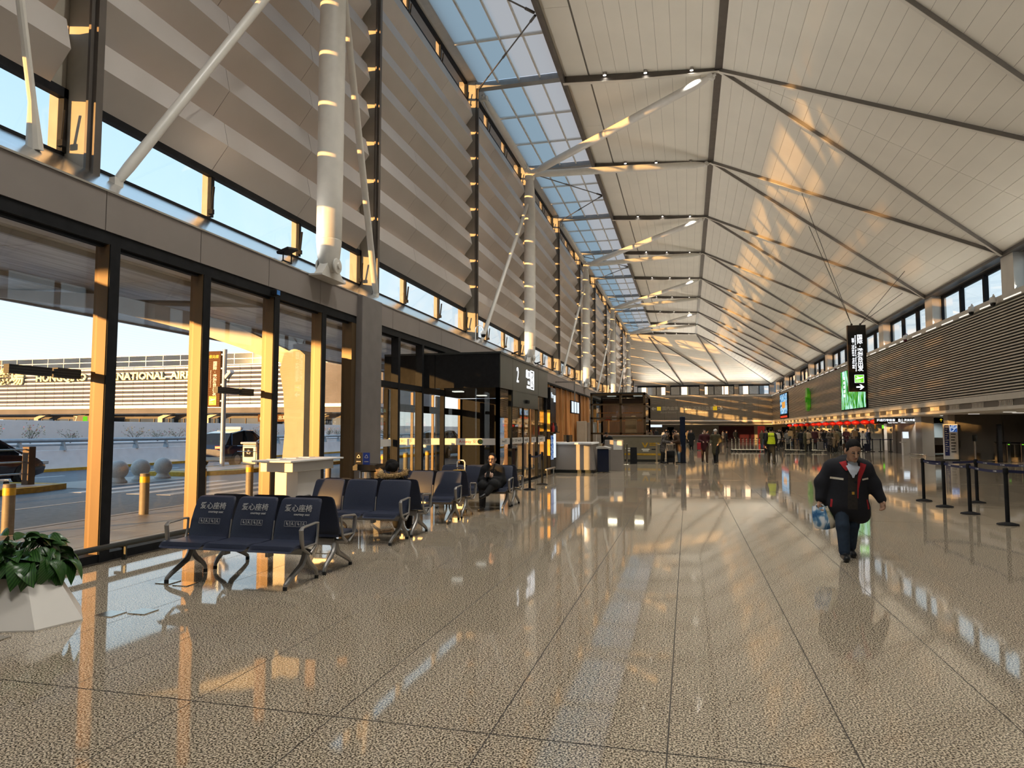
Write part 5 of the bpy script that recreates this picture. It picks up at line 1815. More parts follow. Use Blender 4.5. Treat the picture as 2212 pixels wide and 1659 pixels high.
SW = thing('slat_shop_front', 'shop front of vertical orange-brown wooden slats under the fascia', 'shop front', (-6.9, 37, 0))
MB().box(-7.2, -7.05, 27.2, 50.5, 0, 4.03).build('backing', M['wood_dark'], SW)
for i in range(52):
    y = 27.4 + i * .44
    d = .06 + (.10 if i % 4 == 0 else 0)
    MB().box(-7.05, -7.05 + .12 + d, y, y + (.22 if i % 4 else .12), 0.05, 3.95).build('slat', M['wood'] if (i // 6) % 3 else M['wood_dark'] if i % 5 == 0 else M['wood'], SW)
MB().box(-7.05, -6.75, 27.2, 50.5, 3.95, 4.05).build('top_rail', M['black'], SW)
MB().box(-7.05, -6.8, 27.2, 50.5, 0, .10).build('plinth', M['black'], SW)
MS = thing('menu_screen', 'tall black menu board with rows of white lit text on the slats', 'screen', (-6.7, 33.2, 1.0))
MB().bbox(-6.72, -6.62, 31.9, 34.2, .55, 2.95, .01).build('casing', M['black'], MS)
for i in range(9):
    MB().box(-6.62, -6.612, 32.15, 33.2 + .5 * ((i * 37) % 10) / 10, 2.66 - i * .24, 2.78 - i * .24).build('text_row', M['screen_white'] if i % 4 else M['sign_green'], MS)
MB().box(-6.90, -6.72, 32.2, 32.3, 1.0, 2.6).box(-6.90, -6.72, 33.8, 33.9, 1.0, 2.6).box(-6.74, -6.72, 32.2, 33.9, 1.7, 1.8).build('mount', M['black'], MS)
HM = thing('hanging_monitors', 'row of three small white monitors hanging before the slats', 'screen', (-6.1, 37.6, 2.7))
for i in range(3):
    MB().bbox(-6.1, -6.02, 36.8 + i * .95, 37.6 + i * .95, 2.55, 3.25, .01).build('monitor', M['black'], HM)
    MB().box(-6.02, -6.015, 36.85 + i * .95, 37.55 + i * .95, 2.6, 3.2).build('display', M['screen_white'], HM)
MB().tube((-6.06, 38.15, 3.2), (-6.06, 38.15, 4.3), .04, n=8).box(-7.14, -6.02, 38.1, 38.2, 4.28, 4.36).build('hanger', M['alu_grey'], HM)
for i, (x, y, h, lab) in enumerate(((-6.2, 43.0, 2.2, 'first tall pale partition post in front of the slat shop'), (-5.9, 45.5, 2.15, 'second tall pale partition post in front of the slat shop'), (-5.7, 48.0, 2.1, 'third tall pale partition post in front of the slat shop'))):
    solo('partition_post', MB().bbox(x - .5, x + .1, y - .15, y + .15, 0, h, .02).box(x - .45, x + .05, y - .16, y - .15, .3, h - .2), M['web'], lab, 'post', 'partition posts')

# ------------------------------------------------------------------ information counter
M['counter_grey'] = principled('taupe_counter_laminate', (0.30, 0.27, 0.245), 0.45, noise=(2, 0.05))
IC = thing('information_counter', 'long taupe service counter with chamfered end past the lobby', 'counter', (-4.6, 27.8, 0))
MB().prism([(-5.6, 0.12), (-3.5, .12), (-3.62, 1.10), (-5.6, 1.10)], 'Y', 26.7, 28.9).build('body', M['counter_grey'], IC)
MB().prism([(-5.68, 1.10), (-3.58, 1.10), (-3.6, 1.16), (-5.68, 1.16)], 'Y', 26.62, 29.0).build('top', M['white_paint'], IC)
MB().box(-5.6, -3.55, 26.76, 28.84, 0, .12).build('plinth', M['gunmetal'], IC)
MB().bbox(-4.9, -4.55, 27.9, 28.0, 1.18, 1.45, .01).box(-4.76, -4.69, 27.93, 27.97, 1.16, 1.2).build('monitor', M['black'], IC)
NB_ = thing('waste_box', 'dark navy box bin standing right of the taupe counter', 'bin', (-3.25, 27.6, 0))
MB().bbox(-3.45, -3.0, 27.2, 27.9, .02, .92, .02).build('body', M['paint_navy'], NB_)
MB().prism([(-3.48, .92), (-2.97, .92), (-2.97, .96), (-3.2, 1.02), (-3.48, 1.0)], 'Y', 27.17, 27.93).build('lid', M['silver_print'], NB_)
ST = thing('notice_stand', 'grey panel stand with white paper behind the navy box bin', 'sign', (-2.9, 28.6, 0))
MB().bbox(-3.3, -2.55, 28.5, 28.6, 0, 1.25, .01).build('panel', M['counter_grey'], ST)
MB().box(-2.95, -2.6, 28.49, 28.5, .85, 1.2).build('paper', M['white_paint'], ST)

# ------------------------------------------------------------------ glazed kiosk shop
M['kiosk_taupe'] = principled('olive_taupe_panel', (0.26, 0.235, 0.17), 0.35, 0.2, noise=(1.5, 0.08))
M['carton'] = principled('brown_carton', (0.52, 0.34, 0.18), 0.7, noise=(3, 0.08))
KS = thing('glass_kiosk', 'two-storey glazed kiosk shop with taupe counter and yellow stripe', 'kiosk', (-3.2, 39.5, 0))
MB().bbox(-4.3, -1.35, 36.9, 37.5, .12, 1.32, .01).build('counter_front', M['kiosk_taupe'], KS)
MB().box(-4.35, -1.3, 36.85, 37.6, 1.32, 1.38).build('counter_top', M['counter_grey'], KS)
MB().box(-4.3, -1.35, 36.885, 36.9, .34, .44).build('yellow_stripe', M['kerb_yellow'], KS)
MB().box(-4.25, -1.4, 36.92, 37.5, 0, .12).build('plinth', M['gunmetal'], KS)
MB().prism([(-2.35, 1.0), (-2.27, 1.0), (-2.18, .84), (-2.09, 1.0), (-2.0, 1.0), (-2.14, .74), (-2.21, .74)], 'Y', 36.88, 36.9).build('logo', M['kerb_yellow'], KS)
for x0, x1, z, m_ in ((-1.95, -1.45, .93, 'kerb_yellow'), (-1.95, -1.55, .84, 'kerb_yellow'), (-3.2, -2.6, .66, 'print_white'), (-3.1, -2.7, .54, 'pale_blue_print'), (-2.35, -1.95, .62, 'print_white'), (-2.3, -2.0, .54, 'print_white'), (-1.85, -1.6, .62, 'decal_text')):
    MB().box(x0, x1, 36.888, 36.9, z, z + .06).build('print_line', M.get(m_, M['print_white']), KS)
kx0, kx1, ky0, ky1 = -5.2, -2.2, 38.2, 43.0
for x, y in ((kx0, ky0), (kx1 - .12, ky0), (kx0, ky1), (kx1 - .12, ky1), (-3.6, ky0)):
    MB().box(x, x + .12, y, y + .12, 0, 3.62).build('post', M['bronze'], KS)
for z in (1.42, 2.25, 3.0, 3.55):
    MB().box(kx0, kx1, ky0, ky0 + .10, z, z + .09).box(kx1 - .1, kx1, ky0, ky1, z, z + .09).build('rail', M['bronze'], KS)
MB().box(kx0, kx1, ky0, ky1, 3.62, 3.70).build('roof', M['gunmetal'], KS)
MB().box(kx0 + .12, kx1 - .12, ky0 + .05, ky0 + .058, 3.05, 3.6).build('upper_pane', M['glass_dark'], KS)
MB().box(kx0 + .12, kx1 - .12, ky0 + .05, ky0 + .058, 1.42, 3.0).build('front_pane', M['glass'], KS)
MB().box(kx1 - .06, kx1 - .052, ky0 + .1, ky1, .1, 3.6).build('side_pane', M['glass_dark'], KS)
MB().box(kx0, kx1, ky1, ky1 + .1, 0, 3.6).build('back_wall', M['wood_dark'], KS)
for z in (1.4, 2.15, 2.6):
    MB().box(kx0 + .2, kx1 - .3, ky0 + 1.6, ky0 + 2.1, z, z + .05).build('shelf', M['wood'], KS)
for i in range(7):
    MB().box(kx0 + .3 + i * .36, kx0 + .55 + i * .36, ky0 + 1.65, ky0 + 1.95, 2.20, 2.34 + .06 * (i % 3)).build('shop_goods', (M['carton'], M['decal_red'], M['white_paint'])[i % 3], KS)
for i in range(4):
    MB().bbox(-3.35, -2.75, ky0 + .5, ky0 + 1.0, 1.45 + i * .24, 1.68 + i * .24, .01).build('carton', M['carton'], KS)
MB().box(kx0 + .3, kx0 + .34, ky0 + .3, ky0 + .9, 1.45, 2.2).box(kx0 + .9, kx0 + .94, ky0 + .3, ky0 + .9, 1.45, 2.2).build('rack', M['wood'], KS)

for x in (-4.5, -3.0):  # lamps added to brighten the kiosk interior, where the sun does not reach
    MB().box(x, x + .5, 40.2, 40.5, 3.585, 3.62).build('ceiling_lamp', M['lamp_tube'], KS)
    d = bpy.data.lights.new('kiosk_fill_light', 'AREA')
    d.size, d.energy, d.color = .5, 70, (1, .80, .55)
    o = bpy.data.objects.new('kiosk_fill_light', d)
    COL.objects.link(o)
    o.location = (x + .25, 40.2, 3.55)

# steel posts of the small barrier by the kiosk, dark totem
M['pale_post'] = principled('warm_tinted_post', (0.62, 0.5, 0.32), 0.3, 0.5, noise=(4, 0.05))  # pale posts and rails, the orange light on them put into the colour
for i, (x, y, lab) in enumerate(((-4.02, 33.3, 'steel barrier post left of the dark-clothed person at the kiosk'), (-3.15, 33.5, 'first of three close steel posts at the kiosk corner'), (-3.0, 33.6, 'second of three close steel posts at the kiosk corner'), (-2.85, 33.7, 'third of three close steel posts at the kiosk corner'),
                             (-1.55, 36.0, 'pale warm-tinted post left of the waiting couple'), (-1.28, 36.3, 'pale warm-tinted post nearer the waiting couple'), (-.55, 37.6, 'pale warm-tinted post right of the waiting couple'))):
    solo('barrier_post', MB().lathe([(.10, 0), (.10, .015), (.045, .03), (.045, .98), (.03, 1.0)], (x, y, 0), 14), M['chrome'] if i in (1, 2, 3) else M['pale_post'], lab, 'post', 'barrier posts near the kiosk')
bt = MB().pipe([(-1.5, 36.02, .92), (-.58, 37.55, .92)], .02, 6).pipe([(-1.26, 36.35, .2), (-.58, 37.55, .2)], .02, 6)
solo('barrier_rails', bt, M['pale_post'], 'thin warm-tinted rails behind the waiting couple', 'railing')
TT = thing('totem', 'slim dark navy totem pillar in the middle of the hall', 'totem', (-.26, 36.2, 0))
MB().bbox(-.39, -.13, 36.1, 36.35, .01, 2.32, .01).build('shaft', M['paint_navy'], TT)
MB().box(-.42, -.10, 36.07, 36.38, 0, .02).build('foot', M['black'], TT)
WS = thing('wet_floor_sign', 'black folding sign leaning open beside the kiosk corner', 'sign', (-2.6, 34.6, 0))
for sg in (-1, 1):
    MB().box(-.16, .16, -.01, .01, 0, .82).xf(Matrix.Translation((-2.6, 34.6 + sg * .17, 0)) @ Matrix.Rotation(sg * R(12), 4, 'X')).build('leaf', M['black'], WS)

# ================================================================== RIGHT SIDE UNDER THE SOFFIT
# clad blocks, pillars
RW = struct('wall_lobby', None, None, 'dark taupe clad walls and pillars under the right soffit')


def clad(x0, x1, y0, y1, mat, z1=2.5, joints=True):
    MB().bbox(x0, x1, y0, y1, 0, z1, .01).build('clad_block', mat, RW)


clad(14.0, 15.3, 30.0, 31.1, M['grey_panel'])
clad(13.95, 14.3, 43.2, 43.9, M['grey_panel'])
for i in range(5):
    MB().box(14.3 + i * 2.4, 14.3 + i * 2.4 + 2.37, 43.4, 43.6, .02, 2.5).build('wall_panel', M['grey_dark'], RW)
clad(14.15, 14.85, 48.4, 49.6, M['grey_panel'])
clad(14.9, 15.5, 53.3, 54.0, M['grey_panel'])
clad(14.7, 15.3, 56.2, 56.9, M['grey_panel'])
MB().box(15.5, 26, 60.0, 60.2, 0, 2.5).build('wall_panel', M['white_soffit'], RW)
MB().box(14.8, 15.0, 49.6, 56.2, 0, 2.5).build('wall_panel', M['grey_panel'], RW)
for i, y in enumerate((62, 67.5, 73, 78.5, 84, 89.5, 95, 100.5)):
    clad(15.6, 16.6, y, y + .9, M['white_soffit'])
# downlights in the soffit
sd = MB().box(-.25, .25, -.06, .06, 2.485, 2.5).mesh('soffit_lamp', M['lamp_tube'])
for i in range(7):
    place('soffit_lamp', sd, RW, (14.6 + (i % 2) * 1.2, 33 + i * 2.1, 0))
for i in range(22):
    place('soffit_lamp', sd, RW, (13.4 + (i % 3) * 1.6, 57 + i * 2.2, 0))


for x, y in [(15.6, 33.5), (16.5, 38.5), (15.8, 46), (14.2, 51.5), (17.0, 56.5), (14.2, 63), (14.2, 71), (14.2, 79), (14.2, 87), (14.2, 96), (-4, 117), (3, 117), (10, 117)]:      # spots added to brighten under the soffits; the far ones have no fixture
    d = bpy.data.lights.new('soffit_fill_light', 'SPOT')
    d.energy, d.color, d.spot_size, d.spot_blend, d.shadow_soft_size = 190, (1, .94, .84), R(165), .5, .05
    o = bpy.data.objects.new('soffit_fill_light', d)
    COL.objects.link(o)
    o.location = (x, y, 2.46)


def soffit_sign(name, label, x0, x1, y, z0, z1, texts, mat=None):
    t = thing(name, label, 'sign', ((x0 + x1) / 2, y, z0))
    MB().bbox(x0, x1, y, y + .15, z0, z1, .008).build('panel', mat or M['sign_black'], t)
    MB().box(x0 + .1, x0 + .14, y + .05, y + .1, z1, 2.5).box(x1 - .14, x1 - .1, y + .05, y + .1, z1, 2.5).build('hanger', M['gunmetal'], t)
    for s, sz, x, z, m_ in texts:
        lettering(s, sz, (x, y - .004, z), '-Y', m_, t, .003, bold=.002)
    return t


soffit_sign('hanging_sign', 'black hanging sign reading B1 at the end of the lantern row', 12.35, 14.85, 52.0, 2.08, 2.49,
            (('托运行李检查', .19, 13.05, 2.31, M['sign_white']), ('B1', .30, 13.95, 2.29, M['sign_white']), ('海关申报', .17, 14.5, 2.31, M['sign_white']), ('Baggage inspection        Customs', .08, 13.7, 2.15, M['sign_white'])))
soffit_sign('hanging_sign', 'far black hanging sign with white text before the lantern row', 12.6, 14.8, 97.5, 2.05, 2.46, (('值机柜台 B2', .30, 13.7, 2.26, M['sign_white']),))
soffit_sign('hanging_sign', 'black hanging sign with lit yellow arrow text over the white counter', 14.9, 18.2, 53.0, 2.12, 2.49, (('↑ 出口', .26, 17.0, 2.31, M['sign_yellow']),))
soffit_sign('hanging_sign', 'black upright sign cut by the right edge of the frame', 15.3, 17.4, 30.4, 1.55, 2.45, (('工作人员', .22, 16.3, 2.2, M['print_white']), ('Staff', .14, 16.3, 1.95, M['print_white'])))
soffit_sign('hanging_sign', 'white lit sign over the far crowd left of the totem', -6.9, -3.9, 110.6, 2.1, 2.48, (), M['screen_white'])

# upright information board, kiosk machine, counter, gates
M['poster_navy'] = principled('navy_poster', (0.02, 0.03, 0.16), 0.4, noise=(2, 0.1))
IB = thing('information_board', 'tall white and navy information board on the pale floor', 'sign', (13.8, 43.9, 0))
MB().bbox(13.62, 14.32, 42.9, 43.05, .05, 1.98, .01).build('frame', M['white_paint'], IB)
MB().box(13.66, 13.88, 42.88, 42.9, .25, 1.92).build('navy_column', M['poster_navy'], IB)
MB().box(13.92, 14.28, 42.88, 42.9, 1.55, 1.92).build('picture', M['poster'], IB)
for i in range(12):
    MB().box(13.69, 13.69 + .16 - .04 * (i % 3), 42.875, 42.88, 1.80 - i * .12, 1.84 - i * .12).build('text_row', M['print_white'], IB)
for i in range(7):
    MB().box(13.96, 14.2 - .03 * (i % 3), 42.875, 42.88, 1.40 - i * .16, 1.45 - i * .16).build('text_row', M['decal_text'], IB)
MB().box(13.6, 14.34, 42.8, 43.15, 0, .05).build('foot', M['gunmetal'], IB)
KM = thing('self_service_kiosk', 'slim white self-service check-in machine by the pillar', 'machine', (13.95, 51.0, 0))
MB().prism([(50.85, 0), (51.25, 0), (51.25, .9), (51.15, 1.5), (51.05, 1.55), (51.0, 1.1), (50.85, .85)], 'X', 13.75, 14.15).build('body', M['white_paint'], KM)
MB().prism([(50.99, 1.12), (51.04, 1.52), (51.02, 1.53), (50.97, 1.13)], 'X', 13.78, 14.12).build('screen', M['screen_white'], KM)
MB().bbox(13.55, 13.9, 50.7, 51.0, .82, .88, .01).build('shelf', M['white_paint'], KM)
WC = thing('service_counter', 'white-topped brown service counter in front of wall tinted as blue-lit', 'counter', (16.0, 55, 0))
MB().bbox(15.55, 17.8, 54.1, 54.8, .05, .62, .01).build('lower_front', M['wood_brown'], WC)
MB().prism([(54.05, .62), (54.8, .62), (54.8, 1.12), (54.15, 1.12)], 'X', 15.5, 17.85).build('upper_front', M['white_paint'], WC)
M['blue_lit_tint'] = principled('blue_lit_tint_wall', (0.40, 0.50, 0.56), 0.5, noise=(1, 0.04))  # blue light falling on this wall is put into its base colour
MB().box(16.2, 19.5, 58.0, 58.2, 0, 2.4).build('pale_wall_panel', M['blue_lit_tint'], RW)
gp = thing('security_gate', 'row of steel turnstile gates before dark taupe wall', 'gate', (17.3, 41.0, 0))
for i in range(5):
    x = 15.75 + i * .62
    g_ = MB().bbox(x - .09, x + .09, 40.4, 41.9, 0, .98, .02).build('gate_body', M['chrome'], gp)
    MB().box(x - .095, x + .095, 40.38, 41.92, .98, 1.03).build('gate_top', M['black_gloss'], g_)
    MB().box(x - .03, x + .03, 40.37, 40.38, .9, .94).build('status_light', M['sign_green'], g_)
    if i < 4:
        MB().box(x + .10, x + .50, 41.1, 41.12, .25, .9).build('gate_wing', M['glass_dark'], gp)
for i in range(3):
    MB().box(17.55 + i * .2, 17.70 + i * .2, 40.36, 40.37, 1.09, 1.22).build('lit_character', M['sign_yellow'], gp)
MB().box(17.5, 18.2, 40.37, 40.39, 1.03, 1.25).build('sign_back', M['black'], gp)
solo('scanner_post', MB().bbox(15.35, 15.55, 40.6, 40.8, 0, 1.95, .02).box(15.36, 15.54, 40.58, 40.6, 1.5, 1.9), M['black'], 'tall slim black scanner column left of the gates', 'scanner')
sp2 = thing('sign_post', 'thin pale post with small dark plate before taupe wall', 'sign', (14.9, 42.3, 0))
MB().tube((14.9, 42.3, 0), (14.9, 42.3, 1.05), .05, n=10).build('post', M['stainless'], sp2)
MB().bbox(14.78, 15.02, 42.27, 42.32, 1.05, 1.4, .01).build('plate', M['gunmetal'], sp2)
solo('bumper_rail', MB().pipe([(14.1, 47.6, .12), (14.1, 52.2, .12)], .03, 8).pipe([(14.0, 48.3, .12), (17.2, 53.6, .12)], .03, 8).tube((14.1, 47.7, 0), (14.1, 47.7, .12), .02, n=6).tube((14.1, 52, 0), (14.1, 52, .12), .02, n=6), M['stainless'], 'low steel bumper rail around the service counter pillar', 'railing')
RBX = thing('red_stand', 'red and white display stand cut by the right frame edge', 'stand', (13.2, 27.5, 0))
MB().bbox(12.95, 13.7, 27.2, 27.8, 0, .75, .02).build('red_base', M['decal_red'], RBX)
MB().bbox(13.0, 13.65, 27.25, 27.75, .75, 1.25, .02).build('white_top', M['white_paint'], RBX)

# check-in desks with screens behind the crowd
M['desk_dark'] = principled('dark_check_in_desk', (0.05, 0.05, 0.05), 0.35, noise=(1, 0.1))
cdl = ['check-in desk %s from the service counter, behind the queue' % w for w in ('first', 'second', 'third', 'fourth', 'fifth', 'sixth', 'seventh', 'eighth')]
for i in range(8):
    y = 62.2 + i * 5.5
    D = thing('check_in_desk', cdl[i], 'desk', (19.5, y + 2.5, 0), 'check-in desks')
    MB().bbox(19, 20.2, y + .3, y + 4.7, 0, 1.15, .02).build('body', M['desk_dark'], D)
    for q in range(2):
        s_ = MB().bbox(18.9, 19.0, y + .8 + q * 2, y + 1.9 + q * 2, 1.75, 2.2, .01).tube((18.97, y + 1.35 + q * 2, 2.2), (18.97, y + 1.35 + q * 2, 2.5), .03, n=6).build('monitor', M['black'], D)
        MB().box(18.892, 18.9, y + .85 + q * 2, y + 1.85 + q * 2, 1.8, 2.15).build('display', (M['sign_green'], M['screen_white'], M['poster'])[(i + q) % 3], s_)

# red lanterns
M['lantern_red'] = principled('red_silk', (0.42, 0.012, 0.010), 0.4, noise=(4, 0.15, (1, 1, .1)), emit=(.5, .01, .005), estr=.12)
M['gold'] = principled('gold_tassel', (0.60, 0.33, 0.05), 0.4, 0.3, noise=(10, 0.15))
Lp = None
ly = [53.6, 56.4, 59.4, 62.3, 65.3, 68.3, 71.6, 75.0, 78.4, 82.0, 86.0, 90.5, 95.5]
for i, y in enumerate(ly):
    lab = '%s red lantern of the row, counted from the black B1 sign' % ORDW[i]
    if i == 0:
        Lp = thing('red_lantern', lab, 'lantern', (0, 0, 0), 'row of red lanterns under the soffit')
        MB().lathe([(.10, -.18)] + [(.30 * math.sin(PI * a / 10) ** .8 + .03, -.17 * math.cos(PI * a / 10)) for a in range(1, 10)] + [(.10, .18)], (0, 0, 0), 18).build('shade', M['lantern_red'], Lp)
        MB().lathe([(.10, .17), (.11, .18), (.11, .21), (.02, .21)], (0, 0, 0), 12).lathe([(.11, -.21), (.11, -.17), (.02, -.17)], (0, 0, 0), 12).build('cap', M['gold'], Lp)
        MB().lathe([(.05, -.48), (.06, -.30), (.03, -.21)], (0, 0, 0), 8).build('tassel', M['gold'], Lp)
        MB().tube((0, 0, .2), (0, 0, .30), .01, n=5).build('cord', M['gold'], Lp)
        Lp.location = (12.75, y, 2.22)
    else:
        copy_tree(Lp, (12.75, y, 2.22), 0, lab)

# ------------------------------------------------------------------ luggage trolleys
M['trolley'] = principled('pale_trolley_steel', (0.80, 0.74, 0.62), 0.35, 0.3, noise=(6, 0.05))


def trolley_proto():
    t = thing('luggage_trolley', 'x', 'trolley')
    MB().pipe([(-.26, .28, .16), (-.20, -.62, .14), (0, -.72, .14), (.20, -.62, .14), (.26, .28, .16)], .018, 8).pipe([(-.25, .1, .16), (.25, .1, .16)], .014, 6).pipe([(-.22, -.3, .15), (.22, -.3, .15)], .014, 6).build('base_frame', M['trolley'], t)
    MB().prism([(-.07, .14), (.07, .14), (.085, .98), (-.085, .98)], 'Y', .26, .30).box(-.12, .12, .22, .34, .10, .20).build('upright', M['trolley'], t)
    MB().pipe([(-.30, .36, 1.04), (-.24, .34, 1.0), (.24, .34, 1.0), (.30, .36, 1.04)], .022, 8).build('handle', M['black'], t)
    MB().pipe([(-.24, .28, .86), (-.24, .06, .86), (.24, .06, .86), (.24, .28, .86)], .010, 6).pipe([(-.22, .28, .70), (-.22, .10, .70), (.22, .10, .70), (.22, .28, .70)], .010, 6).pipe([(-.24, .06, .86), (-.22, .10, .70)], .008, 5).pipe([(.24, .06, .86), (.22, .10, .70)], .008, 5).build('basket', M['black'], t)
    for x, y in ((-.24, .28), (.24, .28), (0, -.62)):
        w = MB()
        cyl_axis(w, (x, y, .07), (1, 0, 0), .07, .04, 12)
        w.box(x - .03, x + .03, y - .02, y + .02, .06, .15)
        w.build('wheel', M['rubber'], t)
    return t


tr0 = trolley_proto()
tl = [(3.55 + i * .27, 56.2, 'trolley %s in the row of eight pale trolleys' % w) for i, w in enumerate(('leftmost', 'second', 'third', 'fourth', 'fifth', 'sixth', 'seventh', 'rightmost'))]
tl += [(7.45, 56.3, 'left of two pale trolleys beside the queue'), (7.80, 56.3, 'right of two pale trolleys beside the queue'), (9.3, 56.0, 'pale trolley with suitcase leaning before the queue')]
for i, (x, y, lab) in enumerate(tl):
    rz = R(78) if i < 10 else R(60)
    if i == 0:
        tr0.location = (x, y, 0)
        tr0.rotation_euler = (0, 0, rz)
        tr0['label'] = lab
        tr0['group'] = 'pale luggage trolleys'
    else:
        copy_tree(tr0, (x, y, 0), rz, lab, 'pale luggage trolleys')
copy_tree(tr0, (-18.75, 14.9, .108), R(150), 'luggage trolley outside at the far left in the corral', 'pale luggage trolleys')
# notice boards in the queue, queue stanchions far away
for i, (x, y) in enumerate(((8.0, 60.0), (12.6, 59.0))):
    t = thing('queue_notice', ['pale orange notice board on a post above the two trolleys', 'pale orange notice board on a post above the walking person'][i], 'sign', (x, y, 0))
    MB().tube((x, y, .02), (x, y, 1.3), .025, n=8).lathe([(.18, 0), (.18, .02), (.03, .03)], (x, y, 0), 14).build('post', M['black'], t)
    MB().bbox(x - .18, x + .18, y - .03, y, 1.15, 1.60, .02).build('board', M['carton'], t)
for i in range(16):
    copy_tree(st0, (6.2 + i * .62, 58.3 + .3 * (i % 2), 0), 0, '%s small belt stanchion from the left before the distant queue' % ORDW[i], 'distant queue stanchions')
for i in range(15):
    x0, x1 = 6.2 + i * .62, 6.82 + i * .62
    solo('queue_belt', MB().box(x0, x1, 58.44, 58.455, .9, .95), M['belt'], '%s dark belt from the left before the distant queue' % ORDW[i], 'belt', 'distant queue belts')
RD = solo('red_banner', MB().bbox(7.8, 8.6, 84.8, 84.9, .02, 2.1, .02), M['decal_red'], 'red upright banner behind the dark-clothed person by the trolleys', 'banner')

# ================================================================== PEOPLE
def surface_nets(f, org, h):
    s = f < 0
    nx_, ny_, nz_ = f.shape
    cnt = np.zeros((nx_ - 1, ny_ - 1, nz_ - 1), np.int8)
    cs = [(i, j, k) for i in (0, 1) for j in (0, 1) for k in (0, 1)]

    def sub(a, c):
        return a[c[0]:nx_ - 1 + c[0], c[1]:ny_ - 1 + c[1], c[2]:nz_ - 1 + c[2]]
    for c in cs:
        cnt += sub(s, c)
    act = (cnt > 0) & (cnt < 8)
    ii = np.argwhere(act)
    acc = np.zeros((len(ii), 3))
    num = np.zeros(len(ii))
    edges = [(a, b) for a in cs for b in cs if a < b and sum(abs(a[q] - b[q]) for q in range(3)) == 1]
    for a, b in edges:
        fa = f[ii[:, 0] + a[0], ii[:, 1] + a[1], ii[:, 2] + a[2]]
        fb = f[ii[:, 0] + b[0], ii[:, 1] + b[1], ii[:, 2] + b[2]]
        m = (fa < 0) != (fb < 0)
        t = np.where(m, fa / np.where(m, fa - fb, 1), 0)[:, None]
        p = np.array(a)[None] + t * (np.array(b) - np.array(a))[None]
        acc += np.where(m[:, None], p, 0)
        num += m
    vs = org + (ii + acc / num[:, None]) * h
    idx = -np.ones(act.shape, np.int64)
    idx[act] = np.arange(len(ii))
    faces = []
    for ax in range(3):
        o1, o2 = [(1, 2), (2, 0), (0, 1)][ax]
        a = s
        sl0 = [slice(None)] * 3
        sl1 = [slice(None)] * 3
        sl0[ax] = slice(0, -1)
        sl1[ax] = slice(1, None)
        d0, d1 = s[tuple(sl0)], s[tuple(sl1)]
        cr = np.argwhere(d0 != d1)
        ok = (cr[:, o1] > 0) & (cr[:, o2] > 0) & (cr[:, o1] < f.shape[o1] - 1) & (cr[:, o2] < f.shape[o2] - 1)
        cr = cr[ok]
        ins = d0[cr[:, 0], cr[:, 1], cr[:, 2]]
        q = []
        for e1, e2 in ((-1, -1), (0, -1), (0, 0), (-1, 0)):
            c = cr.copy()
            c[:, o1] += e1
            c[:, o2] += e2
            q.append(idx[c[:, 0], c[:, 1], c[:, 2]])
        q = np.stack(q, 1)
        q = np.where(ins[:, None], q, q[:, ::-1])
        faces.append(q)
    return vs, np.concatenate(faces)


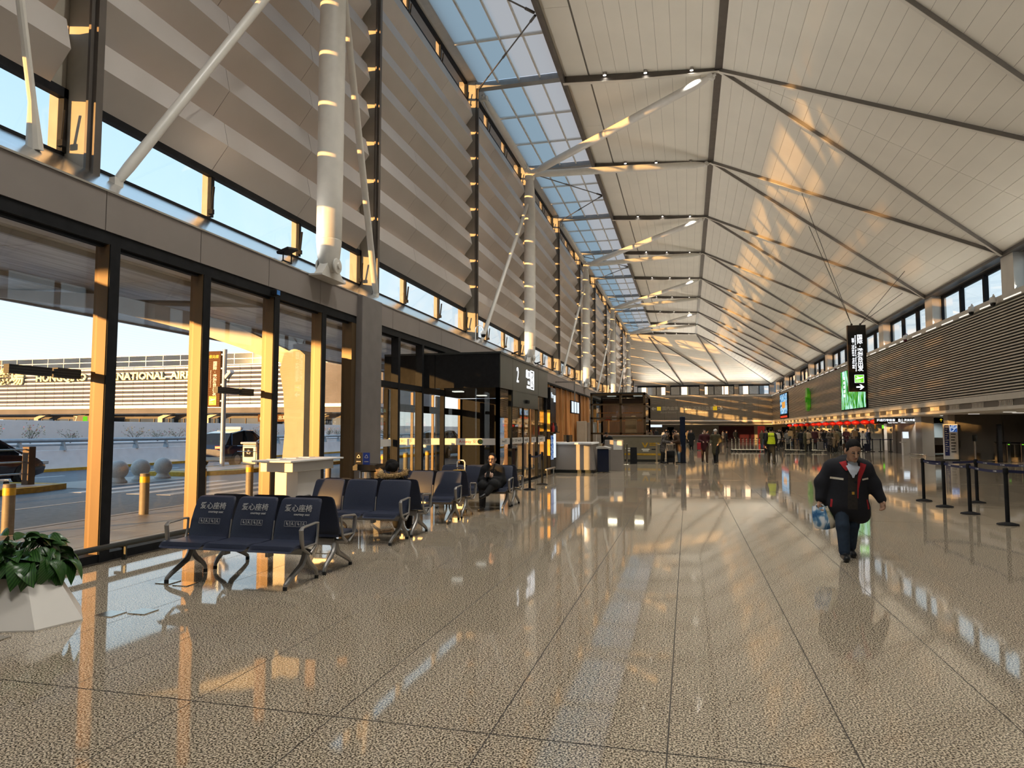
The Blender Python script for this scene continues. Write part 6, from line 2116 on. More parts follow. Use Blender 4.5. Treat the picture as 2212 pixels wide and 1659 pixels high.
class Body:
    """signed-distance figure: groups of smooth-joined tapered capsules; one continuous surface"""

    def __init__(s):
        s.g = {}
        s.k = {}

    def cap(s, grp, a, b, ra, rb=None, sc=(1, 1, 1), frame=None):
        s.g.setdefault(grp, []).append(('c', np.array(a, float), np.array(b, float), ra, ra if rb is None else rb, np.array(sc, float), frame))
        return s

    def ell(s, grp, c, r, frame=None, cut=None):
        s.g.setdefault(grp, []).append(('e', np.array(c, float), np.array(r, float), cut, None, None, frame))
        return s

    def field(s, grp, P):
        k = s.k.get(grp, .035)
        out = None
        for it in s.g[grp]:
            Q = P
            if it[6] is not None:
                Rm, o = it[6]
                Q = (P - o) @ Rm                       # world -> frame axes
            if it[0] == 'c':
                a, b, ra, rb, sc = it[1:6]
                q, a2, b2 = Q / sc, a / sc, b / sc
                ab = b2 - a2
                t = np.clip(((q - a2) @ ab) / max(ab @ ab, 1e-9), 0, 1)
                d = np.linalg.norm(q - (a2 + t[..., None] * ab), axis=-1) - (ra + (rb - ra) * t)
                d = d * min(sc)
            else:
                c, r, cut = it[1], it[2], it[3]
                q = (Q - c) / r
                l = np.linalg.norm(q, axis=-1)
                d = (l - 1) * min(r) * np.where(l > 1, 1.0, 1.0)
                if cut is not None:
                    n, kk = cut
                    d = np.maximum(d, (Q - c) @ np.array(n) - kk)
            if out is None:
                out = d
            else:
                hh = np.clip(.5 + .5 * (out - d) / k, 0, 1)
                out = out * (1 - hh) + d * hh - k * hh * (1 - hh)
        return out

    def reach(s, grp):
        lo, hi = np.full(3, 9.), np.full(3, -9.)
        for it in s.g[grp]:
            if it[0] == 'c':
                pts = [it[1], it[2]]
                r = max(it[3], it[4]) * max(it[5]) + .03
            else:
                pts = [it[1]]
                r = max(it[2]) + .03
            for p in pts:
                if it[6] is not None:
                    p = it[6][0] @ p + it[6][1]
                lo, hi = np.minimum(lo, p - r), np.maximum(hi, p + r)
        return lo, hi

    def mesh(s, name, mats, h, lo, hi):
        lo, hi = np.array(lo, float), np.array(hi, float)
        n = np.ceil((hi - lo) / h).astype(int) + 1
        ax = [lo[i] + np.arange(n[i]) * h for i in range(3)]
        P = np.stack(np.meshgrid(*ax, indexing='ij'), -1)
        grps = [g for g in mats if g in s.g]
        f = np.full(P.shape[:3], .2)
        for g in grps:                                 # each group only in the box it can reach
            l_, h_ = s.reach(g)
            i0 = np.clip(np.floor((l_ - lo) / h).astype(int), 0, n - 1)
            i1 = np.clip(np.ceil((h_ - lo) / h).astype(int) + 1, 1, n)
            sl = tuple(slice(i0[q], i1[q]) for q in range(3))
            f[sl] = np.minimum(f[sl], s.field(g, P[sl]))
        f = np.where(np.abs(f) < 1e-7, 1e-7, f)
        vs, fs = surface_nets(f, lo, h)
        ctr = vs[fs].mean(1)
        D = np.stack([s.field(g, ctr) for g in grps])
        mi = D.argmin(0)
        me = bpy.data.meshes.new(name)
        me.from_pydata(vs.tolist(), [], fs.tolist())
        for g in grps:
            me.materials.append(mats[g])
        me.polygons.foreach_set('material_index', mi.astype(np.int32))
        me.shade_smooth()
        me.update()
        s.grps = grps
        return me

    def front(s, x, z, y0=-.8, y1=.3):
        """y of the front surface at x,z"""
        ys = np.linspace(y0, y1, 300)
        P = np.stack([np.full(300, x), ys, np.full(300, z)], -1)
        f = np.min([s.field(g, P) for g in s.g], axis=0)
        w = np.argmax(f < 0)
        return ys[w] if f[w] < 0 else None


def head(B, c, pitch=0.0, yaw=0.0, hair='short', sc=1.0, fine=True, hat=False):
    """pitch > 0 looks down, the face points to -Y"""
    Rm = np.array(Matrix.Rotation(yaw, 3, 'Z') @ Matrix.Rotation(pitch, 3, 'X'))
    fr = (Rm, np.array(c, float))
    S = sc
    B.k['skin'] = .02
    B.ell('skin', (0, .008 * S, .022 * S), (.076 * S, .092 * S, .098 * S), fr)
    B.ell('skin', (0, -.022 * S, -.045 * S), (.058 * S, .062 * S, .075 * S), fr)
    B.cap('skin', (0, -.062 * S, -.085 * S), (0, -.05 * S, -.08 * S), .032 * S, .04 * S, frame=fr)
    B.cap('skin', (0, -.088 * S, .018 * S), (0, -.108 * S, -.022 * S), .010 * S, .016 * S, frame=fr)
    for sx in (-1, 1):
        B.ell('skin', (sx * .077 * S, .012 * S, -.01 * S), (.014 * S, .024 * S, .034 * S), fr)
        if fine:
            B.ell('eye', (sx * .031 * S, -.083 * S, .012 * S), (.014 * S, .009 * S, .0055 * S), fr)
            B.cap('hair', (sx * .016 * S, -.094 * S, .034 * S), (sx * .048 * S, -.082 * S, .036 * S), .0055 * S, .004 * S, frame=fr)
    if fine:
        B.cap('lip', (-.022 * S, -.092 * S, -.056 * S), (.022 * S, -.092 * S, -.056 * S), .0065 * S, frame=fr)
    n = np.array((0, -1, -.62))
    n = n / np.linalg.norm(n)
    B.k['hair'] = .012
    B.ell('hair', (0, .016 * S, .034 * S), (.0815 * S, .0975 * S, .100 * S), fr, (n, .034 * S))
    for sx in (-1, 1):
        B.cap('hair', (sx * .072 * S, -.03 * S, .04 * S), (sx * .074 * S, -.012 * S, .0), .012 * S, .008 * S, frame=fr)
    if hair == 'long':
        B.ell('hair', (0, .05 * S, -.06 * S), (.085 * S, .06 * S, .15 * S), fr)
    if hat:
        B.ell('hat', (0, .015 * S, .06 * S), (.098 * S, .115 * S, .085 * S), fr)
    return fr


def hand(B, w, d, nrm, side, curl=.5, grp='skin', fine=True):
    """w wrist, d direction of the fingers, nrm palm normal, side +1/-1 where the thumb sits"""
    w, d, nrm = Vector(w), Vector(d).normalized(), Vector(nrm).normalized()
    t = d.cross(nrm).normalized() * side
    B.cap(grp, w - d * .02, w + d * .07, .026, .034, (1, 1, 1))
    if not fine:
        B.cap(grp, w + d * .07, w + d * .13 + nrm * .03, .03, .02)
        return
    for i, (o, l) in enumerate(((.03, .068), (.010, .076), (-.010, .07), (-.029, .056))):
        b0 = w + d * .078 + t * o
        b1 = b0 + d * l * .5 * math.cos(curl * .8) + nrm * l * .5 * math.sin(curl * .8)
        b2 = b1 + d * l * .55 * math.cos(curl * 1.9) + nrm * l * .55 * math.sin(curl * 1.9)
        B.cap(grp + '_f%d%d' % (i % 2, 0) if False else grp, b0, b1, .0098, .009)
        B.cap(grp, b1, b2, .009, .0078)
    c0 = w + d * .02 + t * .028
    c1 = c0 + (d * .6 + t * .7 + nrm * .3).normalized() * .042
    B.cap(grp, c0, c1, .013, .0105)
    B.cap(grp, c1, c1 + (d * .8 + nrm * .5).normalized() * .03, .0105, .0085)


def cloth(name, c, rough=.85, amt=.18, sc=25):
    return principled(name, c, rough, noise=(sc, amt))


M['skin'] = principled('skin', (0.42, 0.245, 0.16), 0.5, noise=(30, 0.06))
M['skin_b'] = principled('skin_pale', (0.52, 0.33, 0.24), 0.5, noise=(30, 0.06))
M['hair_black'] = principled('black_hair', (0.010, 0.009, 0.009), 0.8, noise=(120, 0.4), spec=.2)
M['eye'] = principled('dark_eye', (0.015, 0.010, 0.008), 0.2, noise=(50, 0.1))
M['lip'] = principled('lips', (0.30, 0.12, 0.09), 0.5, noise=(40, 0.1))
M['coat_navy'] = cloth('navy_black_coat', (0.006, 0.0065, 0.011))
M['coat_black'] = cloth('black_coat', (0.006, 0.006, 0.007))
M['trouser_blue'] = cloth('dark_blue_trousers', (0.012, 0.024, 0.045))
M['trouser_black'] = cloth('black_trousers', (0.010, 0.010, 0.011))
M['shoe'] = principled('black_leather', (0.010, 0.010, 0.010), 0.3, noise=(30, 0.2))
M['red_cloth'] = cloth('red_lining', (0.33, 0.015, 0.02))
M['shirt_blue'] = cloth('pale_blue_shirt', (0.55, 0.60, 0.70), amt=.06)
M['sweater'] = cloth('dark_brown_sweater', (0.020, 0.016, 0.013))
M['reflect'] = principled('pale_reflective_tape', (0.60, 0.55, 0.45), 0.4, noise=(60, 0.1))

# ------------------------------------------------------------------ the man walking towards the viewer
HX, HY = 1.99, 9.9
b = Body()
fr = head(b, (.065, -.13, 1.385), R(27), R(8), sc=1.12)
b.cap('skin', (.055, -.04, 1.24), (.06, -.09, 1.33), .058, .056)
b.k['coat'] = .06
b.cap('coat', (-.12, .04, 1.155), (.19, .04, 1.15), .12, .12, (1, .95, 1))
b.cap('coat', (.03, .01, 1.10), (.0, .02, .68), .185, .215, (1.22, .82, 1))
b.cap('coat', (-.14, 0, .66), (-.10, 0, .60), .12, .12, (1, .9, 1))
b.cap('coat', (.15, 0, .62), (.16, 0, .56), .115, .115, (1, .9, 1))
b.cap('coat', (.03, .10, 1.26), (.09, .10, 1.25), .085, .085, (1.3, .7, .8))
b.cap('coat', (-.17, .03, 1.15), (-.29, .03, .96), .102, .086)
b.cap('coat', (-.29, .03, .96), (-.325, -.03, .76), .086, .064)
b.cap('coat', (.235, .03, 1.14), (.325, .03, .95), .10, .084)
b.cap('coat', (.325, .03, .95), (.40, -.03, .765), .084, .060)
b.k['trouser'] = .03
b.cap('trouser', (-.08, 0, .72), (-.085, -.12, .42), .098, .078)
b.cap('trouser', (-.085, -.12, .42), (-.085, -.19, .11), .078, .066)
b.cap('trouser', (.075, .02, .72), (.07, .04, .42), .096, .075)
b.cap('trouser', (.07, .04, .42), (.06, .14, .13), .074, .062)
b.k['shoe'] = .02
b.cap('shoe', (-.085, -.17, .055), (-.095, -.36, .045), .05, .043, (.95, 1, .95))
b.cap('shoe', (-.085, -.15, .06), (-.085, -.19, .10), .045, .042)
b.cap('shoe', (.06, .19, .075), (.055, .0, .045), .045, .043)
hand(b, (-.338, -.05, .715), (-.05, -.05, -1), (.6, -.6, .0), 1, .9)
hand(b, (.402, -.04, .75), (.1, -.25, -.9), (-.7, -.3, .1), -1, .55)
MM = {'coat': M['coat_navy'], 'trouser': M['trouser_blue'], 'shoe': M['shoe'], 'skin': M['skin'], 'hair': M['hair_black'], 'eye': M['eye'], 'lip': M['lip']}
PM = thing('person', 'person in dark coat with red lining walking forward, looking down, carrying a bag', 'person', (HX, HY, 0))
place('body', b.mesh('body', MM, .0095, (-.52, -.50, -.02), (.58, .40, 1.62)), PM)


def ribbon(poly, w, mat, name, off=.008, t=.006):
    """strip lying on the front of the figure along (x,z) points with width w in x,z"""
    rows = []
    n = len(poly)
    for i, (x, z) in enumerate(poly):
        a, c = poly[max(0, i - 1)], poly[min(n - 1, i + 1)]
        dx, dz = c[0] - a[0], c[1] - a[1]
        L = math.hypot(dx, dz) or 1
        px, pz = -dz / L, dx / L
        ww = w[i] if isinstance(w, (list, tuple)) else w
        r_ = []
        for e in (-1, 0, 1):
            xx, zz_ = x + px * ww * e / 2, z + pz * ww * e / 2
            y = b.front(xx, zz_)
            r_.append((xx, (y if y is not None else -.1) - off, zz_))
        rows.append(r_)
    mb = MB()
    mb.grid(rows)
    mb.grid([[(p[0], p[1] + t, p[2]) for p in r_] for r_ in rows])
    o = place(name, mb.mesh(name, mat, smooth=1.2), PM)
    return o


def dens(pts, n=6):
    out = []
    for i in range(len(pts) - 1):
        for q in range(n):
            t = q / n
            out.append((pts[i][0] * (1 - t) + pts[i + 1][0] * t, pts[i][1] * (1 - t) + pts[i + 1][1] * t))
    return out + [pts[-1]]


ribbon(dens([(.055, 1.14), (.05, .98), (.04, .80), (.035, .64)]), [.12] * 19, M['sweater'], 'sweater', .004)
ribbon(dens([(.06, 1.245), (.055, 1.13), (.052, 1.04)]), [.10, .12, .12, .11, .10, .09, .08, .07, .06, .05, .04, .03, .02], M['shirt_blue'], 'shirt', .022)
ribbon(dens([(-.005, 1.20), (.02, 1.14), (.045, 1.09)]), .045, M['shirt_blue'], 'collar', .02)
ribbon(dens([(.125, 1.19), (.10, 1.14), (.07, 1.09)]), .045, M['shirt_blue'], 'collar', .02)
ribbon(dens([(.19, 1.22), (.155, 1.12), (.125, 1.02), (.105, .90), (.10, .78)]), [.075, .073, .071, .07, .068, .066, .063, .06, .056, .052, .048, .044, .04, .036, .032, .028, .025, .022, .02, .018, .016, .014, .012, .01, .01], M['red_cloth'], 'jacket_lining', .014)
ribbon(dens([(-.055, 1.245), (-.04, 1.19), (-.02, 1.13)]), [.085, .085, .08, .075, .07, .065, .06, .055, .05, .045, .04, .03, .02], M['red_cloth'], 'jacket_lining', .014)
ribbon(dens([(-.21, 1.035), (-.06, 1.02)]), .026, M['reflect'], 'reflective_stripe', .006)
ribbon(dens([(.165, 1.015), (.245, 1.03)]), .022, M['reflect'], 'reflective_stripe', .006)
ribbon(dens([(-.20, .76), (-.215, .66)]), .022, M['red_cloth'], 'pocket_trim', .006)
ribbon(dens([(.225, .76), (.235, .64)]), .022, M['red_cloth'], 'pocket_trim', .006)
ribbon([(.03, .845), (.045, .845), (.06, .845)], .035, M['gold'], 'belt_buckle', .012)
# the carrier bag in his hand


def print_mat(name, ramp, scale, rough=.35):
    m = principled(name, (.5, .5, .5), rough)
    nt = m.node_tree
    bs_ = nt.nodes['Principled BSDF']
    geo = nt.nodes.new('ShaderNodeNewGeometry')
    mp = nt.nodes.new('ShaderNodeMapping')
    mp.inputs['Scale'].default_value = scale
    n = nt.nodes.new('ShaderNodeTexNoise')
    n.inputs['Scale'].default_value = 1
    n.inputs['Distortion'].default_value = 1.0
    r = nt.nodes.new('ShaderNodeValToRGB')
    els = r.color_ramp.elements
    els[0].position, els[0].color = ramp[0][0], (*ramp[0][1], 1)
    els[1].position, els[1].color = ramp[-1][0], (*ramp[-1][1], 1)
    for p, c in ramp[1:-1]:
        els.new(p).color = (*c, 1)
    nt.links.new(geo.outputs['Position'], mp.inputs[0])
    nt.links.new(mp.outputs[0], n.inputs['Vector'])
    nt.links.new(n.outputs['Fac'], r.inputs[0])
    nt.links.new(r.outputs[0], bs_.inputs['Base Color'])
    return m


M['bag_print'] = print_mat('blue_white_bag_print', [(.36, (.03, .12, .28)), (.46, (.16, .32, .50)), (.52, (.68, .74, .80)), (.64, (.85, .86, .88))], (8, 8, 5))
M['bag_side'] = print_mat('cream_green_bag_print', [(.4, (.04, .10, .03)), (.52, (.5, .45, .3)), (.62, (.62, .56, .44))], (9, 9, 6))
CB = thing('carrier_bag', 'blue and white printed carrier bag in the hand of the walking person', 'bag', (HX - .30, HY - .07, .37))
ox, oy = HX - .285, HY - .065
ringz = [(.375, .105, .045), (.39, .125, .065), (.47, .135, .07), (.56, .125, .06), (.63, .11, .04), (.66, .10, .03)]
rows = []
for z, a, c in ringz:
    sk = (z - .37) * -.18
    rows.append([(ox + sk - a, oy - c * .9, z), (ox + sk, oy - c * 1.1, z - .01), (ox + sk + a * .45, oy - c, z), (ox + sk + a, oy - c * .2, z + .01), (ox + sk + a * .8, oy + c, z), (ox + sk, oy + c * 1.1, z), (ox + sk - a * .9, oy + c, z)])
mbg = MB()
mbg.grid(rows, closed=True)
nf = len(mbg.f)
mbg.m = [1 if i % 7 in (2, 3) else 0 for i in range(nf)]
mbg.f.append((6, 5, 4, 3, 2, 1, 0))
mbg.m.append(0)
mbg.build('sack', [M['bag_print'], M['bag_side']], CB, 1.0)
hz_ = .665
for sy in (-1, 1):
    MB().pipe([(ox - .12, oy + sy * .03, .645), (ox - .085, oy + sy * .018, .685), (ox - .06, oy + sy * .010, .70), (ox - .03, oy + sy * .015, .68), (ox + .02, oy + sy * .03, .65)], .006, 6).build('handle', M['bag_print'], CB)

# ------------------------------------------------------------------ seated phone user on the far bench
SX, SY = -4.02, 14.22
b = Body()
head(b, (0, -.03, 1.035), R(6), R(2), sc=1.03)
b.cap('skin', (0, 0, .90), (0, -.005, .97), .054, .05)
b.k['coat'] = .05
b.cap('coat', (-.13, .03, .82), (.13, .03, .82), .10, .10)
b.cap('coat', (0, .03, .78), (0, 0, .50), .15, .175, (1.2, .85, 1))
b.cap('coat', (-.18, .02, .81), (-.235, -.02, .58), .085, .075)
b.cap('coat', (-.235, -.02, .58), (-.06, -.25, .66), .07, .05)
b.cap('coat', (.18, .02, .81), (.235, -.02, .58), .085, .075)
b.cap('coat', (.235, -.02, .58), (.06, -.25, .66), .07, .05)
b.cap('coat', (-.12, -.05, .50), (-.10, -.36, .50), .13, .115)
b.cap('coat', (.12, -.05, .50), (.12, -.34, .53), .125, .11)
b.cap('coat', (0, .05, .885), (0, .03, .90), .085, .085, (1.2, .9, .6))
b.cap('trouser', (-.10, -.36, .48), (-.09, -.42, .10), .085, .062)
b.cap('trouser', (.12, -.36, .52), (.02, -.50, .36), .08, .062)
b.cap('shoe', (-.09, -.42, .06), (-.10, -.60, .045), .045, .04)
b.cap('shoe', (.0, -.53, .33), (-.06, -.66, .29), .042, .036)
hand(b, (-.065, -.265, .665), (.35, -.35, .8), (.5, .6, .1), 1, .6)
hand(b, (.065, -.265, .665), (-.35, -.35, .8), (-.5, .6, .1), -1, .6)
MM2 = {'coat': M['coat_black'], 'trouser': M['trouser_black'], 'shoe': M['shoe'], 'skin': M['skin_b'], 'hair': M['hair_black'], 'eye': M['eye'], 'lip': M['lip']}
PS = thing('person', 'person in black coat and glasses sitting on the bench with a phone', 'person', (SX, SY - .02, .0))
place('body', b.mesh('body', MM2, .010, (-.42, -.75, -.02), (.42, .30, 1.22)), PS)
gl_ = MB()
for sx in (-1, 1):
    pts = [(sx * .034 + .026 * math.cos(a * PI / 6), -.135 - .0, 1.045 + .02 * math.sin(a * PI / 6)) for a in range(13)]
    gl_.pipe(pts, .0028, 5, False)
    gl_.pipe([(sx * .06, -.135, 1.05), (sx * .082, -.02, 1.05)], .0025, 5)
gl_.pipe([(-.009, -.137, 1.048), (.009, -.137, 1.048)], .0028, 5)
place('glasses', gl_.mesh('glasses', M['frame']), PS)
ph = MB().bbox(-.038, .038, -.006, .006, -.075, .075, .004).xf(Matrix.Translation((SX, SY - .345, .745)) @ Matrix.Rotation(R(-30), 4, 'X'))
solo('phone', ph, M['black_gloss'], 'black phone held by the seated person in glasses', 'phone')

# ------------------------------------------------------------------ person with fur hood seen from behind
WX, WY = -4.62, 10.45
b = Body()
head(b, (0, -.02, 1.04), R(12), 0, sc=1.0, fine=False, hair='short')
b.k['hair'] = .03
for i in range(26):
    a = RND.uniform(0, 2 * PI)
    e = RND.uniform(-.6, 1.2)
    b.ell('hair', (.085 * math.cos(a) * math.cos(e), .01 + .095 * abs(math.sin(a)) * math.cos(e), 1.06 + .09 * math.sin(e)), (.034, .034, .034))
b.cap('skin', (0, 0, .90), (0, -.005, .97), .054, .05)
b.k['coat'] = .05
b.cap('coat', (-.14, .02, .80), (.14, .02, .80), .115, .115)
b.cap('coat', (0, .02, .76), (0, 0, .50), .17, .19, (1.2, .85, 1))
b.cap('coat', (0, .10, .87), (0, .12, .80), .11, .10, (1.3, .7, .8))
b.cap('coat', (-.20, .0, .79), (-.26, -.05, .56), .09, .08)
b.cap('coat', (.20, .0, .79), (.26, -.05, .56), .09, .08)
b.cap('coat', (-.26, -.05, .56), (-.12, -.30, .55), .075, .06)
b.cap('coat', (.26, -.05, .56), (.12, -.30, .55), .075, .06)
b.cap('trouser', (-.11, -.05, .50), (-.11, -.38, .50), .10, .085)
b.cap('trouser', (.11, -.05, .50), (.11, -.38, .50), .10, .085)
b.cap('trouser', (-.11, -.38, .48), (-.11, -.40, .10), .08, .06)
b.cap('trouser', (.11, -.38, .48), (.11, -.40, .10), .08, .06)
b.cap('shoe', (-.11, -.40, .06), (-.11, -.55, .045), .045, .04)
b.cap('shoe', (.11, -.40, .06), (.11, -.55, .045), .045, .04)
hand(b, (-.11, -.31, .56), (.3, -.8, 0), (0, 0, -1), 1, .5, fine=False)
hand(b, (.11, -.31, .56), (-.3, -.8, 0), (0, 0, -1), -1, .5, fine=False)
PF = thing('person', 'person in dark parka with tan fur hood sitting with back turned', 'person', (WX, WY, 0))
place('body', b.mesh('body', MM2, .012, (-.42, -.68, -.02), (.42, .36, 1.22)), PF)
M['fur'] = principled('tan_fur', (0.55, 0.38, 0.18), 0.9, noise=(60, 0.5))
fur = MB()
rn = random.Random(4)
for i in range(900):
    a = rn.uniform(PI * -.08, PI * 1.08)
    c = Vector((.215 * math.cos(a), .02 + .175 * math.sin(a), .965 - .045 * math.sin(a)))
    d = Vector((math.cos(a) + rn.gauss(0, .5), math.sin(a) + rn.gauss(0, .5), rn.gauss(.25, .6))).normalized()
    c = c + Vector((rn.gauss(0, .012), rn.gauss(0, .012), rn.gauss(0, .015)))
    s_ = d.cross(Vector((rn.random(), rn.random(), rn.random()))).normalized() * .006
    s2 = d.cross(s_).normalized() * .006
    tip = c + d * rn.uniform(.045, .075)
    fur.add([c + s_, c - s_ + s2, c - s2 * .8, tip], [(0, 1, 3), (1, 2, 3), (2, 0, 3)])
pts = [(.215 * math.cos(a * PI / 14 * 1.16 - PI * .08), .02 + .175 * math.sin(a * PI / 14 * 1.16 - PI * .08), .965 - .045 * math.sin(a * PI / 14 * 1.16 - PI * .08)) for a in range(15)]
fur.pipe(pts, .04, 8)
fo = place('fur_trim', fur.mesh('fur_trim', M['fur'], smooth=0), PF)
fo['kind'] = 'stuff'
PF.rotation_euler = (0, 0, PI)

# suitcase with a bag on top beside the third bench row
SU = thing('suitcase', 'silver grey wheeled suitcase with raised handle at the end of bench', 'suitcase', (-4.46, 13.35, 0))
M['silver_shell'] = principled('silver_shell', (0.42, 0.43, 0.45), 0.3, 0.5, noise=(4, 0.08))
MB().bbox(-4.61, -4.31, 13.25, 13.47, .06, .58, .03).build('shell', M['silver_shell'], SU)
for x in (-4.56, -4.36):
    for y in (13.28, 13.44):
        MB().lathe([(.01, 0), (.026, .0), (.026, .05), (.01, .06)], (x, y, 0), 10).build('wheel', M['rubber'], SU)
MB().pipe([(-4.54, 13.44, .56), (-4.54, 13.44, 1.0), (-4.51, 13.44, 1.04), (-4.41, 13.44, 1.04), (-4.38, 13.44, 1.0), (-4.38, 13.44, .56)], .014, 8).build('handle', M['white_paint'], SU)
for i in range(4):
    MB().box(-4.56 + i * .1, -4.54 + i * .1, 13.243, 13.25, .12, .52).build('rib', M['alu_grey'], SU)
TB = thing('travel_bag', 'black and mustard travel bag resting on the silver suitcase', 'bag', (-4.46, 13.34, .585))
MB().bbox(-4.59, -4.33, 13.20, 13.42, .585, .70, .02).build('lower_bag', M['coat_black'], TB)
M['mustard'] = cloth('mustard_canvas', (0.36, 0.22, 0.05))
MB().bbox(-4.58, -4.34, 13.21, 13.41, .70, .86, .03).build('upper_bag', M['mustard'], TB)
MB().pipe([(-4.52, 13.30, .85), (-4.50, 13.30, .90), (-4.42, 13.30, .90), (-4.40, 13.30, .85)], .012, 6).build('strap', M['coat_black'], TB)

# ------------------------------------------------------------------ other figures: shared shapes, own clothes
def walker(coatlen=.55, stride=.2, arm=.1, bend=0.0, forearm=0.0, hair='short', bulk=1.0, hat=False, hem=None):
    b = Body()
    head(b, (0, -.03 - bend * .5, 1.56 - bend * .12), R(6 + bend * 90), 0, hair=hair, fine=False, hat=hat)
    b.cap('skin', (0, -.01 - bend * .4, 1.42), (0, -.02 - bend * .45, 1.50), .055, .05)
    b.k['top'] = .05
    sh = -bend * .3
    b.cap('top', (-.14, sh, 1.36 - bend * .05), (.14, sh, 1.36 - bend * .05), .095 * bulk, .095 * bulk)
    b.cap('top', (0, sh * .8, 1.28), (0, 0, coatlen + .12), .14 * bulk, .16 * bulk, (1.2, .8, 1))
    for sx in (-1, 1):
        ya = arm * sx
        b.cap('top', (sx * .19, sh, 1.35 - bend * .05), (sx * .25, sh + ya * .4 + .03, 1.10), .075 * bulk, .062 * bulk)
        b.cap('top', (sx * .25, sh + ya * .4 + .03, 1.10), (sx * (.25 - forearm * .16), sh + ya - .08 - forearm * .2, .87 + forearm * .22), .06 * bulk, .045 * bulk)
        w = Vector((sx * (.25 - forearm * .16), sh + ya - .09 - forearm * .22, .84 + forearm * .23))
        hand(b, w, (0, -.3 - forearm, -1 + forearm), (-sx, 0, 0), 1, .4, fine=False)
        yl = -stride * sx
        b.cap('bottom', (sx * .085, 0, .88), (sx * .09, yl * .5 - .03, .48), .095, .07)
        b.cap('bottom', (sx * .09, yl * .5 - .03, .48), (sx * .09, yl, .10), .07, .055)
        b.cap('shoes', (sx * .09, yl + .02, .055), (sx * .095, yl - .16, .045), .045, .038)
    return b


CLO = {}


def cl(name):
    if name not in CLO:
        c = {'black': (.010, .010, .011), 'navy': (.012, .016, .035), 'dark grey': (.04, .04, .042), 'olive': (.07, .06, .03), 'brown': (.07, .04, .022), 'maroon': (.06, .012, .016), 'beige': (.40, .30, .20),
             'white': (.65, .62, .58), 'blue denim': (.10, .14, .20), 'grey': (.20, .19, .18), 'red': (.35, .02, .03), 'khaki': (.22, .16, .09), 'patterned': (.10, .09, .085), 'yellow': (.62, .75, .02), 'pink': (.5, .12, .16)}[name]
        CLO[name] = cloth(name.replace(' ', '_') + '_cloth', c, amt=.9 if name == 'patterned' else .2, sc=18)
    return CLO[name]


GR_ = {'top': None, 'bottom': None, 'shoes': None, 'skin': None, 'hair': None, 'hat': None}
base_m = {'top': M['coat_black'], 'bottom': M['trouser_black'], 'shoes': M['shoe'], 'skin': M['skin_b'], 'hair': M['hair_black'], 'hat': M['white_paint']}
VAR = {}
for key, kw in {'walk': dict(stride=.22, arm=.16), 'stand': dict(stride=.02, arm=.03), 'long': dict(coatlen=.35, stride=.05, arm=.03, bulk=1.05), 'phone': dict(stride=.03, arm=.0, forearm=1.0),
                'bend': dict(stride=.03, arm=.02, bend=.45, forearm=.8, bulk=1.08), 'hair': dict(stride=.03, hair='long', coatlen=.4), 'hatted': dict(stride=.14, arm=.05, forearm=.5, hat=True, coatlen=.45), 'clasp': dict(stride=.16, forearm=.9, coatlen=.6)}.items():
    bb = walker(**kw)
    me = bb.mesh('figure_' + key, base_m, .026, (-.42, -.62, -.02), (.42, .36, 1.76))
    VAR[key] = (me, list(bb.grps))


def figure(var, loc, rz, top, bottom, label, group=None, skin='skin_b', scale=1.0, hat=None):
    me, grps = VAR[var]
    o = bpy.data.objects.new('person', me)
    COL.objects.link(o)
    o.location = loc
    o.rotation_euler = (0, 0, rz)
    o.scale = (scale, scale, scale)
    mats = {'top': cl(top), 'bottom': cl(bottom), 'shoes': M['shoe'], 'skin': M[skin], 'hair': M['hair_black'], 'hat': cl(hat or 'white')}
    for i, g in enumerate(grps):
        o.material_slots[i].link = 'OBJECT'
        o.material_slots[i].material = mats[g]
    return tag(o, label, 'person', group)


figure('bend', (-1.24, 35.2, 0), R(80), 'patterned', 'black', 'person in patterned jacket and black trousers bending, left of the couple by the totem')
figure('bend', (-.44, 35.6, 0), R(-70), 'brown', 'blue denim', 'person in brown jacket and pale jeans facing the other of the couple')
figure('clasp', (.80, 36.4, 0), R(5), 'maroon', 'brown', 'person in maroon jacket and brown trousers walking, hands clasped')
figure('hatted', (1.33, 36.1, 0), R(-20), 'olive', 'black', 'person in white hat and long dark olive coat walking beside the maroon jacket', hat='white')
of = figure('walk', (3.95, 36.3, 0), PI, 'black', 'black', 'officer in bright yellow vest and black uniform walking away', scale=1.04)
vb = walker(stride=.22, arm=.16)
vs_ = Body()
vs_.k['vest'] = .05
vs_.cap('vest', (-.10, 0, 1.36), (.10, 0, 1.36), .103, .103)
vs_.cap('vest', (0, 0, 1.28), (0, 0, .98), .15, .162, (1.2, .8, 1))
M['vest'] = principled('bright_yellow_vest', (0.62, 0.72, 0.02), 0.6, noise=(20, 0.1), emit=(.5, .6, .02), estr=.12)
vo = place('vest', vs_.mesh('vest', {'vest': M['vest']}, .03, (-.35, -.3, .8), (.35, .3, 1.52)), of)
ro = bpy.data.objects.new('vest_letters', text_mesh('公安 POLICE', .075, .002, bold=.002))
ro.data.materials.append(M['decal_text'])
COL.objects.link(ro)
ro.parent = of
ro.location = (0, .142, 1.30)
ro.rotation_euler = (PI / 2, 0, PI)
figure('stand', (5.45, 53.6, 0), R(60), 'black', 'black', 'person in black standing at the end of the trolley row')
figure('bend', (-3.75, 34.4, 0), R(-30), 'black', 'black', 'dark-clothed person bending beside the kiosk corner posts', scale=.95)
figure('stand', (-4.75, 28.2, 0), 0, 'black', 'black', 'attendant behind the taupe counter, only hair showing', scale=.74)
figure('phone', (9.9, 54.2, 0), R(30), 'patterned', 'black', 'person in patterned black and white coat right of the pale trolleys')
figure('hair', (10.4, 55.2, 0), R(-40), 'khaki', 'black', 'long-haired person in khaki coat beside the patterned coat')
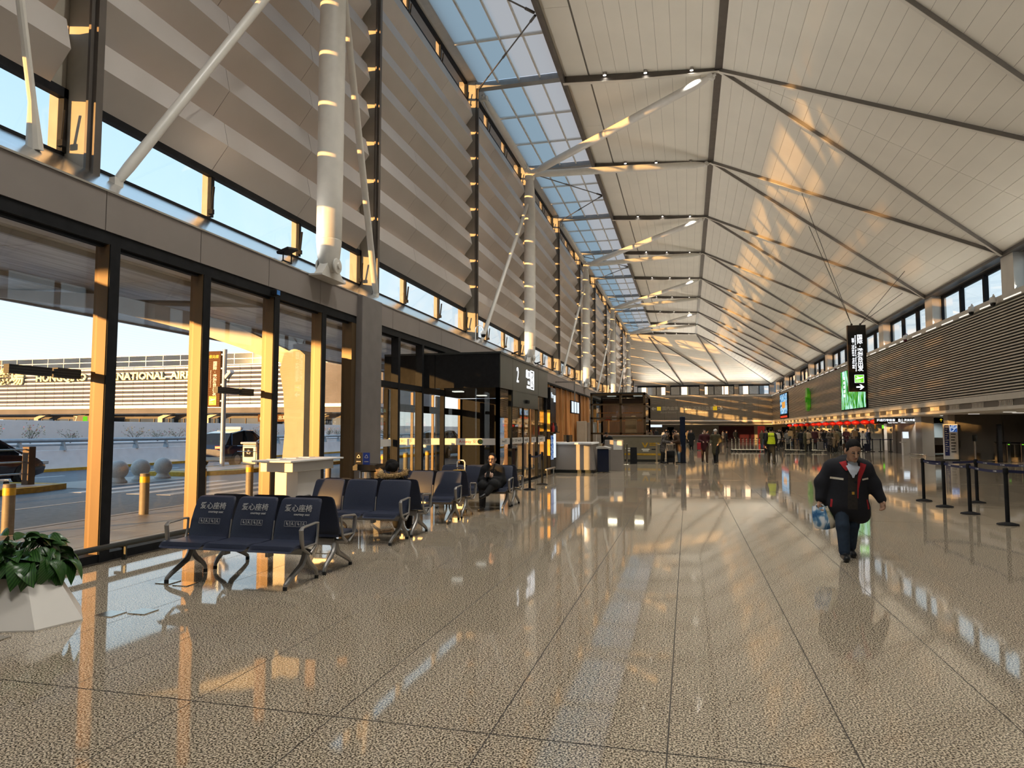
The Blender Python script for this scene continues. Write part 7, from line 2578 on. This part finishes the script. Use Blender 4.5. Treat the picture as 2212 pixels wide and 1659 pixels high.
figure('stand', (8.7, 57.4, 0), R(90), 'olive', 'olive', 'person in long olive coat standing at the queue, side view')
figure('long', (.25, 58.5, 0), R(10), 'black', 'black', 'person in long black coat walking between totem and maroon jacket')

# crowd further back
rn = random.Random(21)
spots = []
tries = 0
while len(spots) < 88 and tries < 9000:
    tries += 1
    if len(spots) < 62:
        y = rn.uniform(60.5, 84)
        x = rn.uniform(6.0, 15.2) if y < 70 else rn.uniform(8.0, 15.2)
        z_ = 'queue'
    else:
        y = rn.uniform(62, 112)
        x = rn.uniform(-6.2, 5.0)
        z_ = 'far'
    if all((x - a) ** 2 + (y - c) ** 2 > .62 for a, c, _ in spots) and not any(abs(x - 12.6) < .3 and abs(y - l) < .3 for l in ly):
        spots.append((x, y, z_))
ORD = ['%d%s' % (n, 'tsnrhtdd'[n % 10::4][:2] if False else ('st' if n % 10 == 1 and n != 11 else 'nd' if n % 10 == 2 and n != 12 else 'rd' if n % 10 == 3 and n != 13 else 'th')) for n in range(1, 99)]


def px(x, y):
    v = Vector((x, y, 1.65 - CAMH))
    v = Vector((x, y, 0))
    return v.dot(_r) / v.dot(_f)


for zone in ('queue', 'far'):
    ls = sorted([s for s in spots if s[2] == zone], key=lambda s: px(s[0], s[1]))
    for i, (x, y, _) in enumerate(ls):
        tp = rn.choice(['black', 'black', 'black', 'navy', 'dark grey', 'dark grey', 'brown', 'olive', 'grey', 'maroon', 'beige', 'white', 'khaki'])
        bt_ = rn.choice(['black', 'black', 'navy', 'dark grey', 'blue denim'])
        var = rn.choice(['stand', 'stand', 'long', 'phone', 'hair', 'walk'] if zone == 'far' else ['stand', 'stand', 'long', 'phone', 'hair'])
        lab = ('person in %s top, %s from the left in the check-in queue' if zone == 'queue' else 'person in %s top, %s from the left in the far hall crowd') % (tp, ORD[i])
        figure(var, (x, y, 0), rn.uniform(-PI, PI), tp, bt_, lab, 'people queueing for check-in' if zone == 'queue' else 'people in the far hall', scale=rn.uniform(.93, 1.05), skin=rn.choice(['skin', 'skin_b']))
# suitcases in the crowd
su_m = [('grey', 9.45, 55.4), ('red', .9, 58.9), ('brown', 11.6, 57.6), ('navy', 13.2, 58.0), ('black', -.85, 35.55)]
for c, x, y in su_m:
    t = thing('suitcase', '%s suitcase %s' % (c, {'grey': 'standing on the pale trolley before the queue', 'red': 'behind the long black coat in mid hall', 'brown': 'in front of the check-in queue', 'navy': 'at the right of the check-in queue', 'black': 'between the couple by the totem'}[c]), 'suitcase', (x, y, .0 if c != 'grey' else .17))
    z0 = 0 if c != 'grey' else .17
    MB().bbox(x - .2, x + .2, y - .13, y + .13, z0 + .05, z0 + .62, .03).build('shell', cl(c), t)
    MB().pipe([(x - .12, y + .1, z0 + .6), (x - .12, y + .1, z0 + .9), (x + .12, y + .1, z0 + .9), (x + .12, y + .1, z0 + .6)], .012, 6).build('handle', M['alu_grey'], t)
    for sx in (-.15, .15):
        MB().lathe([(.02, 0), (.03, .01), (.03, .05), (.02, .06)], (x + sx, y, z0), 8).build('wheel', M['rubber'], t)

for _o in bpy.data.objects:
    if '_o' in _o:
        del _o['_o']
